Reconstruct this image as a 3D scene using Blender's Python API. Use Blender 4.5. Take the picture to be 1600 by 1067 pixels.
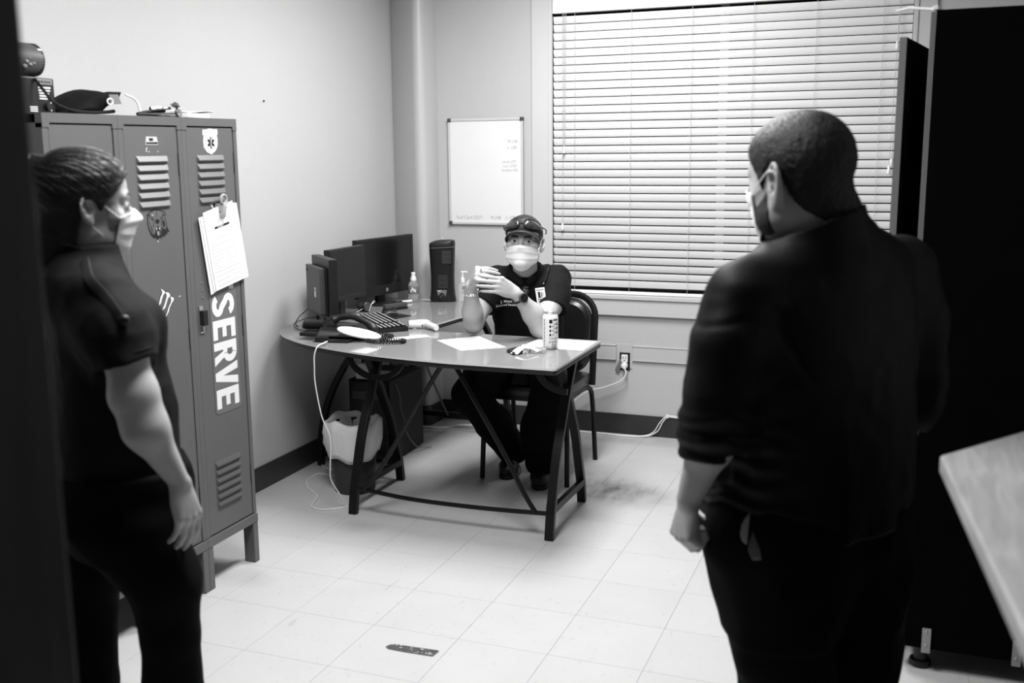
import bpy, bmesh, math, random
import numpy as np
from mathutils import Vector, Matrix

for o in list(bpy.data.objects):
    bpy.data.objects.remove(o, do_unlink=True)
SC = bpy.context.scene
COL = SC.collection
random.seed(7)
RNG = np.random.default_rng(7)
PI = math.pi

# ------------------------------------------------------------------ camera
YAW, PITCH, ROLL = 0.378795, 0.1793974, -0.0118017
CAM = Vector((2.213988, -3.240684, 1.563319))
cy, sy, cp, sp = math.cos(YAW), math.sin(YAW), math.cos(PITCH), math.sin(PITCH)
fwd = Vector((-sy * cp, cy * cp, -sp))
rgt = Vector((cy, sy, 0))
up = rgt.cross(fwd)
r2 = math.cos(ROLL) * rgt + math.sin(ROLL) * up
u2 = -math.sin(ROLL) * rgt + math.cos(ROLL) * up
cd = bpy.data.cameras.new('camera')
cam = bpy.data.objects.new('camera', cd)
COL.objects.link(cam)
M = Matrix((r2, u2, -fwd)).transposed().to_4x4()
M.translation = CAM
cam.matrix_world = M
cd.sensor_fit = 'HORIZONTAL'
cd.sensor_width = 36.0
cd.lens = 36.0 * 1657.223 / 1600
cd.shift_x = (800 - 768.787) / 1600
cd.shift_y = (532.055 - 533.5) / 1600
cd.clip_start = 0.05
cd.dof.use_dof = True
cd.dof.focus_distance = 4.8
cd.dof.aperture_fstop = 3.2
SC.camera = cam

# ------------------------------------------------------------------ world, exposure
w = bpy.data.worlds.new('night')
SC.world = w
w.use_nodes = True
w.node_tree.nodes['Background'].inputs[0].default_value = (1, 1, 1, 1)
w.node_tree.nodes['Background'].inputs[1].default_value = 0.004
SC.view_settings.view_transform = 'Standard'
SC.view_settings.look = 'None'
SC.view_settings.gamma = 1.0
SC.view_settings.use_curve_mapping = False
SC.view_settings.exposure = 0.0

# ceiling troffers: (centre x, centre y, length x, length y, watts)
CEIL = 2.72
LAMPS = [(0.95, -0.92, 0.58, 1.16, 74.0), (0.82, 0.95, 0.58, 1.16, 70.0)]


# ------------------------------------------------------------------ materials
def mat(name, c, rough=0.5, spec=0.5, metal=0.0, var=0.06, vscale=8.0, bump=0.0, bscale=60.0, emit=0.0,
        trans=0.0, ior=1.45, coat=0.0, stretch=None, alpha=1.0):
    m = bpy.data.materials.new(name)
    m.use_nodes = True
    nt = m.node_tree
    b = nt.nodes['Principled BSDF']
    b.inputs['Roughness'].default_value = rough
    b.inputs['Specular IOR Level'].default_value = spec
    b.inputs['Metallic'].default_value = metal
    b.inputs['IOR'].default_value = ior
    b.inputs['Transmission Weight'].default_value = trans
    b.inputs['Coat Weight'].default_value = coat
    b.inputs['Alpha'].default_value = alpha
    tc = nt.nodes.new('ShaderNodeTexCoord')
    mp = nt.nodes.new('ShaderNodeMapping')
    nt.links.new(tc.outputs['Object'], mp.inputs[0])
    if stretch:
        mp.inputs['Scale'].default_value = stretch
    n = nt.nodes.new('ShaderNodeTexNoise')
    n.inputs['Scale'].default_value = vscale
    n.inputs['Detail'].default_value = 5
    nt.links.new(mp.outputs[0], n.inputs['Vector'])
    r = nt.nodes.new('ShaderNodeMapRange')
    r.inputs[1].default_value = 0.25
    r.inputs[2].default_value = 0.75
    r.inputs[3].default_value = max(0.0, c * (1 - var))
    r.inputs[4].default_value = min(1.0, c * (1 + var))
    nt.links.new(n.outputs['Fac'], r.inputs[0])
    nt.links.new(r.outputs[0], b.inputs['Base Color'])
    if bump:
        n2 = nt.nodes.new('ShaderNodeTexNoise')
        n2.inputs['Scale'].default_value = bscale
        n2.inputs['Detail'].default_value = 4
        nt.links.new(mp.outputs[0], n2.inputs['Vector'])
        bp = nt.nodes.new('ShaderNodeBump')
        bp.inputs['Strength'].default_value = bump
        bp.inputs['Distance'].default_value = 0.004
        nt.links.new(n2.outputs['Fac'], bp.inputs['Height'])
        nt.links.new(bp.outputs[0], b.inputs['Normal'])
    if emit:
        b.inputs['Emission Color'].default_value = (1, 1, 1, 1)
        b.inputs['Emission Strength'].default_value = emit
    return m


MT = {}
MT['wall'] = mat('painted_orange_peel_wall', 0.47, 0.62, 0.35, var=0.025, vscale=1.5, bump=0.35, bscale=140)
MT['wallgloss'] = mat('semi_gloss_wall_paint', 0.47, 0.38, 0.5, var=0.02, vscale=1.5, bump=0.25, bscale=140)
MT['trim'] = mat('painted_trim', 0.52, 0.45, 0.4, var=0.03, vscale=3, bump=0.06, bscale=60)
MT['ceiling'] = mat('ceiling_board', 0.5, 0.9, 0.2, var=0.05, bump=0.2, bscale=200)
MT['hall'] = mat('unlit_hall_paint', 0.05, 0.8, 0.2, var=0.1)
MT['base'] = mat('dark_vinyl_baseboard', 0.028, 0.35, 0.5, var=0.2, vscale=14)
MT['subfloor'] = mat('tile_adhesive', 0.30, 0.8, 0.2)
MT['darkdoor'] = mat('dark_stained_door', 0.022, 0.5, 0.4, var=0.5, vscale=5, stretch=(6, 6, 0.6))
MT['glassdark'] = mat('night_window_glass', 0.01, 0.05, 0.5)
MT['blind'] = mat('faux_wood_blind', 0.78, 0.42, 0.4, var=0.015, vscale=5, stretch=(1, 8, 8))
MT['cord'] = mat('blind_cord', 0.45, 0.8, 0.2)
MT['locker'] = mat('locker_enamel', 0.098, 0.38, 0.5, var=0.05, vscale=4, bump=0.03, bscale=250)
MT['lockerdark'] = mat('locker_inside', 0.03, 0.6, 0.3)
MT['louver'] = mat('locker_louver_enamel', 0.072, 0.40, 0.5, var=0.06)
MT['white'] = mat('white_vinyl', 0.70, 0.5, 0.4, var=0.02)
MT['paper'] = mat('paper', 0.72, 0.7, 0.2, var=0.02, vscale=5)
MT['palegrey'] = mat('pale_grey_film', 0.42, 0.5, 0.4)
MT['ink'] = mat('black_ink', 0.012, 0.6, 0.3)
MT['greyink'] = mat('grey_ink', 0.22, 0.7, 0.2)
MT['paleink'] = mat('pale_marker_ink', 0.27, 0.7, 0.2)
MT['chrome'] = mat('chrome', 0.75, 0.15, 0.5, metal=1.0)
MT['steel'] = mat('brushed_steel', 0.45, 0.35, 0.5, metal=1.0)
MT['blacksteel'] = mat('black_powder_coated_steel', 0.005, 0.36, 0.32, var=0.2, vscale=20)
MT['blackplastic'] = mat('black_plastic', 0.010, 0.38, 0.4, var=0.15, vscale=20)
MT['blackmatte'] = mat('black_matte_plastic', 0.012, 0.65, 0.3, var=0.2)
MT['screen'] = mat('dark_lcd_screen', 0.006, 0.22, 0.4)
MT['greyplastic'] = mat('grey_plastic', 0.16, 0.4, 0.4)
MT['midgrey'] = mat('mid_grey_plastic', 0.06, 0.45, 0.4)
MT['whiteplastic'] = mat('white_plastic', 0.78, 0.32, 0.5, var=0.02)
MT['keycap'] = mat('printed_key_legend', 0.55, 0.5, 0.3)
MT['rubber'] = mat('black_rubber', 0.012, 0.55, 0.35)
MT['vinyl'] = mat('black_seat_vinyl', 0.008, 0.30, 0.5, var=0.2, vscale=10, bump=0.1, bscale=120)
MT['cabblack'] = mat('black_laminate_panel', 0.0015, 0.8, 0.03, var=0.3)
MT['cabgrey'] = mat('grey_laminate_edge', 0.13, 0.5, 0.3)
MT['cabface'] = mat('dark_laminate_face', 0.045, 0.35, 0.4)
MT['bracket'] = mat('zinc_bracket', 0.32, 0.45, 0.5, metal=0.3)
MT['binplastic'] = mat('dark_grey_bin_plastic', 0.028, 0.45, 0.4)
MT['liner'] = mat('thin_white_bin_liner', 0.68, 0.4, 0.4, var=0.06, vscale=12, bump=0.25, bscale=40)
MT['cable'] = mat('white_cable_jacket', 0.75, 0.45, 0.4, var=0.02)
MT['clear'] = mat('clear_bottle_plastic', 0.95, 0.05, 0.5, trans=0.8, ior=1.2, var=0.01)
MT['clearfilm'] = mat('clear_plastic_film', 0.9, 0.1, 0.5, trans=0.85, ior=1.15, var=0.01)
MT['alu'] = mat('whiteboard_aluminium', 0.60, 0.35, 0.5, metal=0.2, var=0.03)
MT['board'] = mat('whiteboard_enamel', 0.74, 0.35, 0.5, var=0.015)
MT['fabric'] = mat('dark_fabric', 0.006, 0.85, 0.1, var=0.3, vscale=30, bump=0.2, bscale=300)


def glass_top():
    m = mat('frosted_desk_glass', 0.235, 0.06, 0.55, var=0.05, vscale=2)
    return m


MT['desk'] = glass_top()
MT['deskedge'] = mat('polished_glass_edge', 0.60, 0.2, 0.5)


def wood_mat():
    m = bpy.data.materials.new('counter_wood_laminate')
    m.use_nodes = True
    nt = m.node_tree
    b = nt.nodes['Principled BSDF']
    b.inputs['Roughness'].default_value = 0.42
    tc = nt.nodes.new('ShaderNodeTexCoord')
    mp = nt.nodes.new('ShaderNodeMapping')
    mp.inputs['Rotation'].default_value = (0, 0, -0.12)
    mp.inputs['Scale'].default_value = (9.0, 1.0, 9.0)
    nt.links.new(tc.outputs['Object'], mp.inputs[0])
    n = nt.nodes.new('ShaderNodeTexNoise')
    n.inputs['Scale'].default_value = 5
    n.inputs['Detail'].default_value = 7
    n.inputs['Distortion'].default_value = 1.2
    nt.links.new(mp.outputs[0], n.inputs['Vector'])
    cr = nt.nodes.new('ShaderNodeValToRGB')
    cr.color_ramp.elements[0].position = 0.3
    cr.color_ramp.elements[0].color = (0.34, 0.34, 0.34, 1)
    cr.color_ramp.elements[1].position = 0.7
    cr.color_ramp.elements[1].color = (0.50, 0.50, 0.50, 1)
    nt.links.new(n.outputs['Fac'], cr.inputs[0])
    nt.links.new(cr.outputs[0], b.inputs['Base Color'])
    return m


MT['wood'] = wood_mat()


def tile_mat():
    """vinyl floor tile: faint per-tile tone, flecks, worn dirty patches where the chair rolls and by the feet"""
    m = bpy.data.materials.new('vinyl_composition_tile')
    m.use_nodes = True
    nt = m.node_tree
    N, L = nt.nodes, nt.links
    b = N['Principled BSDF']
    b.inputs['Roughness'].default_value = 0.38
    b.inputs['Specular IOR Level'].default_value = 0.4
    g = N.new('ShaderNodeNewGeometry')
    oi = N.new('ShaderNodeObjectInfo')

    def math_(op, a, bb=None, c=None):
        n = N.new('ShaderNodeMath')
        n.operation = op
        for i, v in enumerate((a, bb, c)):
            if v is None:
                continue
            if isinstance(v, (int, float)):
                n.inputs[i].default_value = v
            else:
                L.new(v, n.inputs[i])
        return n.outputs[0]

    def noise(scale, detail=4, stretch=None):
        n = N.new('ShaderNodeTexNoise')
        n.inputs['Scale'].default_value = scale
        n.inputs['Detail'].default_value = detail
        if stretch:
            mp = N.new('ShaderNodeMapping')
            mp.inputs['Scale'].default_value = stretch
            mp.inputs['Rotation'].default_value = (0, 0, 0.5)
            L.new(g.outputs['Position'], mp.inputs[0])
            L.new(mp.outputs[0], n.inputs['Vector'])
        else:
            L.new(g.outputs['Position'], n.inputs['Vector'])
        return n.outputs['Fac']

    base = math_('MULTIPLY_ADD', oi.outputs['Random'], 0.015, 0.465)
    fleck = math_('MULTIPLY_ADD', math_('GREATER_THAN', noise(70, 3, (1, 0.35, 1)), 0.66), -0.05, base)
    soft = math_('MULTIPLY_ADD', noise(5, 5), 0.05, math_('ADD', fleck, -0.025))
    val = soft
    # scuffed, greasy patches (chair runway, desk feet, along the walls)
    for (x, y, rx, ry, amt) in ((0.62, 1.42, 0.62, 0.36, 0.30), (1.02, 1.30, 0.36, 0.26, 0.30), (0.95, 0.62, 0.16, 0.10, 0.08),
                                (0.10, 0.50, 0.14, 0.10, 0.10), (-0.06, -0.12, 0.2, 0.12, 0.10), (0.75, 2.2, 1.5, 0.14, 0.10),
                                (-0.02, 1.15, 0.12, 0.1, 0.1)):
        v = N.new('ShaderNodeVectorMath')
        v.operation = 'SUBTRACT'
        L.new(g.outputs['Position'], v.inputs[0])
        v.inputs[1].default_value = (x, y, 0)
        s = N.new('ShaderNodeVectorMath')
        s.operation = 'MULTIPLY'
        L.new(v.outputs[0], s.inputs[0])
        s.inputs[1].default_value = (1 / rx, 1 / ry, 0)
        ln = N.new('ShaderNodeVectorMath')
        ln.operation = 'LENGTH'
        L.new(s.outputs[0], ln.inputs[0])
        mr = N.new('ShaderNodeMapRange')
        mr.interpolation_type = 'SMOOTHSTEP'
        mr.inputs[1].default_value = 1.0
        mr.inputs[2].default_value = 0.2
        L.new(ln.outputs['Value'], mr.inputs[0])
        grime = math_('MULTIPLY', mr.outputs[0], math_('MULTIPLY_ADD', noise(16, 6, (1, 0.4, 1)), 1.3, 0.0))
        val = math_('MULTIPLY_ADD', grime, -amt, val)
    scr = math_('MULTIPLY_ADD', math_('GREATER_THAN', noise(26, 2, (1.0, 0.12, 1)), 0.735), -0.06, val)
    spot = math_('MULTIPLY_ADD', math_('GREATER_THAN', noise(34, 1), 0.80), -0.22, scr)
    L.new(math_('MAXIMUM', spot, 0.05), b.inputs['Base Color'])
    rr = math_('MULTIPLY_ADD', noise(9, 4), 0.25, 0.28)
    L.new(rr, b.inputs['Roughness'])
    return m


MT['tile'] = tile_mat()


# ------------------------------------------------------------------ mesh helpers
def worldloc(p):
    v = Vector((0, 0, 0))
    while p is not None:
        v = v + p.location
        p = p.parent
    return v


class MB:
    """collects shapes given in world coordinates and links them as ONE mesh object"""

    def __init__(s):
        s.v = []
        s.f = []

    def add(s, vs, fs):
        n = len(s.v)
        s.v.extend([tuple(x) for x in vs])
        s.f.extend([tuple(i + n for i in f) for f in fs])
        return s

    def box(s, lo, hi, rot=None, piv=None):
        x0, y0, z0 = lo
        x1, y1, z1 = hi
        vs = [Vector(q) for q in ((x0, y0, z0), (x1, y0, z0), (x1, y1, z0), (x0, y1, z0), (x0, y0, z1), (x1, y0, z1), (x1, y1, z1), (x0, y1, z1))]
        if rot is not None:
            piv = Vector(piv) if piv is not None else (Vector(lo) + Vector(hi)) / 2
            vs = [piv + rot @ (q - piv) for q in vs]
        return s.add(vs, [(0, 3, 2, 1), (4, 5, 6, 7), (0, 1, 5, 4), (1, 2, 6, 5), (2, 3, 7, 6), (3, 0, 4, 7)])

    def obox(s, c, ax, ay, az, hx, hy, hz):
        c, ax, ay, az = Vector(c), Vector(ax).normalized(), Vector(ay).normalized(), Vector(az).normalized()
        vs = [c + ax * (i * hx) + ay * (j * hy) + az * (k * hz) for k in (-1, 1) for (i, j) in ((-1, -1), (1, -1), (1, 1), (-1, 1))]
        return s.add(vs, [(0, 3, 2, 1), (4, 5, 6, 7), (0, 1, 5, 4), (1, 2, 6, 5), (2, 3, 7, 6), (3, 0, 4, 7)])

    def prism(s, poly, z0, z1):
        """poly in xy, extruded z0..z1"""
        n = len(poly)
        a = sum(poly[i][0] * poly[(i + 1) % n][1] - poly[(i + 1) % n][0] * poly[i][1] for i in range(n))
        if a < 0:
            poly = poly[::-1]
        vs = [(x, y, z0) for x, y in poly] + [(x, y, z1) for x, y in poly]
        fs = [tuple(range(n - 1, -1, -1)), tuple(range(n, 2 * n))]
        fs += [(i, (i + 1) % n, (i + 1) % n + n, i + n) for i in range(n)]
        return s.add(vs, fs)

    def plate(s, poly, o, ex, ey, t):
        """flat polygon (2-D) laid in the plane o + x*ex + y*ey with thickness t along ex x ey"""
        ex, ey, o = Vector(ex), Vector(ey), Vector(o)
        nz = ex.cross(ey).normalized()
        n = len(poly)
        a = sum(poly[i][0] * poly[(i + 1) % n][1] - poly[(i + 1) % n][0] * poly[i][1] for i in range(n))
        if a < 0:
            poly = poly[::-1]
        vs = [o + ex * x + ey * y for x, y in poly] + [o + ex * x + ey * y + nz * t for x, y in poly]
        fs = [tuple(range(n - 1, -1, -1)), tuple(range(n, 2 * n))]
        fs += [(i, (i + 1) % n, (i + 1) % n + n, i + n) for i in range(n)]
        return s.add(vs, fs)

    def tube(s, path, r, seg=8, cap=True, rx=None, upv=None, closed=False):
        """swept tube; r number or list; rx gives a second radius (flat bar) with upv the r direction"""
        P = [Vector(q) for q in path]
        n = len(P)
        R = [r] * n if isinstance(r, (int, float)) else list(r)
        RX = R if rx is None else ([rx] * n if isinstance(rx, (int, float)) else list(rx))
        nv = None
        vs, fs = [], []
        for i in range(n):
            t = (P[(i + 1) % n] - P[i - 1]) if closed else (P[min(i + 1, n - 1)] - P[max(i - 1, 0)])
            if t.length < 1e-9:
                t = Vector((0, 0, 1))
            t.normalize()
            if upv is not None:
                nv = Vector(upv) - t * t.dot(Vector(upv))
            elif nv is None:
                ref = Vector((0, 0, 1)) if abs(t.z) < 0.9 else Vector((1, 0, 0))
                nv = ref - t * t.dot(ref)
            else:
                nv = nv - t * t.dot(nv)
            nv.normalize()
            b = t.cross(nv)
            for k in range(seg):
                a = 2 * PI * k / seg + (PI / 4 if seg == 4 else 0)
                vs.append(P[i] + nv * (R[i] * math.cos(a)) + b * (RX[i] * math.sin(a)))
        m = n if closed else n - 1
        for i in range(m):
            for k in range(seg):
                a0, a1 = i * seg + k, i * seg + (k + 1) % seg
                j = ((i + 1) % n) * seg
                fs.append((a0, a1, j + (k + 1) % seg, j + k))
        if cap and not closed:
            fs.append(tuple(range(seg - 1, -1, -1)))
            fs.append(tuple((n - 1) * seg + k for k in range(seg)))
        return s.add(vs, fs)

    def lathe(s, prof, c, seg=24, ax=None, sx=1.0, sy=1.0):
        """prof: (radius, height) list along axis from c"""
        c = Vector(c)
        az = Vector(ax).normalized() if ax is not None else Vector((0, 0, 1))
        ref = Vector((0, 1, 0)) if abs(az.y) < 0.9 else Vector((1, 0, 0))
        ax_ = ref.cross(az).normalized()
        ay_ = az.cross(ax_)
        vs, fs = [], []
        for (r, h) in prof:
            for k in range(seg):
                a = 2 * PI * k / seg
                vs.append(c + ax_ * (r * sx * math.cos(a)) + ay_ * (r * sy * math.sin(a)) + az * h)
        for i in range(len(prof) - 1):
            for k in range(seg):
                a0, a1 = i * seg + k, i * seg + (k + 1) % seg
                fs.append((a0, a1, a1 + seg, a0 + seg))
        fs.append(tuple(range(seg - 1, -1, -1)))
        fs.append(tuple((len(prof) - 1) * seg + k for k in range(seg)))
        return s.add(vs, fs)

    def ell(s, c, r, seg=16, rings=10, R=None):
        c = Vector(c)
        vs, fs = [], []
        for i in range(rings + 1):
            th = PI * i / rings
            for k in range(seg):
                a = 2 * PI * k / seg
                q = Vector((r[0] * math.sin(th) * math.cos(a), r[1] * math.sin(th) * math.sin(a), -r[2] * math.cos(th)))
                vs.append(c + (R @ q if R is not None else q))
        for i in range(rings):
            for k in range(seg):
                a0, a1 = i * seg + k, i * seg + (k + 1) % seg
                fs.append((a0, a1, a1 + seg, a0 + seg))
        return s.add(vs, fs)

    def build(s, name, m, parent=None, smooth=False, bevel=0.0, bseg=2, loc=None, autosm=None):
        me = bpy.data.meshes.new(name)
        if parent is not None:
            L = worldloc(parent)
            ol = Vector((0, 0, 0))
        else:
            L = Vector(loc) if loc is not None else Vector((0, 0, 0))
            ol = L
        me.from_pydata([tuple(Vector(q) - L) for q in s.v], [], s.f)
        bm = bmesh.new()
        bm.from_mesh(me)
        bmesh.ops.remove_doubles(bm, verts=bm.verts, dist=1e-6)
        if bevel:
            eds = [e for e in bm.edges if len(e.link_faces) == 2 and e.calc_face_angle(0) > 0.5]
            bmesh.ops.bevel(bm, geom=eds, offset=bevel, segments=bseg, affect='EDGES', profile=0.6, clamp_overlap=True)
        bmesh.ops.recalc_face_normals(bm, faces=bm.faces)
        bm.to_mesh(me)
        bm.free()
        if smooth:
            me.polygons.foreach_set('use_smooth', [True] * len(me.polygons))
            try:
                me.set_sharp_from_angle(angle=autosm if autosm else 0.7)
            except Exception:
                pass
        me.materials.append(m if not isinstance(m, str) else MT[m])
        o = bpy.data.objects.new(name, me)
        COL.objects.link(o)
        o.location = ol
        if parent is not None:
            o.parent = parent
        return o


def tag(o, label, cat, group=None):
    o['label'] = label
    o['category'] = cat
    if group:
        o['group'] = group
    return o


def thing(name, label, cat, loc, group=None):
    o = bpy.data.objects.new(name, None)
    o.empty_display_size = 0.1
    COL.objects.link(o)
    o.location = loc
    return tag(o, label, cat, group)


def struct(o):
    o['kind'] = 'structure'
    return o


def text(name, s, size, o, ex, ey, m, parent, sx=1.0, bold=0.0, align='LEFT', thick=0.0002, shear=0.0):
    """flat lettering lying on a surface: origin o, reading direction ex, up ey"""
    cu = bpy.data.curves.new(name, 'FONT')
    cu.body = s
    cu.size = size
    cu.align_x = align
    cu.offset = bold
    cu.extrude = thick
    cu.shear = shear
    cu.resolution_u = 3
    tmp = bpy.data.objects.new(name, cu)
    me = bpy.data.meshes.new_from_object(tmp)
    bpy.data.objects.remove(tmp)
    bpy.data.curves.remove(cu)
    ex, ey = Vector(ex).normalized(), Vector(ey).normalized()
    nz = ex.cross(ey)
    L = worldloc(parent)
    o = Vector(o)
    for v in me.vertices:
        v.co = o + ex * (v.co.x * sx) + ey * v.co.y + nz * v.co.z - L
    me.materials.clear()
    me.materials.append(MT[m])
    ob = bpy.data.objects.new(name, me)
    COL.objects.link(ob)
    ob.parent = parent
    return ob


def smooth_path(pts, n=8):
    """Catmull-Rom through the points"""
    P = [Vector(q) for q in pts]
    out = []
    for i in range(len(P) - 1):
        p0, p1, p2, p3 = P[max(i - 1, 0)], P[i], P[i + 1], P[min(i + 2, len(P) - 1)]
        for k in range(n):
            t = k / n
            out.append(0.5 * ((2 * p1) + (p2 - p0) * t + (2 * p0 - 5 * p1 + 4 * p2 - p3) * t * t + (3 * p1 - p0 - 3 * p2 + p3) * t ** 3))
    out.append(P[-1])
    return out


def arc2(cx, cy_, r, a0, a1, n=8):
    return [(cx + r * math.cos(a0 + (a1 - a0) * i / n), cy_ + r * math.sin(a0 + (a1 - a0) * i / n)) for i in range(n + 1)]


def rrect(x0, y0, x1, y1, r, n=4):
    return (arc2(x1 - r, y1 - r, r, 0, PI / 2, n) + arc2(x0 + r, y1 - r, r, PI / 2, PI, n) + arc2(x0 + r, y0 + r, r, PI, 1.5 * PI, n)
            + arc2(x1 - r, y0 + r, r, 1.5 * PI, 2 * PI, n))


EX, EY, EZ = Vector((1, 0, 0)), Vector((0, 1, 0)), Vector((0, 0, 1))
XW, YW, XE = -0.565, 2.31, 3.2          # left wall, back wall, right wall planes
YF = -2.5                               # inner face of the front partition


# ================================================================== THE SETTING
T = 0.3048
fl = struct(MB().box((XW - 0.1, -4.6, -0.06), (XE + 0.1, YW + 0.12, -0.0012)).build('floor', 'subfloor'))


def tile_mesh(x0, y0, x1, y1):
    g, d, b = 0.0004, 0.0008, 0.0003
    x0 += g; y0 += g; x1 -= g; y1 -= g
    vs = [(x0, y0, -d), (x1, y0, -d), (x1, y1, -d), (x0, y1, -d), (x0 + b, y0 + b, 0), (x1 - b, y0 + b, 0), (x1 - b, y1 - b, 0), (x0 + b, y1 - b, 0)]
    me = bpy.data.meshes.new('floor_tile')
    me.from_pydata(vs, [], [(4, 5, 6, 7), (0, 1, 5, 4), (1, 2, 6, 5), (2, 3, 7, 6), (3, 0, 4, 7)])
    me.materials.append(MT['tile'])
    return me


full_tile = tile_mesh(0, 0, T, T)
for c in range(-2, 11):
    for r in range(-9, 8):
        x0, y0, x1, y1 = max(c * T, XW), max(r * T, YF), min((c + 1) * T, XE), min((r + 1) * T, YW)
        if x1 - x0 < 0.004 or y1 - y0 < 0.004:
            continue
        whole = x1 - x0 > T - 1e-4 and y1 - y0 > T - 1e-4
        o = bpy.data.objects.new('floor_tile', full_tile if whole else tile_mesh(0, 0, x1 - x0, y1 - y0))
        o.location = (x0, y0, 0)
        o.parent = fl
        COL.objects.link(o)
struct(MB().box((XW - 0.1, -4.6, CEIL), (XE + 0.1, YW + 0.12, CEIL + 0.08)).build('ceiling', 'ceiling'))
struct(MB().box((XW - 0.1, -2.62, -0.001), (XW, YW + 0.12, CEIL)).build('wall_left', 'wall'))
struct(MB().box((XE, -2.62, -0.001), (XE + 0.1, YW + 0.12, CEIL)).build('wall_right', 'wall'))
WX0, WX1, WZ0, WZ1 = 0.374, 2.160, 0.775, 2.330        # window opening
wb = MB()
wb.box((XW, YW, -0.001), (WX0, YW + 0.12, CEIL)).box((WX1, YW, -0.001), (XE, YW + 0.12, CEIL))
wb.box((WX0, YW, -0.001), (WX1, YW + 0.12, WZ0)).box((WX0, YW, WZ1), (WX1, YW + 0.12, CEIL))
struct(wb.build('wall_back', 'wall'))
# slanted, round-edged boxed-in pipe chase in the far corner
ch = [(XW + 0.0005, 2.3095), (XW + 0.0005, 2.262), (-0.372, 2.128), (-0.350, 2.119), (-0.333, 2.119), (-0.321, 2.126), (-0.313, 2.138), (-0.310, 2.155), (-0.308, 2.3095)]
struct(MB().prism(ch, 0, CEIL).build('wall_corner', 'wallgloss', smooth=True, autosm=0.6))
# front partition with the doorway the camera looks through, unlit hall behind it
wf = MB().box((XW, -2.62, -0.001), (1.425, YF, CEIL)).box((2.62, -2.62, -0.001), (XE, YF, CEIL)).box((1.425, -2.62, 2.25), (2.62, YF, CEIL))
struct(wf.build('wall_front', 'hall'))
hl = MB().box((XW, -4.6, -0.001), (XW + 0.1, -2.62, CEIL)).box((XE - 0.1, -4.6, -0.001), (XE, -2.62, CEIL)).box((XW + 0.1, -4.6, -0.001), (XE - 0.1, -4.5, CEIL))
struct(hl.build('wall_rear', 'hall'))
JX = 1.452
dj = MB().box((1.385, -2.640, 0), (JX, -2.470, 2.25))
d1 = struct(dj.build('door_1', 'darkdoor', bevel=0.004))
MB().box((1.305, -2.645, 0), (1.385, -2.622, 2.3)).build('casing', 'darkdoor', d1, bevel=0.003)

struct(MB().box((XW, -2.5, 0), (XW + 0.009, 2.262, 0.114)).build('baseboard_left', 'base', bevel=0.002))
struct(MB().box((-0.308, YW - 0.009, 0), (XE, YW, 0.114)).build('baseboard_back', 'base', bevel=0.002))
cb = [(XW + 0.001, 2.255), (-0.374, 2.117), (-0.350, 2.108), (-0.331, 2.108), (-0.314, 2.118), (-0.303, 2.136), (-0.300, 2.155), (-0.299, 2.302), (-0.309, 2.302), (-0.311, 2.155), (-0.33, 2.13), (XW + 0.001, 2.268)]
struct(MB().prism(cb, 0, 0.114).build('baseboard_corner', 'base'))
struct(MB().box((XE - 0.009, -2.5, 0), (XE, YW - 0.009, 0.114)).build('baseboard_right', 'base', bevel=0.002))

# ------------------------------------------------------------------ window (structure) and its blind (a thing)
wn = MB()
wn.box((0.258, YW - 0.016, 0.66), (0.352, YW, 2.45))
win = struct(wn.build('window_1', 'trim', bevel=0.002))
MB().box((0.3525, YW - 0.022, 0.775), (0.374, YW + 0.05, 2.33)).build('casing_bead', 'trim', win, bevel=0.003)
MB().box((2.160, YW - 0.022, 0.775), (2.1815, YW + 0.05, 2.33)).build('casing_bead', 'trim', win, bevel=0.003)
MB().box((2.182, YW - 0.016, 0.66), (2.262, YW, 2.45)).build('casing', 'trim', win, bevel=0.002)
MB().box((0.3525, YW - 0.016, 2.331), (2.1815, YW, 2.45)).build('head_casing', 'trim', win, bevel=0.002)
MB().box((0.3525, YW - 0.024, 0.664), (2.1815, YW, 0.752)).build('apron', 'trim', win, bevel=0.002)
MB().box((0.3525, YW - 0.034, 0.7525), (2.1815, YW + 0.10, 0.7745)).build('sill', 'trim', win, bevel=0.003)
MB().box((WX0, YW + 0.085, WZ0), (WX1, YW + 0.091, WZ1)).build('pane', 'glassdark', win)
MB().box((1.245, YW + 0.07, WZ0), (1.289, YW + 0.084, WZ1)).build('mullion', 'trim', win)

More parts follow.
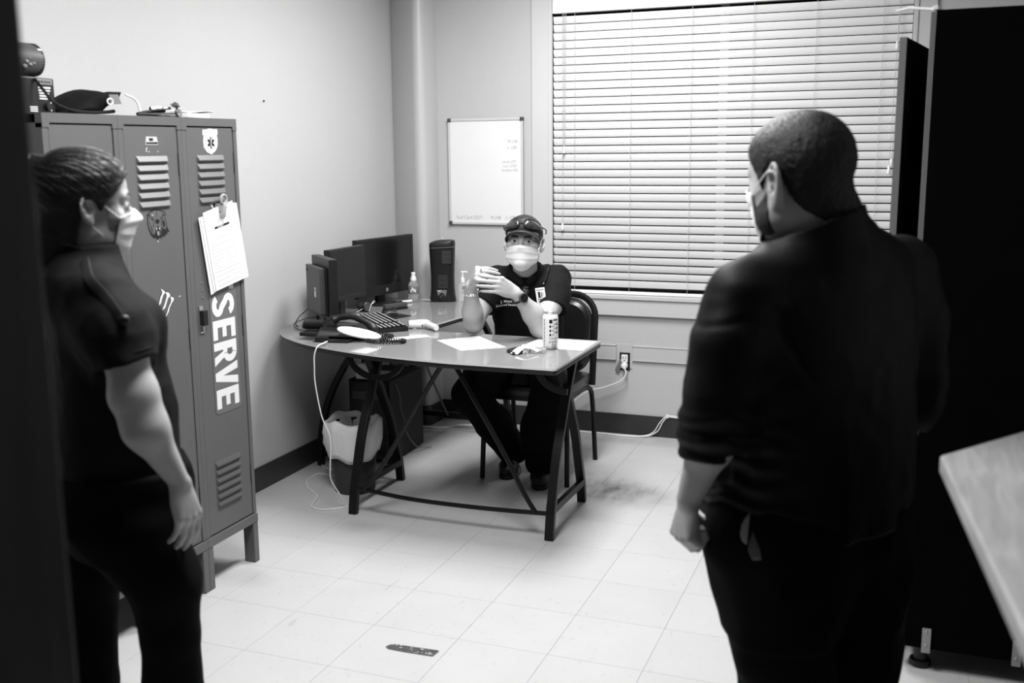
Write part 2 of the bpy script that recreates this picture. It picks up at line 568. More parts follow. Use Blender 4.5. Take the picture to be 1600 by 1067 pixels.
YB = 2.318
bl = thing('window_blind', 'wide white horizontal blind with closed slats covering the back wall window', 'blind', (1.267, YB, 0.78))
MB().box((0.3765, YB - 0.028, 2.258), (2.1575, YB + 0.03, 2.328)).build('head_rail', 'blind', bl, bevel=0.003)
SP = 0.0422
ang = math.radians(18)
slat_me = None
nsl = 34
for i in range(nsl):
    zc = 2.204 + SP * 0.5 - SP * i + 0.0
    if slat_me is None:
        m_ = MB()
        prof = []
        for k in range(5):
            tpos = -1 + 0.5 * k
            crown = 0.0016 * (1 - tpos * tpos)
            yy = -math.sin(ang) * 0.0194 * tpos - math.cos(ang) * crown
            zz = math.cos(ang) * 0.0194 * tpos - math.sin(ang) * crown
            prof.append((yy, zz))
        outer = [(y - 0.0011, z) for y, z in prof]
        inner = [(y + 0.0011, z) for y, z in prof][::-1]
        ring = outer + inner
        n = len(ring)
        vs = [(-0.8905, y, z) for y, z in ring] + [(0.8905, y, z) for y, z in ring]
        m_.add(vs, [tuple(range(n)), tuple(range(2 * n - 1, n - 1, -1))] + [(k, k + n, (k + 1) % n + n, (k + 1) % n) for k in range(n)])
        so = m_.build('slat', 'blind', None)
        so.parent = bl
        slat_me = so.data
    else:
        so = bpy.data.objects.new('slat', slat_me)
        COL.objects.link(so)
        so.parent = bl
    so.location = (0, 0.0008 * math.sin(i * 2.3), zc - 0.78)
    so.rotation_euler = (0.018 * math.sin(i * 1.7), 0, 0)
MB().box((0.3765, YB - 0.014, 0.777), (2.1575, YB + 0.014, 0.792)).build('bottom_rail', 'blind', bl, bevel=0.002)
for x in (0.4987, 0.804, 1.118, 1.424, 1.724, 2.029):
    MB().tube([(x, YB - 0.0185, 2.26), (x, YB - 0.0185, 1.5), (x + 0.002, YB - 0.018, 0.792)], 0.0010, 5).build('ladder_cord', 'cord', bl)
for (x, z, dx) in ((0.441, 1.540, 0.004), (0.433, 1.128, 0.0)):
    c_ = MB().tube([(x, YB - 0.024, 2.26), (x + dx * 0.2, YB - 0.023, z + 0.02)], 0.0011, 5)
    if dx:
        c_.tube([(x + 0.010, YB - 0.024, 2.26), (x + 0.003, YB - 0.023, z + 0.02)], 0.0011, 5)
    c_.build('pull_cord', 'cord', bl)
    MB().lathe([(0.002, 0.03), (0.005, 0.024), (0.006, 0.006), (0.0075, 0.0), (0.006, -0.008), (0.002, -0.010)], (x, YB - 0.024, z), 10).build('tassel', 'whiteplastic', bl, smooth=True)
for (x, z) in ((2.094, 2.012), (2.086, 1.43)):
    MB().tube([(x + 0.012, YB - 0.024, 2.26), (x, YB - 0.026, z + 0.02)], 0.0012, 5).build('pull_cord', 'cord', bl)
    MB().lathe([(0.002, 0.03), (0.006, 0.024), (0.007, 0.006), (0.009, 0.0), (0.007, -0.010), (0.002, -0.012)], (x, YB - 0.026, z), 10).build('tassel', 'whiteplastic', bl, smooth=True)
MB().tube([(2.112, YB - 0.022, 2.0), (2.10, YB - 0.024, 1.60), (2.094, YB - 0.026, 1.46)], 0.0012, 5).build('pull_cord', 'cord', bl)
MB().lathe([(0.003, 0.03), (0.007, 0.024), (0.0075, 0.0), (0.003, -0.006)], (2.096, YB - 0.026, 1.462), 10).build('tassel', 'whiteplastic', bl, smooth=True)

# ------------------------------------------------------------------ surface conduit and outlet on the back wall
for i, (x0, x1) in enumerate(((0.02, 0.738), (0.828, 2.20))):
    tr = struct(MB().box((x0, YW - 0.010, 0.416), (x1, YW, 0.500)).build('trim_%d' % (i + 1), 'wall', bevel=0.004))
    MB().box((x0, YW - 0.013, 0.494), (x1, YW - 0.0102, 0.499)).build('lip', 'trim', tr)
    MB().box((x0, YW - 0.013, 0.416), (x1, YW - 0.0102, 0.4205)).build('lip', 'trim', tr)
ol = thing('wall_outlet', 'open wall outlet box with a white plug hanging in it, right of the chair', 'outlet', (0.787, YW, 0.41))
MB().box((0.739, YW - 0.004, 0.37), (0.827, YW, 0.505)).build('wall_plate', 'wall', ol, bevel=0.001)
MB().box((0.757, YW - 0.0065, 0.360), (0.815, YW - 0.0042, 0.458)).build('outlet_box', 'ink', ol)
rc = MB().box((0.768, YW - 0.014, 0.405), (0.804, YW - 0.0067, 0.448)).build('receptacle', 'whiteplastic', ol, bevel=0.003)
for dx in (-0.007, 0.007):
    MB().box((0.786 + dx - 0.0015, YW - 0.0155, 0.425), (0.786 + dx + 0.0015, YW - 0.0141, 0.436)).build('slot', 'ink', rc)
MB().lathe([(0.0035, 0), (0.0035, 0.0012)], (0.786, YW - 0.0141, 0.416), 10, ax=(0, -1, 0)).build('slot', 'ink', rc)
MB().obox((0.757, YW - 0.011, 0.385), (1, 0, -0.45), (0, 1, 0), (0.45, 0, 1), 0.012, 0.002, 0.036).build('loose_cover', 'greyplastic', ol, bevel=0.001)
MB().lathe([(0.004, 0), (0.018, 0.001), (0.019, 0.012), (0.015, 0.024), (0.006, 0.028)], (0.787, YW - 0.0068, 0.387), 16, ax=(0, -1, 0)).build('plug', 'whiteplastic', ol, smooth=True)
wc = MB().tube(smooth_path([(0.789, YW - 0.036, 0.380), (0.803, YW - 0.040, 0.350), (0.775, YW - 0.042, 0.308), (0.684, YW - 0.045, 0.265), (0.593, YW - 0.05, 0.236), (0.50, YW - 0.05, 0.16), (0.42, YW - 0.03, 0.03), (0.36, YW - 0.06, 0.006)], 6), 0.0042, 8)
tag(wc.build('wall_cable', 'cable', None, smooth=True, loc=(0.787, YW - 0.03, 0)), 'thick white power cord sagging from the wall outlet to behind the chair', 'cord')
fc = MB()
fc.tube(smooth_path([(0.20, YW - 0.05, 0.004), (0.485, YW - 0.04, 0.004), (0.597, YW - 0.045, 0.004), (0.70, YW - 0.05, 0.004), (0.88, YW - 0.04, 0.005), (0.951, YW - 0.02, 0.026), (0.992, YW - 0.015, 0.09), (1.03, YW - 0.013, 0.124), (1.1, YW - 0.013, 0.124), (1.6, YW - 0.013, 0.118)], 6), 0.003, 6)
fc.tube(smooth_path([(0.20, YW - 0.06, 0.004), (0.60, YW - 0.055, 0.004), (0.88, YW - 0.05, 0.005), (0.97, YW - 0.024, 0.03), (1.004, YW - 0.016, 0.088), (1.035, YW - 0.014, 0.119), (1.1, YW - 0.014, 0.117), (1.6, YW - 0.014, 0.112)], 6), 0.003, 6)
fo = tag(fc.build('floor_cable', 'cable', None, smooth=True, loc=(0.9, YW - 0.03, 0)), 'pair of white cords running along the dark baseboard below the window', 'cord')
MB().box((1.022, YW - 0.019, 0.112), (1.036, YW - 0.009, 0.132)).build('cord_clip', 'whiteplastic', fo, bevel=0.002)
lc = MB()
for k in range(3):
    lc.tube(smooth_path([(-0.52, 2.02 + 0.02 * k, 0.006), (-0.42, 2.08 - 0.02 * k, 0.004 + 0.003 * k), (-0.25, 2.06 + 0.012 * k, 0.004), (-0.12, 2.16 + 0.015 * k, 0.004), (0.10, 2.235 + 0.008 * k, 0.004), (0.17, 2.25 + 0.004 * k, 0.004)], 6), 0.0028, 6)
tag(lc.build('floor_cable', 'cable', None, smooth=True, loc=(-0.2, 2.1, 0)), 'white cords on the floor under the far corner of the desk', 'cord')

# ------------------------------------------------------------------ whiteboard
WB0, WB1, WBZ0, WBZ1 = -0.241, 0.207, 1.141, 1.727
yw = YW - 0.001
wbd = thing('whiteboard', 'small portrait whiteboard with faint handwriting and dark corner caps', 'whiteboard', (-0.017, YW, WBZ0))
MB().box((WB0 + 0.008, yw - 0.010, WBZ0 + 0.008), (WB1 - 0.008, yw, WBZ1 - 0.008)).build('writing_surface', 'board', wbd)
fw = 0.014
for (a, b_) in (((WB0, WBZ0), (WB0 + fw, WBZ1)), ((WB1 - fw, WBZ0), (WB1, WBZ1)), ((WB0 + fw, WBZ0), (WB1 - fw, WBZ0 + fw)), ((WB0 + fw, WBZ1 - fw), (WB1 - fw, WBZ1))):
    MB().box((a[0], yw - 0.015, a[1]), (b_[0], yw - 0.0102, b_[1])).build('frame_rail', 'alu', wbd, bevel=0.0025)
    MB().box((a[0] + 0.001, yw - 0.0100, a[1] + 0.001), (b_[0] - 0.001, yw, b_[1] - 0.001)).build('frame_back', 'midgrey', wbd)
for x, z in ((WB0, WBZ0), (WB1, WBZ0), (WB0, WBZ1), (WB1, WBZ1)):
    sx = 1 if x == WB0 else -1
    sz = 1 if z == WBZ0 else -1
    MB().box((min(x - sx * 0.002, x + sx * 0.019), yw - 0.018, min(z - sz * 0.002, z + sz * 0.019)), (max(x - sx * 0.002, x + sx * 0.019), yw, max(z - sz * 0.002, z + sz * 0.019))).build('corner_cap', 'midgrey', wbd, bevel=0.004)
for s_, x, z, sz in (('M-248', 0.114, 1.590, 0.026), ('L-108', 0.113, 1.557, 0.026), ('vocals-270', 0.081, 1.482, 0.022), ('neur-2700', 0.086, 1.459, 0.022),
                     ('breathe-500', 0.079, 1.436, 0.022), ('Fuel Card 32371', -0.198, 1.172, 0.028), ('M-248', 0.008, 1.172, 0.028), ('L-108', 0.098, 1.173, 0.028)):
    text('handwriting', s_, sz, (x, yw - 0.0103, z), EX, EZ, 'paleink', wbd, sx=0.86, shear=0.12, bold=-0.0003)


# ------------------------------------------------------------------ ceiling lights
def ceiling_light(x, y, lx, ly, wts, label):
    t = thing('ceiling_light', label, 'light', (x, y, CEIL))
    for (a, b_) in (((-lx / 2, -ly / 2), (lx / 2, -ly / 2 + 0.03)), ((-lx / 2, ly / 2 - 0.03), (lx / 2, ly / 2)), ((-lx / 2, -ly / 2 + 0.03), (-lx / 2 + 0.03, ly / 2 - 0.03)), ((lx / 2 - 0.03, -ly / 2 + 0.03), (lx / 2, ly / 2 - 0.03))):
        MB().box((x + a[0], y + a[1], CEIL - 0.05), (x + b_[0], y + b_[1], CEIL)).build('frame_rail', 'trim', t)
    df = mat('lit_diffuser', 0.8, 0.5, emit=3.0)
    MB().box((x - lx / 2 + 0.03, y - ly / 2 + 0.03, CEIL - 0.03), (x + lx / 2 - 0.03, y + ly / 2 - 0.03, CEIL - 0.02)).build('diffuser', df, t)
    ld = bpy.data.lights.new('tube_light', 'AREA')
    ld.shape = 'RECTANGLE'
    ld.size, ld.size_y = lx - 0.08, ly - 0.08
    ld.energy = wts
    lo = bpy.data.objects.new('tube_light', ld)
    COL.objects.link(lo)
    lo.parent = t
    lo.location = (0, 0, -0.045)


ceiling_light(*LAMPS[0], 'lit ceiling panel above the middle of the room')
ceiling_light(*LAMPS[1], 'lit ceiling panel above the desk')


# ================================================================== LOCKERS
LX = -0.083


def louver_mesh(y0, y1, h=0.0195, d=0.0085):
    e = 0.006
    vs = [(0, y0, 0), (0, y1, 0), (d, y1 - e, -h + 0.003), (d, y0 + e, -h + 0.003), (d, y0 + e, -h), (d, y1 - e, -h), (0.0004, y1 - e, -h + 0.0008), (0.0004, y0 + e, -h + 0.0008),
          (0, y0, -h), (0, y1, -h)]
    fs = [(0, 3, 2, 1), (3, 4, 5, 2), (4, 7, 6, 5), (0, 8, 4, 3), (1, 2, 5, 9)]
    me = bpy.data.meshes.new('louver')
    me.from_pydata(vs, [], fs)
    me.materials.append(MT['louver'])
    me.materials.append(MT['lockerdark'])
    me.polygons[2].material_index = 1
    return me


def locker(y0, y1, label):
    t = thing('locker', label, 'locker', (-0.31, (y0 + y1) / 2, 0), 'grey steel lockers')
    b = MB()
    b.box((-0.54, y0, 0.166), (-0.104, y1, 1.674))
    b.box((-0.104, y0, 0.195), (-0.081, y0 + 0.022, 1.648)).box((-0.104, y1 - 0.019, 0.195), (-0.081, y1, 1.648))
    b.build('body', 'locker', t)
    MB().box((-0.545, y0, 1.6495), (-0.079, y1, 1.677)).box((-0.104, y0, 1.636), (-0.0788, y0 + 0.027, 1.650)).box((-0.104, y1 - 0.023, 1.636), (-0.0788, y1, 1.650)).build('top_cap', 'locker', t)
    MB().box((-0.545, y0, 0.160), (-0.075, y1, 0.1925)).build('base_rail', 'locker', t, bevel=0.002)
    MB().box((-0.1035, y0 + 0.0225, 0.193), (-0.1005, y1 - 0.0195, 1.649)).build('door_gap', 'lockerdark', t)
    d = MB().box((-0.100, y0 + 0.0255, 0.197), (LX, y1 - 0.0225, 1.6445)).build('door', 'locker', t, bevel=0.0015, bseg=1)
    yc0, yc1 = y0 + 0.077, y0 + 0.229
    lm = louver_mesh(yc0 - 0, yc1)
    L = worldloc(d)
    for z in [1.551 - 0.0287 * k for k in range(6)] + [0.460 - 0.0297 * k for k in range(6)]:
        o = bpy.data.objects.new('louver', lm)
        COL.objects.link(o)
        o.parent = d
        o.location = (LX - L.x, -L.y, z - L.z)
    for z in (1.525, 0.93, 0.36):
        MB().tube([(LX + 0.001, y1 - 0.0215, z - 0.035), (LX + 0.001, y1 - 0.0215, z + 0.035)], 0.0028, 8).build('hinge', 'lockerdark', d)
    for (lx0, lx1) in ((-0.125, -0.0765), (-0.54, -0.495)):
        for (a, b_) in ((y0, y0 + 0.030), (y1 - 0.030, y1)):
            MB().box((lx0, a, 0), (lx1, b_, 0.1595)).build('leg', 'locker', t, bevel=0.002, bseg=1)
    h = MB().box((LX, y0 + 0.036, 0.938), (LX + 0.004, y0 + 0.058, 1.034)).build('handle_plate', 'chrome', d, bevel=0.001)
    MB().box((LX + 0.0042, y0 + 0.040, 0.965), (LX + 0.018, y0 + 0.066, 1.018)).build('latch', 'ink', d, bevel=0.003)
    MB().box((LX + 0.0042, y0 + 0.043, 0.942), (LX + 0.010, y0 + 0.055, 0.964)).build('catch', 'steel', d, bevel=0.001)
    for z in (1.06, 1.085, 1.11):
        MB().ell((LX, y0 + 0.065, z), (0.003, 0.004, 0.004), 8, 5).build('rivet', 'locker', d, smooth=True)
    return t, d


def decal(name, poly, lift, m, parent, thick=0.0003):
    return MB().plate(poly, (LX + 0.0002 + lift, 0, 0), EY, EZ, thick).build(name, m, parent)


L1, D1 = locker(-0.8785, -0.5715, 'grey steel locker nearest the doorway, half hidden behind the woman')
L2, D2 = locker(-0.5705, -0.2635, 'middle grey steel locker with bear and claw stickers')
L3, D3 = locker(-0.2625, 0.050, 'right-hand grey steel locker with shield sticker and big white RESERVE decal')

# middle locker stickers
decal('number_tag', [(-0.4392, 1.6131), (-0.3868, 1.6125), (-0.3811, 1.5867), (-0.4445, 1.587)], 0, 'palegrey', D2)
decal('tag_strip', [(-0.4403, 1.5947), (-0.385, 1.5954), (-0.3836, 1.5891), (-0.4409, 1.5894)], 0.0004, 'ink', D2)
decal('tag_badge', [(-0.4263, 1.6073), (-0.4068, 1.608), (-0.4057, 1.5994), (-0.4241, 1.5984)], 0.0004, 'ink', D2)
for (y, z, a) in ((-0.4415, 1.5695, 0.006), (-0.4395, 1.576, 0.003), (-0.429, 1.565, 0.002), (-0.386, 1.565, 0.002), (-0.325, 1.083, 0.003), (-0.318, 1.082, 0.0015), (-0.415, 1.276, 0.0025)):
    decal('chip', [(y - 0.0015, z - a), (y + 0.0018, z - a * 0.7), (y + 0.0014, z + a), (y - 0.001, z + a * 0.8)], 0, 'white', D2, 0.0002)
bear = [(-0.4627, 1.3641), (-0.4459, 1.3752), (-0.4186, 1.3823), (-0.3923, 1.3773), (-0.3714, 1.3691), (-0.366, 1.3581), (-0.3732, 1.3515), (-0.3665, 1.3369), (-0.363, 1.3171), (-0.3533, 1.3038),
        (-0.366, 1.3010), (-0.3681, 1.2943), (-0.377, 1.2945), (-0.3797, 1.2881), (-0.391, 1.2900), (-0.3965, 1.2841), (-0.408, 1.287), (-0.4158, 1.2804), (-0.425, 1.288), (-0.4339, 1.2872), (-0.4485, 1.2989), (-0.4572, 1.3169), (-0.4616, 1.3346), (-0.4595, 1.3552)]
bo = decal('bear_head_sticker', bear, 0, 'ink', D2)
fill = [(-0.4585, 1.3635), (-0.4445, 1.3712), (-0.4186, 1.3783), (-0.3935, 1.3735), (-0.3755, 1.3665), (-0.3705, 1.3575), (-0.3770, 1.3505), (-0.3705, 1.3369), (-0.3680, 1.3221), (-0.3745, 1.3120), (-0.3860, 1.3170), (-0.3925, 1.3250),
        (-0.3950, 1.3100), (-0.4010, 1.2950), (-0.4170, 1.2950), (-0.4240, 1.3080), (-0.4330, 1.2990), (-0.4440, 1.3060), (-0.4532, 1.3185), (-0.4572, 1.3346), (-0.4550, 1.3540)]
decal('face_patch', fill, 0.0004, 'locker', D2)
for nm, poly, m_ in (('eye_mark', [(-0.4420, 1.3520), (-0.4290, 1.3465), (-0.4310, 1.3440), (-0.4430, 1.3490)], 'ink'), ('eye_mark', [(-0.3960, 1.3465), (-0.3830, 1.3530), (-0.3820, 1.3500), (-0.3940, 1.3440)], 'ink'),
                     ('nose_mark', [(-0.4240, 1.3450), (-0.4125, 1.3490), (-0.4005, 1.3440), (-0.4040, 1.3350), (-0.4125, 1.3320), (-0.4205, 1.3355)], 'ink'),
                     ('mouth_mark', [(-0.4230, 1.3225), (-0.4125, 1.3265), (-0.4010, 1.3215), (-0.3990, 1.3060), (-0.4050, 1.2915), (-0.4180, 1.2920), (-0.4245, 1.3070)], 'ink'),
                     ('ear_mark', [(-0.4580, 1.3650), (-0.4460, 1.3660), (-0.4500, 1.3560)], 'ink'), ('ear_mark', [(-0.3850, 1.3650), (-0.3740, 1.3600), (-0.3830, 1.3560)], 'ink'),
                     ('brow_mark', [(-0.4470, 1.3580), (-0.4260, 1.3520), (-0.4265, 1.3500), (-0.4480, 1.3560)], 'ink'), ('brow_mark', [(-0.4010, 1.3510), (-0.3790, 1.3590), (-0.3785, 1.3575), (-0.4000, 1.3490)], 'ink'),
                     ('shade_mark', [(-0.3900, 1.3430), (-0.3780, 1.3420), (-0.3740, 1.3250), (-0.3810, 1.3180), (-0.3870, 1.3290)], 'ink'), ('muzzle_mark', [(-0.4300, 1.3420), (-0.4280, 1.3420), (-0.4330, 1.3230), (-0.4350, 1.3240)], 'ink'),
                     ('muzzle_mark', [(-0.3960, 1.3400), (-0.3945, 1.3400), (-0.3900, 1.3250), (-0.3920, 1.3240)], 'ink'), ('fur_mark', [(-0.4530, 1.3420), (-0.4510, 1.3420), (-0.4420, 1.3090), (-0.4440, 1.3090)], 'ink'),
                     ('fur_mark', [(-0.4430, 1.3280), (-0.4410, 1.3280), (-0.4360, 1.3050), (-0.4380, 1.3050)], 'ink'), ('crown_mark', [(-0.4140, 1.3760), (-0.4120, 1.3760), (-0.4135, 1.3560), (-0.4150, 1.3560)], 'ink')):
    decal(nm, poly, 0.0008, m_, D2)
decal('tongue_mark', [(-0.4180, 1.3080), (-0.4120, 1.3100), (-0.4060, 1.3075), (-0.4070, 1.2950), (-0.4160, 1.2950)], 0.0012, 'greyink', D2)
decal('glint_mark', [(-0.4390, 1.3640), (-0.4340, 1.3660), (-0.4290, 1.3620), (-0.4360, 1.3600)], 0.0012, 'palegrey', D2)
for y in (-0.4190, -0.4045):
    decal('fang', [(y - 0.002, 1.3215), (y + 0.002, 1.3215), (y, 1.3110)], 0.0012, 'white', D2)
claws = [[(-0.4201, 1.1215), (-0.4058, 1.1143), (-0.3958, 1.1049), (-0.4074, 1.0983), (-0.4156, 1.0859), (-0.4224, 1.0725), (-0.4315, 1.063), (-0.4378, 1.0603), (-0.441, 1.0634), (-0.4337, 1.0687), (-0.4269, 1.0821), (-0.4216, 1.0939), (-0.413, 1.1027), (-0.4117, 1.1106)],
         [(-0.3956, 1.1067), (-0.3767, 1.1015), (-0.3723, 1.0901), (-0.3839, 1.0853), (-0.3922, 1.0719), (-0.4007, 1.0568), (-0.4125, 1.0494), (-0.4236, 1.042), (-0.4255, 1.0477), (-0.4146, 1.0551), (-0.4069, 1.0631), (-0.3987, 1.0764), (-0.3911, 1.0916), (-0.3922, 1.099)],
         [(-0.3755, 1.0863), (-0.3629, 1.0861), (-0.3558, 1.0815), (-0.3571, 1.0743), (-0.3679, 1.0649), (-0.3788, 1.0536), (-0.3842, 1.0417), (-0.3968, 1.0272), (-0.4094, 1.0127), (-0.4141, 1.0144), (-0.404, 1.0246), (-0.3911, 1.0427), (-0.3841, 1.0562), (-0.3717, 1.069), (-0.3692, 1.0796)]]
for k, cl in enumerate(claws):
    cyy = sum(q[0] for q in cl) / len(cl)
    big = []
    n = len(cl)
    area = sum(cl[i][0] * cl[(i + 1) % n][1] - cl[(i + 1) % n][0] * cl[i][1] for i in range(n))
    sg = 1 if area > 0 else -1
    for i in range(n):
        tx, tz = cl[(i + 1) % n][0] - cl[i - 1][0], cl[(i + 1) % n][1] - cl[i - 1][1]
        l = math.hypot(tx, tz) or 1
        big.append((cl[i][0] + sg * tz / l * 0.0028, cl[i][1] - sg * tx / l * 0.0028))
    decal('claw_outline', big, 0.0001 * k, 'ink', D2)
    decal('claw_mark', cl, 0.0006 + 0.0001 * k, 'white', D2)

sk = [(-0.030, 0.002), (-0.012, 0.018), (0.012, 0.020), (0.020, 0.012), (0.012, 0.004), (0.024, -0.020), (0.016, -0.026)]
decal('patch_sticker', [(-0.645 + y, 1.262 + z) for y, z in sk], 0, 'white', D1)
for k in range(4):
    decal('sticker_print', [(-0.662 + 0.010 * k, 1.262 - 0.002 * k), (-0.655 + 0.010 * k, 1.266 - 0.002 * k), (-0.645 + 0.008 * k, 1.258 - 0.004 * k), (-0.652 + 0.008 * k, 1.254 - 0.004 * k)], 0.0004, 'ink', D1)
# right locker: medic shield, decal with the word, sign
sh = [(-0.144, 1.6378), (-0.124, 1.638), (-0.1033, 1.6424), (-0.0832, 1.6395), (-0.0613, 1.6405), (-0.0597, 1.6264), (-0.0647, 1.6176), (-0.0614, 1.6017), (-0.0652, 1.5805), (-0.0755, 1.5665), (-0.1004, 1.5535), (-0.1258, 1.5618), (-0.1414, 1.5773), (-0.1439, 1.5981), (-0.1399, 1.6154), (-0.1455, 1.6223)]
decal('shield_sticker', sh, 0, 'white', D3)
decal('shield_rule', [(-0.1395, 1.6172), (-0.065, 1.6194), (-0.065, 1.6182), (-0.1395, 1.616)], 0.0004, 'greyink', D3)
text('shield_lettering', 'MEDICARE', 0.0125, (LX + 0.0006, -0.1325, 1.6235), (0, 1, 0.03), EZ, 'greyink', D3, sx=0.92)
star = []
for k in range(3):
    a = PI / 2 + k * PI / 3
    dx, dz = math.cos(a) * 0.0205, math.sin(a) * 0.0205
    nx, nz_ = -math.sin(a) * 0.0052, math.cos(a) * 0.0052
    decal('star_arm', [(-0.1011 + dx + nx, 1.593 + dz + nz_), (-0.1011 + dx - nx, 1.593 + dz - nz_), (-0.1011 - dx - nx, 1.593 - dz - nz_), (-0.1011 - dx + nx, 1.593 - dz + nz_)], 0.0004 + 0.0001 * k, 'ink', D3)
decal('star_staff', [(-0.1019, 1.610), (-0.1003, 1.610), (-0.1003, 1.576), (-0.1019, 1.576)], 0.0009, 'white', D3)
decal('star_snake', [(-0.1045, 1.603), (-0.098, 1.597), (-0.104, 1.590), (-0.099, 1.584), (-0.0975, 1.584), (-0.1022, 1.590), (-0.0962, 1.597), (-0.1035, 1.605)], 0.001, 'white', D3)

MT['signpanel'] = mat('sign_panel_film', 0.125, 0.30, 0.5, var=0.04)
decal('sign_outline', rrect(-0.1645, 0.6255, 0.0005, 1.2365, 0.020), 0.0, 'ink', D3, 0.0002)
decal('sign_panel', rrect(-0.163, 0.627, -0.001, 1.235, 0.019), 0.0003, 'signpanel', D3, 0.0003)


def ribbon(pts, wd):
    P = [Vector((q[0], q[1])) for q in pts]
    n = len(P)
    l, r = [], []
    for i in range(n):
        t = P[min(i + 1, n - 1)] - P[max(i - 1, 0)]
        t.normalize()
        nn = Vector((-t.y, t.x))
        l.append(tuple(P[i] + nn * wd / 2))
        r.append(tuple(P[i] - nn * wd / 2))
    return l, r


def glyph(ch, x0, wd, hgt, parent):
    """bold letter: reading direction is straight down (-z), its top points to +y"""
    mb = MB()
    y_base = -0.1525
    o = (LX + 0.0009, y_base, x0)
    ex, ey = Vector((0, 0, -1)), Vector((0, 1, 0))

    def pl(poly):
        mb.plate([(x * wd, y * hgt) for x, y in poly], o, ex, ey, 0.0004)

    def strip(pts, wx):
        l, r = ribbon([(x * wd, y * hgt) for x, y in pts], wx)
        vs, fs = [], []
        base = Vector(o)
        for a, b_ in zip(l, r):
            vs += [base + ex * a[0] + ey * a[1] + Vector((0.0006, 0, 0)), base + ex * b_[0] + ey * b_[1] + Vector((0.0006, 0, 0))]
        for i in range(len(l) - 1):
            fs.append((2 * i, 2 * i + 1, 2 * i + 3, 2 * i + 2))
        mb.add(vs, fs)
    if ch == 'E':
        pl([(0, 0), (1, 0), (1, .2), (.38, .2), (.38, .41), (.9, .41), (.9, .59), (.38, .59), (.38, .8), (1, .8), (1, 1), (0, 1)])
    elif ch == 'V':
        pl([(0, 1), (.34, 1), (.5, .34), (.66, 1), (1, 1), (.67, 0), (.33, 0)])
    elif ch == 'R':
        pl([(0, 0), (.36, 0), (.36, 1), (0, 1)])
        strip([(.30, .9), (.55, .9)] + [(.55 + .27 * math.cos(a), .69 + .21 * math.sin(a)) for a in [PI / 2 - k * PI / 8 for k in range(9)]] + [(.55, .48), (.30, .48)], 0.0255)
        o = (LX + 0.0012, y_base, x0)
        pl([(.42, .42), (.72, .42), (1.04, 0), (.66, 0)])
    elif ch == 'S':
        pts = [(.84 if k == 0 else .5 + .34 * math.cos(a), .735 + .165 * math.sin(a)) for k, a in enumerate([0.15 + k * (PI * 1.35 - 0.15) / 12 for k in range(13)])]
        pts += [(.5 + .34 * math.cos(a), .265 + .165 * math.sin(a)) for a in [PI * 0.42 - k * (PI * 1.32) / 12 for k in range(13)]]
        strip(pts, 0.0260)
    return mb.build('letter', 'white', parent)


for ch_, z0, z1 in (('R', 1.229, 1.150), ('E', 1.143, 1.073), ('S', 1.060, 0.981), ('E', 0.968, 0.898), ('R', 0.888, 0.808), ('V', 0.806, 0.722), ('E', 0.716, 0.646)):
    glyph(ch_, z0, z0 - z1, 0.1335, D3)

MT['clipgrey'] = mat('pale_grey_clip_plastic', 0.30, 0.4, 0.4)
decal('hidden_sticker', [(-0.128, 1.384), (-0.088, 1.386), (-0.086, 1.356), (-0.100, 1.350)], 0.0, 'white', D3)
decal('sticker_print', [(-0.112, 1.382), (-0.098, 1.383), (-0.100, 1.366), (-0.108, 1.370)], 0.0004, 'ink', D3)
# papers under a magnetic clip on the right locker
pc = thing('paper_stack', 'sheaf of forms hanging askew from a grey clip on the right-hand locker', 'papers', (LX, -0.07, 1.07))
MB().plate([(-0.2101, 1.3394), (-0.1912, 1.3419), (-0.05, 1.36), (0.0, 1.12), (-0.1357, 1.0739), (-0.1647, 1.0662)], (LX + 0.0105, 0, 0), EY, EZ, 0.0006).build('sheet', 'paper', pc)
MB().plate([(-0.203, 1.340), (-0.0158, 1.380), (0.0097, 1.3809), (0.0505, 1.112), (-0.148, 1.0745)], (LX + 0.0125, 0, 0), EY, EZ, 0.0006).build('sheet', 'paper', pc)
MB().plate([(-0.19, 1.3548), (-0.0158, 1.3895), (-0.0117, 1.3777), (0.0097, 1.3809), (0.0611, 1.107), (-0.1386, 1.077)], (LX + 0.0145, 0, 0), EY, EZ, 0.0008).build('sheet', 'paper', pc)
ux, uz = Vector((0, 0.985, 0.165)), Vector((0, -0.165, 0.985))
po = Vector((LX + 0.0155, -0.0857, 1.3048))


def pline(x0, x1, y, th, m):
    return MB().plate([(x0, y), (x1, y), (x1, y + th), (x0, y + th)], po, ux, uz, 0.0002)


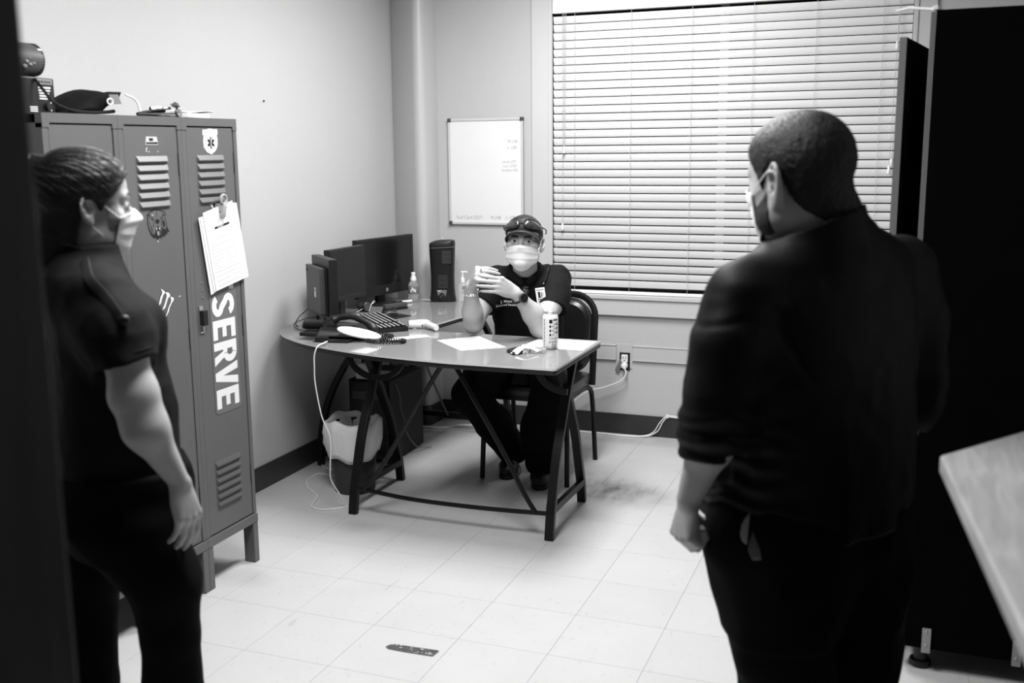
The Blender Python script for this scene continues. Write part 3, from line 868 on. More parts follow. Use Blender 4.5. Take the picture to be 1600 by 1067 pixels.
MB().plate([(-0.043, -0.004), (0.045, -0.004), (0.045, 0.004), (-0.043, 0.004)], po, ux, uz, 0.0003).build('heading_bar', 'ink', pc)
for q in (-0.03, -0.022, 0.024, 0.033):
    pass
text('heading', 'PATIENT', 0.0085, po + ux * -0.026 + uz * -0.003 + Vector((0.0005, 0, 0)), ux, uz, 'paper', pc, sx=1.1)
lm_ = MB()
for row, (x0, x1) in ((-0.038, (-0.045, 0.045)), (-0.06, (-0.08, 0.055)), (-0.073, (-0.08, -0.01)), (-0.086, (-0.08, 0.06)), (-0.098, (-0.08, 0.02)), (-0.112, (-0.08, -0.03)), (-0.112, (0.0, 0.03)), (-0.112, (0.05, 0.075)),
                      (-0.122, (-0.08, -0.04)), (-0.122, (0.0, 0.035)), (-0.122, (0.05, 0.07)), (-0.132, (-0.08, -0.05)), (-0.132, (0.0, 0.03)), (-0.142, (-0.08, -0.03)), (-0.142, (0.0, 0.04)), (-0.155, (-0.08, 0.075)), (-0.17, (-0.08, 0.06)),
                      (-0.187, (-0.08, 0.0)), (-0.187, (0.02, 0.07)), (-0.205, (-0.075, 0.065)), (0.045, (-0.075, -0.05)), (0.04, (-0.075, -0.045)), (0.05, (0.045, 0.07)), (0.044, (0.045, 0.066))):
    lm_.plate([(x0, row), (x1, row), (x1, row + 0.0012), (x0, row + 0.0012)], po, ux, uz, 0.0002)
lo_ = lm_.build('printed_lines', 'paleink', pc)
lo_['kind'] = 'stuff'
cp_ = MB()
ring = [(-0.079 + 0.017 * math.cos(a), 1.3965 + 0.0155 * math.sin(a)) for a in [2 * PI * k / 20 for k in range(20)]]
cp_.tube([(LX + 0.024, y, z) for y, z in ring], 0.0055, 8, closed=True)
cp_.lathe([(0.009, 0), (0.0145, 0.012), (0.013, 0.035), (0.0135, 0.045), (0.006, 0.056)], (LX + 0.024, -0.0805, 1.384), 12, ax=(0, -0.2, -1), sy=0.6)
cp_.box((LX + 0.001, -0.098, 1.355), (LX + 0.021, -0.064, 1.383))
cpo = cp_.build('magnet_clip', 'clipgrey', None, smooth=True, loc=(LX, -0.08, 1.33))
tag(cpo, 'grey magnetic clip with a ring handle holding the forms', 'clip')

# ------------------------------------------------------------------ things on top of the lockers
ZT = 1.6775
bc = thing('radio_charger', 'black box with white printing standing on the lockers by the doorway', 'charger', (-0.25, -0.745, ZT))
MB().obox((-0.262, -0.750, ZT + 0.0545), (1, 0.15, 0), (-0.15, 1, 0), EZ, 0.045, 0.082, 0.0535).build('case', 'blackplastic', bc, bevel=0.004)
fx, fy = Vector((-0.15, 1, 0)).normalized(), EZ
fo_ = Vector((-0.262, -0.750, ZT + 0.0545)) + Vector((1, 0.15, 0)).normalized() * 0.0455
pr = MB()
for k, (a, b_) in enumerate(((0.0, 0.055), (0.0, 0.052), (0.002, 0.045), (0.002, 0.04), (0.002, 0.036))):
    pr.plate([(0.005 + a, 0.022 - k * 0.008), (0.008 + b_, 0.022 - k * 0.008), (0.008 + b_, 0.026 - k * 0.008 + (0.001 if k == 0 else 0)), (0.005 + a, 0.026 - k * 0.008)], fo_, fx, fy, 0.0003)
for k in range(3):
    pr.plate([(-0.04, -0.035 - k * 0.006), (-0.005, -0.035 - k * 0.006), (-0.005, -0.032 - k * 0.006), (-0.04, -0.032 - k * 0.006)], fo_, fx, fy, 0.0003)
for k in range(4):
    pr.plate([(0.058, -0.010 - k * 0.011), (0.062, -0.010 - k * 0.011), (0.062, -0.006 - k * 0.011), (0.058, -0.006 - k * 0.011)], fo_, fx, fy, 0.0003)
pr.build('printed_label', 'white', bc)['kind'] = 'stuff'
MB().plate(rrect(-0.01, 0.034, 0.072, 0.049, 0.004), fo_, fx, fy, 0.0004).build('name_plate', 'greyink', bc)
nb = MB()
for k in range(7):
    nb.plate([(-0.001 + k * 0.0098, 0.0375), (0.006 + k * 0.0098, 0.0375), (0.0055 + k * 0.0098, 0.0455 - 0.002 * (k % 2)), (k * 0.0098, 0.0455)], fo_ + Vector((0.0004, 0, 0)), fx, fy, 0.0003)
nb.build('worn_lettering', 'ink', bc)['kind'] = 'stuff'
MB().lathe([(0.012, 0), (0.011, 0.008)], fo_ + fx * 0.040 + fy * -0.030, 12, ax=(1, 0.15, 0)).build('knob', 'blackmatte', bc)
rd = thing('weather_radio', 'dark rounded radio with pale buttons on top of the black box', 'radio', (-0.28, -0.72, ZT + 0.108))
MB().lathe([(0.030, -0.085), (0.047, -0.075), (0.052, -0.02), (0.051, 0.03), (0.046, 0.055), (0.030, 0.066)], (-0.285, -0.735, ZT + 0.1605), 28, ax=(0.12, 1, 0), sy=1.0).build('case', 'midgrey', rd, smooth=True)
for k in range(14):
    a = -0.9 + k * 0.16
    MB().obox((-0.285 + 0.0515 * math.cos(a), -0.698, ZT + 0.1605 + 0.0515 * math.sin(a)), (math.cos(a), 0, math.sin(a)), EY, (-math.sin(a), 0, math.cos(a)), 0.001, 0.012, 0.0022).build('grille_rib', 'blackmatte', rd)
for (y, a, s_) in ((-0.755, -0.15, 0.007), (-0.74, -0.30, 0.007), (-0.76, -0.42, 0.008), (-0.745, 0.05, 0.004), (-0.728, -0.22, 0.006)):
    MB().ell((-0.285 + 0.051 * math.cos(a), y, ZT + 0.1605 + 0.051 * math.sin(a)), (0.003, s_, s_ * 0.8), 10, 6).build('button', 'greyplastic', rd, smooth=True)
MB().plate([(-0.012, 0), (0.012, 0), (0.012, 0.006), (-0.012, 0.006)], (-0.2405, -0.70, ZT + 0.188), EY, (-0.55, 0, 0.83), 0.0004).build('label', 'white', rd)

cc = MB()
path = smooth_path([(-0.213, -0.755, ZT + 0.103), (-0.195, -0.742, ZT + 0.07), (-0.18, -0.72, ZT + 0.035), (-0.158, -0.675, ZT + 0.013), (-0.150, -0.61, ZT + 0.008), (-0.15, -0.545, ZT + 0.010), (-0.15, -0.50, ZT + 0.014)], 30)
cc.tube(path, [0.0046 + 0.0016 * math.sin(i * 2.1) for i in range(len(path))], 8)
tag(cc.build('coiled_cord', 'rubber', None, smooth=True, loc=(-0.16, -0.6, ZT)), 'black coiled cord running from the charger box along the locker top', 'cord')

# crumpled dark cap with a curved brim, white cord ring
cap_ = bpy.data.meshes.new('cloth_cap')
vs, fs = [], []
NU, NV = 28, 9
prof = [(-0.655, 0.010, 0.04), (-0.645, 0.024, 0.065), (-0.615, 0.044, 0.085), (-0.570, 0.066, 0.09), (-0.520, 0.082, 0.085), (-0.490, 0.080, 0.08), (-0.455, 0.072, 0.075), (-0.425, 0.070, 0.065), (-0.395, 0.078, 0.05), (-0.382, 0.080, 0.03)]
for i, (y, h, wd) in enumerate(prof):
    for k in range(NU):
        a = 2 * PI * k / NU
        lo_z = 0.0 if y < -0.50 else (y + 0.50) * 0.62
        cz = (h + lo_z) / 2
        rz = (h - lo_z) / 2 + 0.001
        x = -0.255 + wd * math.cos(a) * (1 + 0.10 * math.sin(5 * a + 1.3 * i))
        z = ZT + 0.002 + cz + rz * math.copysign(abs(math.sin(a)) ** 0.7, math.sin(a)) * (1 + 0.09 * math.sin(7 * a + 1.9 * i))
        vs.append((x, y + 0.01 * math.sin(3 * a), max(z, ZT + 0.0005)))
for i in range(len(prof) - 1):
    for k in range(NU):
        a0, a1 = i * NU + k, i * NU + (k + 1) % NU
        fs.append((a0, a1, a1 + NU, a0 + NU))
fs += [tuple(range(NU - 1, -1, -1)), tuple(range((len(prof) - 1) * NU, len(prof) * NU))]
cpb = MB().add(vs, fs).build('cloth_cap', 'fabric', None, smooth=True, autosm=1.2, loc=(-0.22, -0.55, ZT))
sb = cpb.modifiers.new('round', 'SUBSURF')
sb.levels = sb.render_levels = 1
tag(cpb, 'crumpled dark cloth cap lying on the lockers with a white cord ring', 'cap')
MB().tube([(-0.158 + 0.002 * math.cos(a), -0.505 + 0.010 * math.cos(a), ZT + 0.044 + 0.009 * math.sin(a)) for a in [2 * PI * k / 16 for k in range(16)]], 0.0028, 6, closed=True).build('cord_ring', 'white', cpb, smooth=True)
MB().tube(smooth_path([(-0.20, -0.384, ZT + 0.072), (-0.185, -0.362, ZT + 0.060), (-0.175, -0.352, ZT + 0.04), (-0.17, -0.352, ZT + 0.008)], 6), 0.0035, 6).build('cord_tail', 'white', cpb, smooth=True)
MB().plate([(-0.02, -0.012), (0.025, -0.014), (0.022, 0.016), (-0.015, 0.018)], (-0.168, -0.475, ZT + 0.050), (0.1, 1, 0.1), (-0.3, 0, 1), 0.001).build('patch', 'midgrey', cpb)

st = thing('stethoscope', 'black tubing stethoscope with chrome head lying on the middle locker', 'stethoscope', (-0.15, -0.32, ZT))
MB().tube(smooth_path([(-0.165, -0.375, ZT + 0.008), (-0.155, -0.35, ZT + 0.014), (-0.15, -0.30, ZT + 0.020), (-0.15, -0.255, ZT + 0.022)], 8), 0.006, 8).build('tube', 'rubber', st, smooth=True)
MB().tube(smooth_path([(-0.14, -0.40, ZT + 0.007), (-0.12, -0.36, ZT + 0.007), (-0.115, -0.29, ZT + 0.008), (-0.12, -0.25, ZT + 0.010)], 8), 0.006, 8).build('tube', 'rubber', st, smooth=True)
MB().tube(smooth_path([(-0.13, -0.35, ZT + 0.026), (-0.13, -0.31, ZT + 0.029), (-0.135, -0.245, ZT + 0.030)], 6), [0.006, 0.007, 0.005] * 4 + [0.006], 8).build('binaural', 'chrome', st, smooth=True)
MB().lathe([(0.006, 0), (0.018, 0.002), (0.019, 0.010), (0.012, 0.014), (0.006, 0.02)], (-0.125, -0.232, ZT + 0.031), 18, ax=(0.3, 0.2, 1)).build('chest_piece', 'chrome', st, smooth=True)
MB().lathe([(0.014, 0), (0.0145, 0.012), (0.008, 0.0125), (0.007, 0.008)], (-0.118, -0.232, ZT + 0.0152), 16, ax=(1, 0.1, 0)).build('bell', 'steel', st, smooth=True)
MB().tube(smooth_path([(-0.16, -0.34, ZT + 0.004), (-0.10, -0.33, ZT + 0.006), (-0.10, -0.27, ZT + 0.006), (-0.13, -0.24, ZT + 0.008)], 6), 0.004, 6).build('ear_tube', 'steel', st, smooth=True)
pw = MB().obox((-0.17, -0.145, ZT + 0.008), (1, 0.15, 0), (-0.15, 1, 0), EZ, 0.07, 0.075, 0.0075)
pwo = tag(pw.build('notepad', 'paper', None, loc=(-0.17, -0.145, ZT), bevel=0.002), 'white notepad lying flat at the right end of the lockers', 'notepad')
vs = []
for i in range(9):
    for k in range(5):
        u, v = i / 8, k / 4
        vs.append((-0.235 + 0.13 * v, -0.21 + 0.17 * u, ZT + 0.0175 + 0.012 * math.sin(PI * u) * (1 - 0.5 * v) + 0.004 * math.sin(5 * u + 3 * v)))
fs = [(i * 5 + k, i * 5 + k + 1, i * 5 + k + 6, i * 5 + k + 5) for i in range(8) for k in range(4)]
en = MB().add(vs, fs).build('envelope', 'paper', None, smooth=True, loc=(-0.17, -0.12, ZT + 0.016))
sd = en.modifiers.new('thick', 'SOLIDIFY')
sd.thickness = 0.0015
sd.offset = 1
tag(en, 'curled white envelope on top of the notepad on the lockers', 'envelope')


# ================================================================== DESK
ZD = 0.740
desk = thing('desk', 'L-shaped glass desk on black curved steel legs in the corner', 'desk', (0.3, 0.9, 0))
outer = smooth_path([(0.546, 0.484, 0), (0.307, 0.509, 0), (0.113, 0.547, 0), (-0.115, 0.624, 0), (-0.273, 0.701, 0), (-0.420, 0.812, 0), (-0.515, 0.940, 0), (-0.552, 1.085, 0), (-0.558, 1.25, 0)], 5)
outer = [(q.x, q.y) for q in outer]
top_poly = [(0.962, 0.486)] + outer + [(-0.558, 2.08), (0.25, 2.10)] + [(0.205, 1.80), (0.140, 1.545), (0.112, 1.27), (0.118, 1.205), (0.145, 1.150), (0.20, 1.122), (0.30, 1.118), (0.90, 1.118)] + arc2(0.965, 1.092, 0.026, PI / 2, 0, 4) + arc2(0.970, 0.504, 0.018, 0, -PI / 2, 4)
gt = MB().prism(top_poly, ZD - 0.008, ZD).build('glass_top', 'desk', desk)
gt.data.materials.append(MT['deskedge'])
for pgn in gt.data.polygons:
    if abs(pgn.normal.z) < 0.5:
        pgn.material_index = 1


def inset(poly, d):
    n = len(poly)
    a = sum(poly[i][0] * poly[(i + 1) % n][1] - poly[(i + 1) % n][0] * poly[i][1] for i in range(n))
    sg = 1 if a > 0 else -1
    out = []
    for i in range(n):
        tx, ty = poly[(i + 1) % n][0] - poly[i - 1][0], poly[(i + 1) % n][1] - poly[i - 1][1]
        l = math.hypot(tx, ty) or 1
        out.append((poly[i][0] - sg * ty / l * d, poly[i][1] + sg * tx / l * d))
    return out


inn = inset(top_poly, 0.010)
MB().tube([(x, y, ZD - 0.0185) for x, y in inn], 0.0100, 8, closed=True, rx=0.010, upv=(0, 0, 1)).build('support_rail', 'blacksteel', desk, smooth=True)
MB().tube([(-0.02, 0.60, ZD - 0.02), (0.12, 1.18, ZD - 0.02)], 0.010, 6).build('support_rail', 'blacksteel', desk)


def leg(pts, name='leg', wd=0.0265, dp=0.0185, upv=(1, 0, 0)):
    p = smooth_path(pts, 5)
    return MB().tube(p, wd, 4, rx=dp, upv=upv).build(name, 'blacksteel', desk, bevel=0.003)


arcY = [(0.630, 0.0), (0.648, 0.10), (0.676, 0.185), (0.728, 0.33), (0.800, 0.46), (0.870, 0.58), (0.935, 0.672), (0.975, 0.716)]
for x in (0.905, 0.0):
    off = 0.0 if x > 0.5 else 0.012
    leg([(x + 0.008, y + off, z) for y, z in arcY])
    leg([(x - 0.008 if x > 0.5 else x - 0.012, 1.765 - y + off, z) for y, z in arcY])
    MB().tube([(x, 0.672 + off, 0.105), (x, 1.105 + off, 0.100)], 0.021, 4, rx=0.016, upv=(0, 0, 1)).build('crossbar', 'blacksteel', desk, bevel=0.002)
arcA = [(-0.503, 0.0), (-0.497, 0.12), (-0.473, 0.254), (-0.423, 0.389), (-0.345, 0.524), (-0.25, 0.65), (-0.19, 0.716)]
leg([(x, 1.235, z) for x, z in arcA], upv=(0, 1, 0))
arcC = [(-0.41, 0.0), (-0.405, 0.10), (-0.385, 0.24), (-0.35, 0.40), (-0.30, 0.55), (-0.235, 0.67), (-0.20, 0.716)]
leg([(x, 2.02, z) for x, z in arcC], upv=(0, 1, 0))
leg([(-0.20 - x, 2.045, z) for x, z in arcC], upv=(0, 1, 0))
MB().tube([(-0.40, 2.03, 0.10), (0.20, 2.03, 0.10)], 0.020, 4, rx=0.015, upv=(0, 0, 1)).build('crossbar', 'blacksteel', desk, bevel=0.002)
MB().tube([(-0.49, 1.235, 0.10), (0.0, 1.14, 0.10)], 0.019, 4, rx=0.014, upv=(0, 0, 1)).build('crossbar', 'blacksteel', desk, bevel=0.002)
MB().tube(smooth_path([(0.02, 0.655, 0.116), (0.284, 0.640, 0.100), (0.607, 0.640, 0.098), (0.895, 0.648, 0.105)], 6), 0.0100, 8).build('stretcher', 'blacksteel', desk, smooth=True)
br = [(0.062, 0.645, 0.112), (0.15, 0.645, 0.225), (0.23, 0.645, 0.347), (0.355, 0.645, 0.551), (0.425, 0.645, 0.662), (0.450, 0.645, 0.692), (0.475, 0.645, 0.702), (0.500, 0.645, 0.692), (0.522, 0.645, 0.662), (0.586, 0.645, 0.555), (0.723, 0.645, 0.325), (0.80, 0.645, 0.180), (0.850, 0.645, 0.104)]
MB().tube(smooth_path(br, 3), 0.0105, 8).build('brace', 'blacksteel', desk, smooth=True)
br2 = [(-0.40, 1.27, 0.11), (-0.385, 1.37, 0.30), (-0.37, 1.55, 0.64), (-0.365, 1.60, 0.70), (-0.36, 1.65, 0.64), (-0.36, 1.82, 0.30), (-0.37, 1.98, 0.11)]
MB().tube(smooth_path(br2, 3), 0.008, 8).build('brace', 'blacksteel', desk, smooth=True)
MB().tube(smooth_path([(0.10, 1.13, 0.70), (0.0, 1.50, 0.42), (-0.12, 1.95, 0.12)], 5), 0.006, 8).build('brace', 'blacksteel', desk, smooth=True)
for cx_, in ((0.142,), (0.985,)):
    pts = []
    x1_ = 0.125 if cx_ < 0.5 else 0.125
    for k in range(17):
        a = PI + PI * k / 16
        if cx_ > 0.5 and a > 1.5 * PI + 0.02:
            break
        pts.append((cx_ - 0.0 + 0.128 * math.cos(a), 0.640, 0.718 + 0.100 * math.sin(a)))
    if cx_ > 0.5:
        pts = [(x - 0.0, y, z) for x, y, z in pts]
    MB().tube(pts, 0.011, 4, rx=0.017, upv=(0, 1, 0)).build('arch_brace', 'blacksteel', desk, bevel=0.002)
for (x, y) in ((0.905, 0.63), (0.905, 1.135), (0.0, 0.642), (0.0, 1.147)):
    pass
MB().lathe([(0.010, 0), (0.014, 0.004), (0.011, 0.012), (0.004, 0.015)], (0.928, 0.72, ZD - 0.04), 12, ax=(1, -0.5, 0)).build('fixing_cap', 'chrome', desk, smooth=True)

# ------------------------------------------------------------------ monitors
RV, AV = Vector((0.929, 0.370, 0)), Vector((-0.370, 0.929, 0))


def screen_on(t, bl_, br_, z0, z1, th, bez, bot, mscreen='screen', tilt=0.0):
    """flat monitor head: bottom-left and bottom-right points as seen from its front"""
    a, b_ = Vector((bl_[0], bl_[1], 0)), Vector((br_[0], br_[1], 0))
    ex = (b_ - a).normalized()
    nf = Vector((ex.y, -ex.x, 0))
    wd = (b_ - a).length
    c = (a + b_) / 2
    MB().obox(c - nf * th / 2 + EZ * (z0 + z1) / 2, ex, nf, EZ, wd / 2, th / 2, (z1 - z0) / 2).build('housing', 'blackplastic', t, bevel=0.003)
    MB().obox(c + nf * 0.0006 + EZ * ((z0 + bot + z1 - bez) / 2), ex, nf, EZ, wd / 2 - bez, 0.0005, (z1 - z0 - bez - bot) / 2).build('screen', mscreen, t)
    MB().obox(c - nf * (th + 0.012) + EZ * ((z0 + z1) / 2), ex, nf, EZ, wd * 0.33, 0.0115, (z1 - z0) * 0.3).build('back_bulge', 'blackmatte', t, bevel=0.006)
    return c, ex, nf


m1 = thing('monitor', 'large black monitor at the back of the desk with a round pale logo', 'monitor', (-0.42, 1.82, ZD), 'desk monitors')
c, ex, nf = screen_on(m1, (-0.455, 1.590), (-0.362, 2.065), 0.795, 1.102, 0.030, 0.012, 0.055)
MB().obox(c - nf * 0.050 + EZ * 0.84, ex, nf, EZ, 0.030, 0.014, 0.10).build('stand_neck', 'blackplastic', m1, bevel=0.004)
MB().lathe([(0.095, 0), (0.095, 0.004), (0.083, 0.010), (0.04, 0.014)], (c.x - 0.02, c.y, ZD + 0.0005), 28, sx=0.75, sy=1.0).build('stand_base', 'blackplastic', m1, smooth=True)
MB().lathe([(0.0105, 0), (0.0105, 0.001)], c + nf * 0.0004 + EZ * 0.820, 18, ax=nf).build('logo_disc', 'greyink', m1)
text('logo_letters', 'hp', 0.013, c + nf * 0.0018 + EZ * 0.8165 - ex * 0.0065, ex, EZ, 'screen', m1, shear=0.25)
m2 = thing('monitor', 'smaller black monitor between the large one and the one seen from behind', 'monitor', (-0.39, 1.325, ZD), 'desk monitors')
c, ex, nf = screen_on(m2, (-0.374, 1.175), (-0.352, 1.485), 0.835, 1.092, 0.034, 0.016, 0.022)
MB().obox(c - nf * 0.05 + EZ * 0.85, ex, nf, EZ, 0.025, 0.012, 0.105).build('stand_neck', 'blackplastic', m2, bevel=0.004)
MB().lathe([(0.075, 0), (0.075, 0.004), (0.064, 0.010), (0.04, 0.013)], (c.x - 0.050, c.y - 0.02, ZD + 0.0005), 28, sx=0.8).build('stand_base', 'blackplastic', m2, smooth=True)
MB().obox(c + nf * 0.001 + EZ * 0.857, ex, nf, EZ, 0.14, 0.0004, 0.0006).build('bezel_line', 'midgrey', m2)
m3 = thing('monitor', 'black monitor seen from behind and edge-on, thin computer bolted to its back', 'monitor', (-0.28, 1.0, ZD), 'desk monitors')
near = Vector((-0.200, 0.868, 0))
dl = Vector((-0.72, 0.69, 0)).normalized()
nl = Vector((-0.69, -0.72, 0)).normalized()       # back side, towards the left wall
far = near + dl * 0.29
cm = (near + far) / 2
MB().obox(cm - nl * 0.020 + EZ * 0.9415, dl, nl, EZ, 0.145, 0.020, 0.1405).build('housing', 'blackplastic', m3, bevel=0.004)
MB().obox(cm - nl * 0.0405 + EZ * 0.945, dl, nl, EZ, 0.133, 0.0005, 0.125).build('screen', 'screen', m3)
MB().obox(cm + nl * 0.004 + dl * 0.01 + EZ * 0.93, dl, nl, EZ, 0.12, 0.0038, 0.11).build('back_cover', 'blackmatte', m3, bevel=0.002)
pcx = MB().obox(cm + nl * 0.0205 + dl * 0.015 + EZ * 0.937, dl, nl, EZ, 0.118, 0.0125, 0.105).build('thin_computer', 'midgrey', m3, bevel=0.004)
MB().obox(cm + nl * 0.0335 + dl * -0.02 + EZ * 0.925, dl, nl, EZ, 0.012, 0.0004, 0.022).build('sticker', 'white', pcx)
MB().obox(cm + nl * 0.0335 + dl * -0.02 + EZ * 0.935, dl, nl, EZ, 0.004, 0.0008, 0.006).build('sticker_print', 'ink', pcx)
text('mark', '>45', 0.018, cm + nl * 0.0336 + dl * 0.12 + EZ * 1.012, -dl, EZ, 'ink', pcx)
MB().obox(cm - nl * 0.012 + EZ * 0.776, dl, nl, EZ, 0.04, 0.014, 0.034).build('stand_neck', 'blackplastic', m3)
MB().lathe([(0.10, 0), (0.10, 0.004), (0.085, 0.010), (0.04, 0.013)], (cm.x + 0.01, cm.y + 0.008, ZD + 0.0005), 28).build('stand_base', 'blackplastic', m3, smooth=True)
spk = thing('desk_speaker', 'small upright black speaker behind the left monitors by the wall', 'speaker', (-0.49, 1.27, ZD))
MB().obox((-0.49, 1.27, ZD + 0.048), RV, AV, EZ, 0.020, 0.03, 0.0475).build('cabinet', 'midgrey', spk, bevel=0.003)
MB().obox(Vector((-0.49, 1.27, ZD + 0.048)) - AV * 0.0305, RV, AV, EZ, 0.016, 0.0005, 0.042).build('grille', 'blackmatte', spk)

# ------------------------------------------------------------------ phone, keyboard, mouse
ph = thing('desk_phone', 'black desk phone with a long white oval panel and its handset on top', 'phone', (-0.13, 0.83, ZD))
PO = Vector((-0.100, 0.835, ZD))


def ph_pt(s, t, z):
    return PO + RV * s + AV * t + EZ * z


vs = [ph_pt(-0.13, -0.075, 0.022), ph_pt(0.10, -0.085, 0.016), ph_pt(0.10, 0.085, 0.028), ph_pt(-0.13, 0.085, 0.030),
      ph_pt(-0.115, -0.060, 0.048), ph_pt(0.095, -0.060, 0.026), ph_pt(0.095, 0.075, 0.050), ph_pt(-0.115, 0.075, 0.075)]
MB().add(vs, [(0, 3, 2, 1), (4, 5, 6, 7), (0, 1, 5, 4), (1, 2, 6, 5), (2, 3, 7, 6), (3, 0, 4, 7)]).build('body', 'blackplastic', ph, bevel=0.005)
MB().add([ph_pt(-0.12, -0.10, 0.001), ph_pt(0.02, -0.13, 0.001), ph_pt(0.09, 0.05, 0.001), ph_pt(-0.06, 0.09, 0.001), ph_pt(-0.12, -0.10, 0.010), ph_pt(0.02, -0.13, 0.007), ph_pt(0.09, 0.05, 0.014), ph_pt(-0.06, 0.09, 0.020)],
         [(0, 3, 2, 1), (4, 5, 6, 7), (0, 1, 5, 4), (1, 2, 6, 5), (2, 3, 7, 6), (3, 0, 4, 7)]).build('foot_stand', 'blackmatte', ph, bevel=0.003)
MB().obox(ph_pt(-0.155, 0.00, 0.026), (RV * 0.9 - AV * 0.3), AV + RV * 0.3, EZ, 0.040, 0.05, 0.008).build('foot_stand', 'blackmatte', ph, bevel=0.004)
MB().obox(ph_pt(-0.10, -0.07, 0.016), RV, AV, EZ, 0.030, 0.03, 0.008).build('foot_stand', 'blackmatte', ph, bevel=0.003)
ov = []
oa, ob_ = (RV * 1.0 + AV * 0.05 - EZ * 0.22).normalized(), (AV * 0.75 + EZ * 0.75).normalized()
ob_ = (ob_ - oa * ob_.dot(oa)).normalized()
MB().plate([(0.097 * math.copysign(abs(math.cos(a)) ** 0.9, math.cos(a)), 0.0235 * math.sin(a)) for a in [2 * PI * k / 36 for k in range(36)]], ph_pt(0.065, -0.100, 0.036), oa, ob_, 0.012).build('white_panel', 'whiteplastic', ph, bevel=0.004)
hp = smooth_path([ph_pt(-0.060, 0.0, 0.082), ph_pt(-0.030, 0.0, 0.094), ph_pt(0.015, -0.01, 0.098), ph_pt(0.06, -0.025, 0.090), ph_pt(0.10, -0.035, 0.070), ph_pt(0.132, -0.045, 0.040)], 5)
MB().tube(hp, [0.021, 0.022, 0.020, 0.017, 0.015, 0.014, 0.0135, 0.013, 0.013, 0.0125, 0.0125, 0.0125, 0.0125, 0.0125, 0.0125, 0.013, 0.013, 0.0135, 0.014, 0.015, 0.016, 0.018, 0.020, 0.021, 0.021, 0.019][:len(hp)], 12).build('handset', 'blackplastic', ph, smooth=True)
MB().tube([ph_pt(-0.19, 0.02, 0.060), ph_pt(-0.10, 0.0, 0.064)], [0.020, 0.021], 12).build('handset_end', 'blackplastic', ph, smooth=True)
MB().obox(ph_pt(-0.005, 0.02, 0.055), RV, AV, EZ, 0.045, 0.014, 0.006).build('cradle', 'midgrey', ph, bevel=0.003)
MB().tube([ph_pt(-0.20, 0.022, 0.060), ph_pt(-0.197, 0.022, 0.060)], 0.0195, 12).build('end_ring', 'greyplastic', ph)

cpath = [ph_pt(0.10, -0.050, 0.030), ph_pt(0.125, -0.055, 0.010)]
base = smooth_path([(-0.045, 0.807, ZD + 0.03), (-0.02, 0.79, ZD + 0.012), (0.035, 0.79, ZD + 0.009), (0.055, 0.84, ZD + 0.009), (0.01, 0.86, ZD + 0.012), (-0.02, 0.80, ZD + 0.018), (0.0, 0.72, ZD + 0.010), (0.06, 0.695, ZD + 0.009), (0.13, 0.715, ZD + 0.009), (0.16, 0.745, ZD + 0.009), (0.14, 0.765, ZD + 0.010), (0.08, 0.755, ZD + 0.011), (0.05, 0.74, ZD + 0.009)], 40)
hel = []
for i, q in enumerate(base):
    t_ = (base[min(i + 1, len(base) - 1)] - base[max(i - 1, 0)]).normalized()
    n_ = EZ - t_ * t_.z
    n_.normalize()
    b_ = t_.cross(n_)
    q = q + RV * 0.055 + AV * 0.03
    q.z = max(q.z, ZD + 0.0108)
    a = i * 0.95
    hel.append(q + n_ * (0.0072 * math.cos(a)) + b_ * (0.0072 * math.sin(a)))
MB().tube(hel, 0.0026, 5).build('coiled_cord', 'rubber', ph, smooth=True)

kd, kv = Vector((0.69, -0.724, 0)).normalized(), Vector((0.724, 0.69, 0)).normalized()
kc = Vector((-0.125, 1.197, ZD))
kb = thing('keyboard', 'black keyboard with pale key legends lying beside the phone', 'keyboard', tuple(kc))
MB().add([kc + kd * i * 0.222 + kv * j * 0.071 + EZ * z for (i, j, z) in ((-1, -1, 0.001), (1, -1, 0.001), (1, 1, 0.001), (-1, 1, 0.001), (-1, -1, 0.014), (1, -1, 0.014), (1, 1, 0.022), (-1, 1, 0.022))],
         [(0, 3, 2, 1), (4, 5, 6, 7), (0, 1, 5, 4), (1, 2, 6, 5), (2, 3, 7, 6), (3, 0, 4, 7)]).build('case', 'blackplastic', kb, bevel=0.003)
kt, kl = MB(), MB()
kz = (EZ - kv * 0.056).normalized()
kv2 = (kv + EZ * 0.056).normalized()
for rrow in range(6):
    for q in range(21):
        s_ = -0.205 + q * 0.0205
        if q in (15, 19) and rrow < 6 and q == 15:
            continue
        v_ = -0.054 + rrow * 0.0205 + (0.004 if rrow == 5 else 0)
        c0 = kc + EZ * 0.0195 + kd * s_ + kv2 * v_
        kt.obox(c0 + kz * 0.003, kd, kv2, kz, 0.0086, 0.0084, 0.004)
        kl.obox(c0 + kz * 0.0072 + kv2 * 0.0015, kd, kv2, kz, 0.0058, 0.0036, 0.0002)
ko = kt.build('keys', 'blackmatte', kb)
ko['kind'] = 'stuff'
ko = kl.build('key_legends', 'keycap', kb)
ko['kind'] = 'stuff'

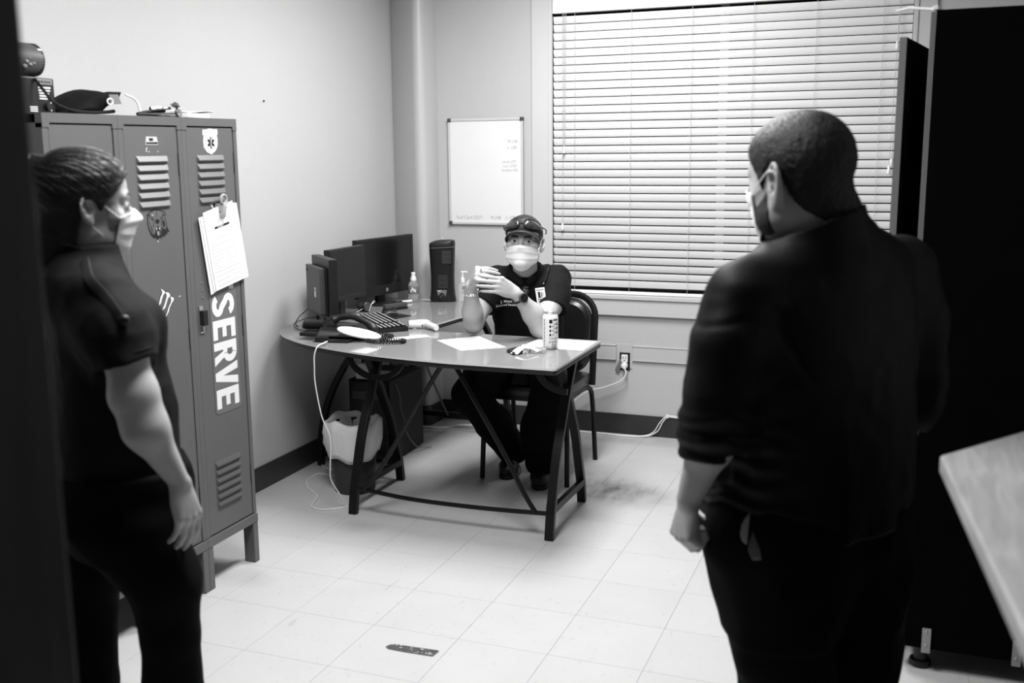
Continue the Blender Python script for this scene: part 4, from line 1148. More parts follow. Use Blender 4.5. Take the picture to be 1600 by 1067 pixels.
mp_ = MB().prism([(-0.294, 1.364), (-0.160, 1.303), (-0.104, 1.488), (-0.225, 1.548)], ZD + 0.0003, ZD + 0.004)
tag(mp_.build('mouse_pad', 'blackmatte', None, loc=(-0.2, 1.43, ZD)), 'thin black mouse pad on the glass under the mouse', 'mouse pad')
ms = thing('mouse', 'black computer mouse with a pale side stripe on its pad', 'mouse', (-0.19, 1.425, ZD + 0.0045))
mc = Vector((-0.19, 1.428, ZD + 0.0045))
md = (RV * 0.85 + AV * 0.5).normalized()
mn = Vector((-md.y, md.x, 0))
vs, fs = [], []
for i in range(13):
    u = -1 + 2 * i / 12
    hw = 0.031 * math.sqrt(max(0.0, 1 - abs(u) ** 3)) + 0.002
    hh = 0.036 * max(0.0, 1 - abs(u + 0.1) ** 2.2) ** 0.8 + 0.002
    for k in range(11):
        a = PI * k / 10
        vs.append(mc + md * (u * 0.055) + mn * (hw * math.cos(a)) + EZ * (hh * math.sin(a) ** 0.8))
for i in range(12):
    for k in range(10):
        fs.append((i * 11 + k, i * 11 + k + 1, i * 11 + k + 12, i * 11 + k + 11))
    fs.append((i * 11 + 10, i * 11, i * 11 + 11, i * 11 + 21))
MB().add(vs, fs).build('shell', 'blackplastic', ms, smooth=True)
MB().tube([mc + md * (u * 0.055) - mn * (0.031 * math.sqrt(max(0, 1 - abs(u) ** 3)) * math.cos(0.5) + 0.002) + EZ * (0.036 * max(0.0, 1 - abs(u + 0.1) ** 2.2) ** 0.8 * math.sin(0.55) ** 0.8 + 0.002) for u in [-0.8 + 0.16 * k for k in range(11)]], 0.0022, 6).build('side_stripe', 'greyplastic', ms, smooth=True)
MB().ell(mc + md * 0.028 + EZ * 0.034, (0.004, 0.004, 0.005), 8, 6).build('wheel', 'midgrey', ms, smooth=True)

# ------------------------------------------------------------------ small things along the back of the desk
cn = thing('aerosol_can', 'short dark can with pale lettering lying under the large monitor', 'can', (-0.40, 1.57, ZD))
cca = Vector((-0.405, 1.56, ZD + 0.027))
MB().lathe([(0.020, -0.035), (0.026, -0.032), (0.026, 0.03), (0.020, 0.035)], cca, 18, ax=RV * 0.6 - AV * 0.8).build('body', 'blackplastic', cn, smooth=True)
for k in range(4):
    a = 0.2 + 0.35 * k
    MB().obox(cca + (RV * 0.6 - AV * 0.8) * 0.0 + EZ * (0.0262 * math.sin(a)) + (RV * 0.8 + AV * 0.6) * (0.0262 * math.cos(a)) * -1, RV * 0.6 - AV * 0.8, EZ * math.sin(a) - (RV * 0.8 + AV * 0.6) * math.cos(a), EZ, 0.018 - 0.003 * k, 0.0006, 0.002).build('lettering', 'greyink', cn)
MB().lathe([(0.021, 0), (0.021, 0.002)], cca + (RV * 0.6 - AV * 0.8) * 0.0345, 18, ax=RV * 0.6 - AV * 0.8).build('end_ring', 'midgrey', cn)
sp = thing('stapler', 'dark grey stapler lying in front of the large monitor', 'stapler', (-0.275, 1.655, ZD))
sd_ = (Vector((-0.325, 1.755, 0)) - Vector((-0.385, 1.63, 0))).normalized()
MB().obox((-0.275, 1.655, ZD + 0.006), sd_, EZ.cross(sd_), EZ, 0.072, 0.016, 0.0055).build('base', 'blackplastic', sp, bevel=0.002)
MB().obox((-0.275, 1.655, ZD + 0.024), sd_, EZ.cross(sd_), EZ, 0.072, 0.015, 0.0115).build('arm', 'midgrey', sp, bevel=0.006)
mk = thing('marker_pen', 'white marker with a black cap lying beside the water bottle', 'pen', (-0.325, 1.86, ZD))
ma, mb_ = Vector((-0.365, 1.815, ZD + 0.009)), Vector((-0.312, 1.925, ZD + 0.009))
MB().tube([ma, ma + (mb_ - ma) * 0.45], [0.0085, 0.0088], 10).build('cap', 'blackplastic', mk, smooth=True)
MB().tube([ma + (mb_ - ma) * 0.45, mb_], [0.008, 0.008], 10).build('barrel', 'whiteplastic', mk, smooth=True)
pk = MB()
vs, fs = [], []
for i in range(6):
    for k in range(6):
        vs.append((-0.285 + 0.013 * i, 1.965 + 0.010 * k + 0.004 * math.sin(2 * i), ZD + 0.002 + 0.010 * abs(math.sin(1.3 * i + 2.1 * k))))
fs = [(i * 6 + k, i * 6 + k + 1, i * 6 + k + 7, i * 6 + k + 6) for i in range(5) for k in range(5)]
pko = pk.add(vs, fs).build('wrapper', 'clearfilm', None, loc=(-0.25, 1.99, ZD))
sd = pko.modifiers.new('thick', 'SOLIDIFY')
sd.thickness = 0.0008
sd.offset = 1
tag(pko, 'crumpled clear wrapper between the water bottle and the heater', 'wrapper')

wbt = thing('water_bottle', 'clear water bottle with white sports cap beside the large monitor', 'bottle', (-0.322, 1.975, ZD))
bcx = Vector((-0.322, 1.975, ZD))
MB().lathe([(0.026, 0.001), (0.030, 0.006), (0.030, 0.03), (0.028, 0.036), (0.030, 0.042), (0.030, 0.085), (0.027, 0.098), (0.016, 0.112), (0.013, 0.118), (0.013, 0.128)], bcx, 24).build('body', 'clear', wbt, smooth=True)
MB().lathe([(0.0303, 0.043), (0.0306, 0.044), (0.0306, 0.083), (0.0303, 0.084)], bcx, 24).build('label', 'greyplastic', wbt, smooth=True)
for k in range(5):
    MB().obox(bcx - AV * 0.0305 + RV * (-0.012 + 0.006 * k) + EZ * (0.060 + 0.004 * ((k * 3) % 4)), RV, AV, EZ, 0.0026, 0.0012, 0.008).build('label_print', 'white', wbt)
MB().lathe([(0.016, 0.112), (0.0175, 0.114), (0.0175, 0.126), (0.013, 0.134), (0.011, 0.142), (0.012, 0.156), (0.009, 0.160)], bcx, 18).build('sports_cap', 'whiteplastic', wbt, smooth=True)

ht = thing('fan_heater', 'black tower fan heater with grey dial plate standing on the desk corner', 'heater', (-0.172, 2.035, ZD))
hc = Vector((-0.172, 2.035, ZD))
hR, hA = Vector((0.955, 0.297, 0)), Vector((-0.297, 0.955, 0))


def hsec(hw, hd, z, dz=0.0):
    pts = []
    for k in range(32):
        a = 2 * PI * k / 32
        cx_, sx_ = math.cos(a), math.sin(a)
        x = hw * math.copysign(abs(cx_) ** 0.5, cx_)
        y = hd * math.copysign(abs(sx_) ** 0.6, sx_)
        pts.append(hc + hR * x + hA * y + EZ * (z + dz * x / hw))
    return pts


secs = [(0.072, 0.052, 0.001, 0), (0.072, 0.052, 0.012, 0), (0.067, 0.049, 0.035, 0), (0.064, 0.047, 0.075, 0), (0.064, 0.047, 0.14, 0), (0.067, 0.048, 0.22, 0), (0.070, 0.049, 0.295, 0.003)]
vs, fs = [], []
for s_ in secs:
    vs += hsec(*s_)
for i in range(len(secs) - 1):
    for k in range(32):
        a0, a1 = i * 32 + k, i * 32 + (k + 1) % 32
        fs.append((a0, a1, a1 + 32, a0 + 32))
fs += [tuple(range(31, -1, -1)), tuple(range((len(secs) - 1) * 32, len(secs) * 32))]
MB().add(vs, fs).build('body', 'blackplastic', ht, smooth=True)
vs, fs = [], []
tsec = [(0.0702, 0.0495, 0.2985, 0.004), (0.0702, 0.0495, 0.318, 0.007), (0.066, 0.046, 0.327, 0.006), (0.045, 0.034, 0.333, 0.003), (0.01, 0.008, 0.336, 0.0)]
for s_ in tsec:
    vs += hsec(*s_)
for i in range(len(tsec) - 1):
    for k in range(32):
        a0, a1 = i * 32 + k, i * 32 + (k + 1) % 32
        fs.append((a0, a1, a1 + 32, a0 + 32))
fs += [tuple(range(31, -1, -1)), tuple(range((len(tsec) - 1) * 32, len(tsec) * 32))]
MB().add(vs, fs).build('top_cap', 'blackplastic', ht, smooth=True)
MB().tube([q for q in hsec(0.0705, 0.0500, 0.2968, 0.0035)], 0.0014, 6, closed=True).build('trim_line', 'greyplastic', ht, smooth=True)
MB().tube(smooth_path([hc + hR * -0.012 + EZ * 0.334, hc + hR * -0.010 + EZ * 0.346, hc + hR * 0.006 + EZ * 0.347, hc + hR * 0.010 + EZ * 0.336], 4), 0.003, 6).build('carry_loop', 'clearfilm', ht, smooth=True)
fp = hc - hA * 0.0478
for k in range(9):
    MB().obox(fp + hR * (0.006 + 0.0055 * k) + EZ * 0.245 - hA * 0.0015, hR, hA, EZ, 0.0012, 0.0015, 0.035).build('grille_bar', 'midgrey', ht)
for z in (0.215, 0.245, 0.275):
    MB().obox(fp + hR * 0.028 + EZ * z - hA * 0.0028, hR, hA, EZ, 0.025, 0.0012, 0.0009).build('grille_bar', 'midgrey', ht)
for z in (0.078, 0.105, 0.130, 0.146):
    MB().obox(fp + hR * 0.006 + EZ * z - hA * 0.0008, hR, hA, EZ, 0.024, 0.0012, 0.0009).build('grille_bar', 'midgrey', ht)
for k in range(9):
    MB().obox(fp + hR * (-0.018 + 0.006 * k) + EZ * 0.112 - hA * 0.0002, hR, hA, EZ, 0.0009, 0.0010, 0.034).build('grille_bar', 'midgrey', ht)
MB().plate([(-0.028, 0.026), (0.028, 0.026), (0.022, 0.0), (0.010, -0.022), (0.0, -0.026), (-0.010, -0.022), (-0.022, 0.0)], hc - hA * 0.0475 + EZ * 0.040 - hA * 0.003, hR, EZ, 0.004).build('dial_plate', 'greyplastic', ht, bevel=0.001)
MB().lathe([(0.016, 0), (0.0155, 0.010), (0.013, 0.013)], hc - hA * 0.0543 + EZ * 0.036, 18, ax=-hA).build('dial', 'blackplastic', ht, smooth=True)
MB().obox(hc - hA * 0.0680 + EZ * 0.036, (hR + EZ * 0.8), hA, (EZ - hR * 0.8), 0.013, 0.0012, 0.003).build('dial_grip', 'midgrey', ht)
MB().obox(hc - hA * 0.0548 + EZ * 0.062 - hR * 0.012, hR, hA, EZ, 0.009, 0.0005, 0.0022).build('dial_print', 'white', ht)

sz_ = thing('hand_sanitizer', 'clear pump bottle of hand sanitizer right of the heater', 'bottle', (-0.065, 2.060, ZD))
sc_ = Vector((-0.065, 2.060, ZD))
MB().lathe([(0.026, 0.001), (0.029, 0.005), (0.029, 0.085), (0.024, 0.096), (0.012, 0.102)], sc_, 20, sy=0.75).build('body', 'clear', sz_, smooth=True)
MB().obox(sc_ - AV * 0.0215 + RV * 0.010 + EZ * 0.075, RV, AV, EZ, 0.012, 0.0006, 0.010).build('label_print', 'midgrey', sz_)
MB().obox(sc_ - AV * 0.0215 + RV * 0.008 + EZ * 0.050, RV, AV, EZ, 0.010, 0.0006, 0.006).build('label_print', 'midgrey', sz_)
MB().lathe([(0.013, 0.102), (0.0135, 0.106), (0.0125, 0.124), (0.005, 0.130), (0.0045, 0.155), (0.006, 0.156), (0.006, 0.162)], sc_, 16).build('pump', 'whiteplastic', sz_, smooth=True)
MB().tube([sc_ + EZ * 0.160 - RV * 0.008, sc_ + EZ * 0.161 + RV * 0.018, sc_ + EZ * 0.158 + RV * 0.028], [0.0042, 0.0036, 0.003], 8).build('spout', 'whiteplastic', sz_, smooth=True)

# ------------------------------------------------------------------ white thermometer, papers, can, pouch on the front of the desk
tg = thing('thermometer_gun', 'white forehead thermometer gun lying on its side by the keyboard', 'thermometer', (0.09, 1.13, ZD))
ta = Vector((0.052, 1.142, ZD + 0.022))
td = (RV * 0.98 + AV * 0.1).normalized()
MB().lathe([(0.014, 0.0), (0.0175, 0.002), (0.0185, 0.03), (0.021, 0.06), (0.020, 0.085), (0.012, 0.100), (0.004, 0.104)], ta, 18, ax=td).build('barrel', 'whiteplastic', tg, smooth=True)
MB().lathe([(0.0105, -0.002), (0.0105, 0.001)], ta, 14, ax=td).build('lens', 'ink', tg)
MB().tube([ta + td * 0.075, ta + td * 0.085 - AV * 0.03 + RV * 0.01, ta + td * 0.085 - AV * 0.095 + RV * 0.05 - EZ * 0.004], [0.017, 0.016, 0.014], 12, rx=[0.014, 0.013, 0.013]).build('handle', 'whiteplastic', tg, smooth=True)
MB().ell(ta + td * 0.066 - AV * 0.018 - EZ * 0.004, (0.005, 0.005, 0.008), 8, 6).build('trigger', 'greyplastic', tg, smooth=True)


def sheet(poly, z, label, lines=None, name='paper_sheet', grp=None):
    o = tag(MB().prism(poly, z, z + 0.0006).build(name, 'paper', None, loc=(poly[0][0], poly[0][1], z)), label, 'paper', grp)
    if lines:
        (a, b_, c_) = lines
        a, b_, c_ = Vector((*a, 0)), Vector((*b_, 0)), Vector((*c_, 0))
        ex, ey = b_ - a, c_ - a
        lm = MB()
        for k in range(lines_n):
            x1 = 0.55 + 0.35 * ((k * 7) % 5) / 5
            q = [(0.08, 0.1 + k * 0.8 / lines_n), (x1, 0.1 + k * 0.8 / lines_n), (x1, 0.1 + k * 0.8 / lines_n + 0.012), (0.08, 0.1 + k * 0.8 / lines_n + 0.012)]
            lm.add([a + ex * x + ey * y + EZ * (z + 0.0009) for x, y in q], [(0, 1, 2, 3)])
        lo = lm.build('printed_lines', 'paleink', o)
        lo['kind'] = 'stuff'
    return o


lines_n = 10
sheet([(0.05, 0.855), (0.196, 1.021), (0.238, 0.982), (0.108, 0.825)], ZD + 0.0004, 'narrow white slip of paper below the thermometer gun')
sheet([(0.306, 0.904), (0.437, 1.064), (0.652, 0.843), (0.499, 0.718)], ZD + 0.0004, 'white sheet lying askew in the middle of the glass desk', ((0.499, 0.718), (0.652, 0.843), (0.306, 0.904)))
sheet([(0.705, 0.884), (0.716, 1.103), (0.975, 1.088), (0.976, 0.873)], ZD + 0.0004, 'white sheet under the drink can at the right end of the desk', ((0.976, 0.873), (0.975, 1.088), (0.705, 0.884)))
dc = thing('drink_can', 'tall white drink can with small dark print on the right of the desk', 'can', (0.835, 0.880, ZD))
cq = Vector((0.835, 0.880, ZD + 0.0012))
MB().lathe([(0.024, 0.0), (0.027, 0.003), (0.0325, 0.012), (0.033, 0.020), (0.033, 0.128), (0.0325, 0.133), (0.0275, 0.146), (0.027, 0.148)], cq, 32).build('body', 'whiteplastic', dc, smooth=True)
MB().lathe([(0.0275, 0.1482), (0.0282, 0.1500), (0.0270, 0.1515), (0.0255, 0.1495), (0.020, 0.1490)], cq, 28).build('lid', 'steel', dc, smooth=True)
MB().obox(cq + EZ * 0.1505 + RV * 0.004, RV, AV, EZ, 0.010, 0.006, 0.0008).build('tab', 'steel', dc)
cpn = MB()


def can_patch(mb, u0, u1, z0, z1, rad=0.0334):
    """printed patch wrapped on the can; u in radians from the camera-facing meridian, positive to the right"""
    n = 3
    vs = []
    for i in range(n + 1):
        a = u0 + (u1 - u0) * i / n
        d_ = RV * math.sin(a) - AV * math.cos(a)
        vs += [cq + d_ * rad + EZ * z0, cq + d_ * rad + EZ * z1]
    mb.add(vs, [(2 * i, 2 * i + 2, 2 * i + 3, 2 * i + 1) for i in range(n)])


for k in range(3):
    can_patch(cpn, -0.18, 0.04, 0.092 - 0.0175 * k, 0.101 - 0.0175 * k)
    can_patch(cpn, 0.78, 0.98, 0.101 - 0.0175 * k, 0.112 - 0.0175 * k)
can_patch(cpn, -0.20, 0.20, 0.110, 0.125)
can_patch(cpn, 0.30, 0.95, 0.121, 0.126)
for k in range(9):
    can_patch(cpn, -0.25 + 0.13 * k, -0.18 + 0.13 * k, 0.026 + 0.003 * (k % 3), 0.034 + 0.003 * (k % 2))
cpn.build('printed_icons', 'ink', dc)
cpn = MB()
for k in range(3):
    can_patch(cpn, 0.16, 0.42, 0.095 - 0.0175 * k, 0.099 - 0.0175 * k)
    can_patch(cpn, 0.40, 0.72, 0.104 - 0.0175 * k, 0.108 - 0.0175 * k)
for k in range(12):
    can_patch(cpn, -0.2 + 0.1 * k, -0.16 + 0.1 * k, 0.042, 0.051)
    can_patch(cpn, -0.95, -0.78, 0.020 + 0.009 * k, 0.025 + 0.009 * k + 0.002 * (k % 2))
for k in range(5):
    can_patch(cpn, 0.1, 0.85, 0.006 + 0.0042 * k, 0.0078 + 0.0042 * k)
cpn.build('small_print', 'greyink', dc)

pcs = thing('glasses_pouch', 'small black and white pouch with clear film in front of the drink can', 'pouch', (0.775, 0.76, ZD))
pq = Vector((0.765, 0.758, ZD))
vs, fs = [], []
band = smooth_path([pq - RV * 0.045 - AV * 0.045 + EZ * 0.005, pq - RV * 0.015 - AV * 0.01 + EZ * 0.022, pq + RV * 0.025 + AV * 0.0 + EZ * 0.020, pq + RV * 0.060 - AV * 0.012 + EZ * 0.008], 5)
MB().tube(band, 0.0045, 8, rx=0.019, upv=(0, 0, 1)).build('white_band', 'whiteplastic', pcs, smooth=True)
MB().add([pq - RV * 0.075 + AV * 0.015 + EZ * 0.001, pq - RV * 0.046 - AV * 0.06 + EZ * 0.001, pq - RV * 0.005 + AV * 0.005 + EZ * 0.001, pq - RV * 0.035 + AV * 0.055 + EZ * 0.001, pq - RV * 0.07 + AV * 0.015 + EZ * 0.014, pq - RV * 0.046 - AV * 0.055 + EZ * 0.010, pq - RV * 0.01 + AV * 0.0 + EZ * 0.022, pq - RV * 0.035 + AV * 0.05 + EZ * 0.016],
         [(0, 3, 2, 1), (4, 5, 6, 7), (0, 1, 5, 4), (1, 2, 6, 5), (2, 3, 7, 6), (3, 0, 4, 7)]).build('black_flap', 'blackplastic', pcs, bevel=0.003)
vs = []
for i in range(7):
    for k in range(6):
        vs.append(pq + RV * (0.01 + 0.013 * i) + AV * (-0.03 + 0.018 * k) + EZ * (0.003 + 0.014 * abs(math.sin(1.7 * i + 2.3 * k))))
fo2 = MB().add(vs, [(i * 6 + k, i * 6 + k + 1, i * 6 + k + 7, i * 6 + k + 6) for i in range(6) for k in range(5)]).build('clear_film', 'clearfilm', pcs)
eb = thing('earbuds', 'pair of small white earbuds behind the pouch on the desk', 'earbuds', (0.75, 0.84, ZD))
for (dx, dy, a) in ((-0.025, 0.0, 0.4), (0.012, 0.018, -0.3)):
    q = Vector((0.757 + dx, 0.835 + dy, ZD + 0.010))
    MB().ell(q, (0.010, 0.010, 0.009), 12, 8).build('bud', 'whiteplastic', eb, smooth=True)
    MB().tube([q, q + RV * 0.022 - AV * 0.025 - EZ * 0.004], [0.0055, 0.0045], 8).build('stem', 'whiteplastic', eb, smooth=True)

# cables on the desk
dcb = MB()
dcb.tube(smooth_path([(-0.50, 1.33, ZD + 0.006), (-0.53, 1.22, ZD + 0.01), (-0.52, 1.08, ZD + 0.012), (-0.46, 0.98, ZD + 0.006), (-0.38, 0.93, ZD + 0.004), (-0.30, 0.90, ZD + 0.004)], 8), 0.0016, 5)
dcb.tube(smooth_path([(-0.46, 1.28, ZD + 0.02), (-0.44, 1.16, ZD + 0.008), (-0.38, 1.06, ZD + 0.005), (-0.33, 0.98, ZD + 0.01), (-0.28, 1.02, ZD + 0.03), (-0.30, 1.12, ZD + 0.05)], 8), 0.0026, 6)
dcb.tube(smooth_path([(-0.53, 1.22, ZD + 0.06), (-0.52, 1.12, ZD + 0.035), (-0.50, 1.05, ZD + 0.012), (-0.47, 1.02, ZD + 0.004)], 8), 0.0024, 6)
dcb.tube(smooth_path([(-0.40, 1.20, ZD + 0.01), (-0.35, 1.10, ZD + 0.03), (-0.32, 1.02, ZD + 0.015), (-0.35, 0.96, ZD + 0.006)], 8), 0.003, 6)
tag(dcb.build('desk_cables', 'rubber', None, smooth=True, loc=(-0.45, 1.1, ZD)), 'tangle of thin black cables on the desk by the left wall', 'cables')
dcw = MB().tube(smooth_path([(-0.345, 1.50, ZD + 0.012), (-0.342, 1.52, ZD + 0.045), (-0.345, 1.55, ZD + 0.058), (-0.36, 1.58, ZD + 0.045), (-0.42, 1.50, ZD + 0.004)], 8), 0.0016, 5)
dcw.tube(smooth_path([(-0.255, 1.02, ZD + 0.012), (-0.23, 0.985, ZD + 0.020), (-0.20, 0.95, ZD + 0.010)], 6), 0.0016, 5)
tag(dcw.build('thin_cable', 'cable', None, smooth=True, loc=(-0.34, 1.55, ZD)), 'thin white cable looping out below the middle monitor', 'cable')
wcb = MB().tube(smooth_path([(-0.115, 0.685, ZD + 0.010), (-0.105, 0.640, ZD + 0.012), (-0.112, 0.600, ZD + 0.004), (-0.122, 0.588, ZD - 0.03), (-0.126, 0.590, 0.66), (-0.128, 0.595, 0.58), (-0.106, 0.60, 0.44), (-0.078, 0.61, 0.36), (-0.080, 0.62, 0.29), (-0.092, 0.63, 0.21), (-0.098, 0.645, 0.14), (-0.075, 0.69, 0.05), (-0.066, 0.715, 0.006), (-0.070, 0.69, 0.004),
                                (-0.105, 0.655, 0.004), (-0.150, 0.632, 0.004), (-0.205, 0.650, 0.004), (-0.230, 0.70, 0.004), (-0.262, 0.79, 0.004), (-0.365, 0.88, 0.004), (-0.43, 0.98, 0.004), (-0.43, 1.09, 0.004), (-0.34, 1.08, 0.004), (-0.38, 1.16, 0.004), (-0.46, 1.19, 0.004), (-0.525, 1.26, 0.004)], 7), 0.0030, 6)
tag(wcb.build('phone_cable', 'cable', None, smooth=True, loc=(-0.12, 0.6, 0)), 'white cable hanging off the desk edge and coiling on the floor by the bin', 'cable')

# ------------------------------------------------------------------ under the desk: computer tower and bin
tw = thing('computer_tower', 'black computer tower under the corner of the desk', 'computer', (-0.27, 1.52, 0))
MB().box((-0.40, 1.36, 0.012), (-0.17, 1.74, 0.425)).build('case', 'blackmatte', tw, bevel=0.004)
MB().box((-0.388, 1.345, 0.02), (-0.182, 1.3595, 0.418)).build('front_panel', 'blackplastic', tw, bevel=0.004)
MB().box((-0.372, 1.3425, 0.33), (-0.20, 1.3448, 0.37)).build('drive_bay', 'midgrey', tw, bevel=0.0008)
MB().lathe([(0.009, 0), (0.008, 0.003)], (-0.285, 1.3448, 0.28), 14, ax=(0, -1, 0)).build('power_button', 'midgrey', tw)
for x in (-0.385, -0.195):
    for y in (1.38, 1.71):
        MB().lathe([(0.013, 0), (0.013, 0.0115)], (x, y, 0.0002), 10).build('foot', 'rubber', tw)
pwr = MB().box((-0.385, 1.42, 0.4255), (-0.215, 1.56, 0.434))
pwo = tag(pwr.build('paper_pad', 'paper', None, loc=(-0.3, 1.5, 0.4255), bevel=0.001), 'white pad of paper lying on top of the computer tower', 'paper pad')
bx = MB().obox((-0.33, 1.385, 0.466), (1, 0.1, 0), (-0.1, 1, 0), EZ, 0.032, 0.018, 0.039)
bxo = tag(bx.build('power_adapter', 'whiteplastic', None, loc=(-0.33, 1.385, 0.4255), bevel=0.003), 'white box-shaped adapter standing on the computer tower front', 'adapter')
MB().lathe([(0.003, 0), (0.003, 0.001)], (-0.322, 1.3665, 0.475), 8, ax=(0.1, -1, 0)).build('screw', 'ink', bxo)
bd = MB().tube(smooth_path([(-0.165, 1.42, 0.40), (-0.155, 1.44, 0.34), (-0.160, 1.46, 0.27), (-0.150, 1.48, 0.20), (-0.158, 1.52, 0.12), (-0.14, 1.60, 0.03), (-0.11, 1.70, 0.006)], 7), 0.003, 6)
tag(bd.build('tower_cable', 'greyplastic', None, smooth=True, loc=(-0.15, 1.5, 0)), 'grey cord hanging down the right side of the computer tower', 'cord')

bn = thing('waste_bin', 'dark grey waste bin with white liner folded over its rim under the desk', 'bin', (-0.150, 0.945, 0))
bq = Vector((-0.150, 0.945, 0))
MB().lathe([(0.088, 0.002), (0.092, 0.004), (0.103, 0.16), (0.114, 0.318), (0.118, 0.322), (0.112, 0.320), (0.101, 0.16), (0.088, 0.012)], bq, 32).build('body', 'binplastic', bn, smooth=True)
vs, fs = [], []
NS = 72
lp = [(0.092, 0.20), (0.104, 0.26), (0.112, 0.322), (0.122, 0.343), (0.133, 0.336), (0.134, 0.29), (0.132, 0.235), (0.124, 0.195), (0.119, 0.172)]
for i, (r_, z) in enumerate(lp):
    for k in range(NS):
        a = 2 * PI * k / NS
        wob = 0.0035 * math.sin(9 * a + i) + 0.0025 * math.sin(17 * a + 2.3 * i) + 0.002 * math.sin(31 * a - i)
        amp = (0.4, 0.5, 0.3, 0.8, 1.0, 1.2, 1.4, 1.2, 0.5)[i]
        zz = z + (0.010 * math.sin(3 * a + 0.5) + 0.006 * math.sin(7 * a + 1)) * (1 if i >= 3 else 0) + (0.012 * math.sin(2 * a + 1.2) if i >= 7 else 0)
        rr = max(r_ + wob * amp, 0.121 if i > 6 else 0)
        vs.append(bq + Vector((rr * math.cos(a), rr * math.sin(a), zz)))
for i in range(len(lp) - 1):
    for k in range(NS):
        a0, a1 = i * NS + k, i * NS + (k + 1) % NS
        fs.append((a0, a1, a1 + NS, a0 + NS))
ln_ = MB().add(vs, fs).build('liner', 'liner', bn, smooth=True, autosm=2.0)
sd = ln_.modifiers.new('thick', 'SOLIDIFY')
sd.thickness = 0.0012
MB().tube(smooth_path([bq + RV * 0.13 + EZ * 0.25, bq + RV * 0.138 - AV * 0.01 + EZ * 0.215, bq + RV * 0.128 - AV * 0.02 + EZ * 0.20], 4), 0.0016, 5).build('liner_tie', 'ink', bn)

# ================================================================== CHAIR
chr_ = thing('side_chair', 'black vinyl padded chair with steel tube legs the seated man sits on', 'chair', (0.557, 1.545, 0))
sx0, sx1 = 0.355, 0.760
bp = rrect(-0.200, -0.01, 0.200, 0.385, 0.105, 7)
byy = 1.735


def bk(x, z, off=0.0):
    return Vector((0.562 + x, byy + 0.15 * (z - 0.45) + off, z))


vsF = [bk(x, 0.445 + z, -0.018) for x, z in rrect(-0.182, 0.010, 0.182, 0.367, 0.095, 7)]
vsB = [bk(x, 0.445 + z, 0.014) for x, z in rrect(-0.182, 0.010, 0.182, 0.367, 0.095, 7)]
vsC = [bk(x * 0.88, 0.445 + 0.19 + (z - 0.19) * 0.88, -0.030) for x, z in rrect(-0.182, 0.010, 0.182, 0.367, 0.095, 7)]
n = len(vsF)
mbk = MB().add(vsC + vsF + vsB, [tuple(range(n))] + [(k, (k + 1) % n, (k + 1) % n + n, k + n) for k in range(n)] + [(k + n, (k + 1) % n + n, (k + 1) % n + 2 * n, k + 2 * n) for k in range(n)] + [tuple(range(3 * n - 1, 2 * n - 1, -1))])
mbk.build('backrest', 'vinyl', chr_, smooth=True, bevel=0.006)
tubep = [bk(-0.207, 0.40), bk(-0.207, 0.52), bk(-0.207, 0.68)] + [bk(x, 0.445 + z) for x, z in arc2(-0.095, 0.285, 0.112, PI, PI / 2, 7)] + [bk(x, 0.445 + z) for x, z in arc2(0.095, 0.285, 0.112, PI / 2, 0, 7)] + [bk(0.207, 0.68), bk(0.207, 0.52), bk(0.207, 0.40)]
MB().tube(tubep, 0.0125, 8, rx=0.017, upv=(0, 1, 0)).build('back_frame', 'blacksteel', chr_, smooth=True)
st_ = [(0.345, 1.30), (0.775, 1.28), (0.765, 1.74), (0.36, 1.76)]
MB().prism(rrect(0.348, 1.30, 0.768, 1.735, 0.05, 5), 0.415, 0.465).build('seat', 'vinyl', chr_, smooth=True, bevel=0.012)
MB().prism(rrect(0.355, 1.31, 0.762, 1.73, 0.03, 3), 0.395, 0.4145).build('seat_frame', 'blacksteel', chr_)
for x, sg in ((0.345, -1), (0.772, 1)):
    MB().tube(smooth_path([(x, 1.308, 0.001), (x - sg * 0.004, 1.322, 0.20), (x - sg * 0.012, 1.335, 0.36), (x - sg * 0.02, 1.37, 0.395), (x - sg * 0.02, 1.50, 0.400)], 5), 0.0125, 10).build('leg', 'blacksteel', chr_, smooth=True)
    MB().tube(smooth_path([(x, 1.782, 0.001), (x, 1.758, 0.15), (x - sg * 0.002, 1.735, 0.30), (x - sg * 0.006, 1.715, 0.375), (x - sg * 0.018, 1.66, 0.398), (x - sg * 0.02, 1.52, 0.400)], 5), 0.0125, 10).build('leg', 'blacksteel', chr_, smooth=True)


# ================================================================== CABINET AND COUNTER ON THE RIGHT
cbn = thing('storage_cabinet', 'tall black storage cabinet on feet with a grey-edged door ajar', 'cabinet', (2.65, 0.4, 0))
CZ0, CZ1 = 0.075, 1.918
MB().box((2.240, -0.018, CZ0), (3.12, -0.0005, CZ1)).build('side_panel', 'cabblack', cbn)
MB().box((2.226, -0.017, CZ0 + 0.004), (2.2395, 0.012, CZ1 - 0.004)).build('panel_edge', 'cabgrey', cbn, bevel=0.001)
MB().box((2.226, 0.0125, CZ0 + 0.004), (2.2395, 0.018, CZ1 - 0.03)).build('seal_strip', 'alu', cbn)
MB().box((2.245, 0.0, CZ1 - 0.02), (3.12, 0.62, CZ1)).build('top_panel', 'cabblack', cbn)
MB().box((2.245, 0.0, CZ0), (3.12, 0.62, CZ0 + 0.02)).build('bottom_panel', 'cabblack', cbn)
MB().box((2.245, 0.602, CZ0 + 0.02), (3.12, 0.62, CZ1 - 0.02)).build('side_panel', 'cabblack', cbn)
MB().box((3.10, 0.0, CZ0 + 0.02), (3.12, 0.602, CZ1 - 0.02)).build('back_panel', 'cabblack', cbn)
for z in (0.45, 0.82, 1.19, 1.55):
    MB().box((2.27, 0.0, z), (3.10, 0.602, z + 0.02)).build('shelf', 'cabblack', cbn)
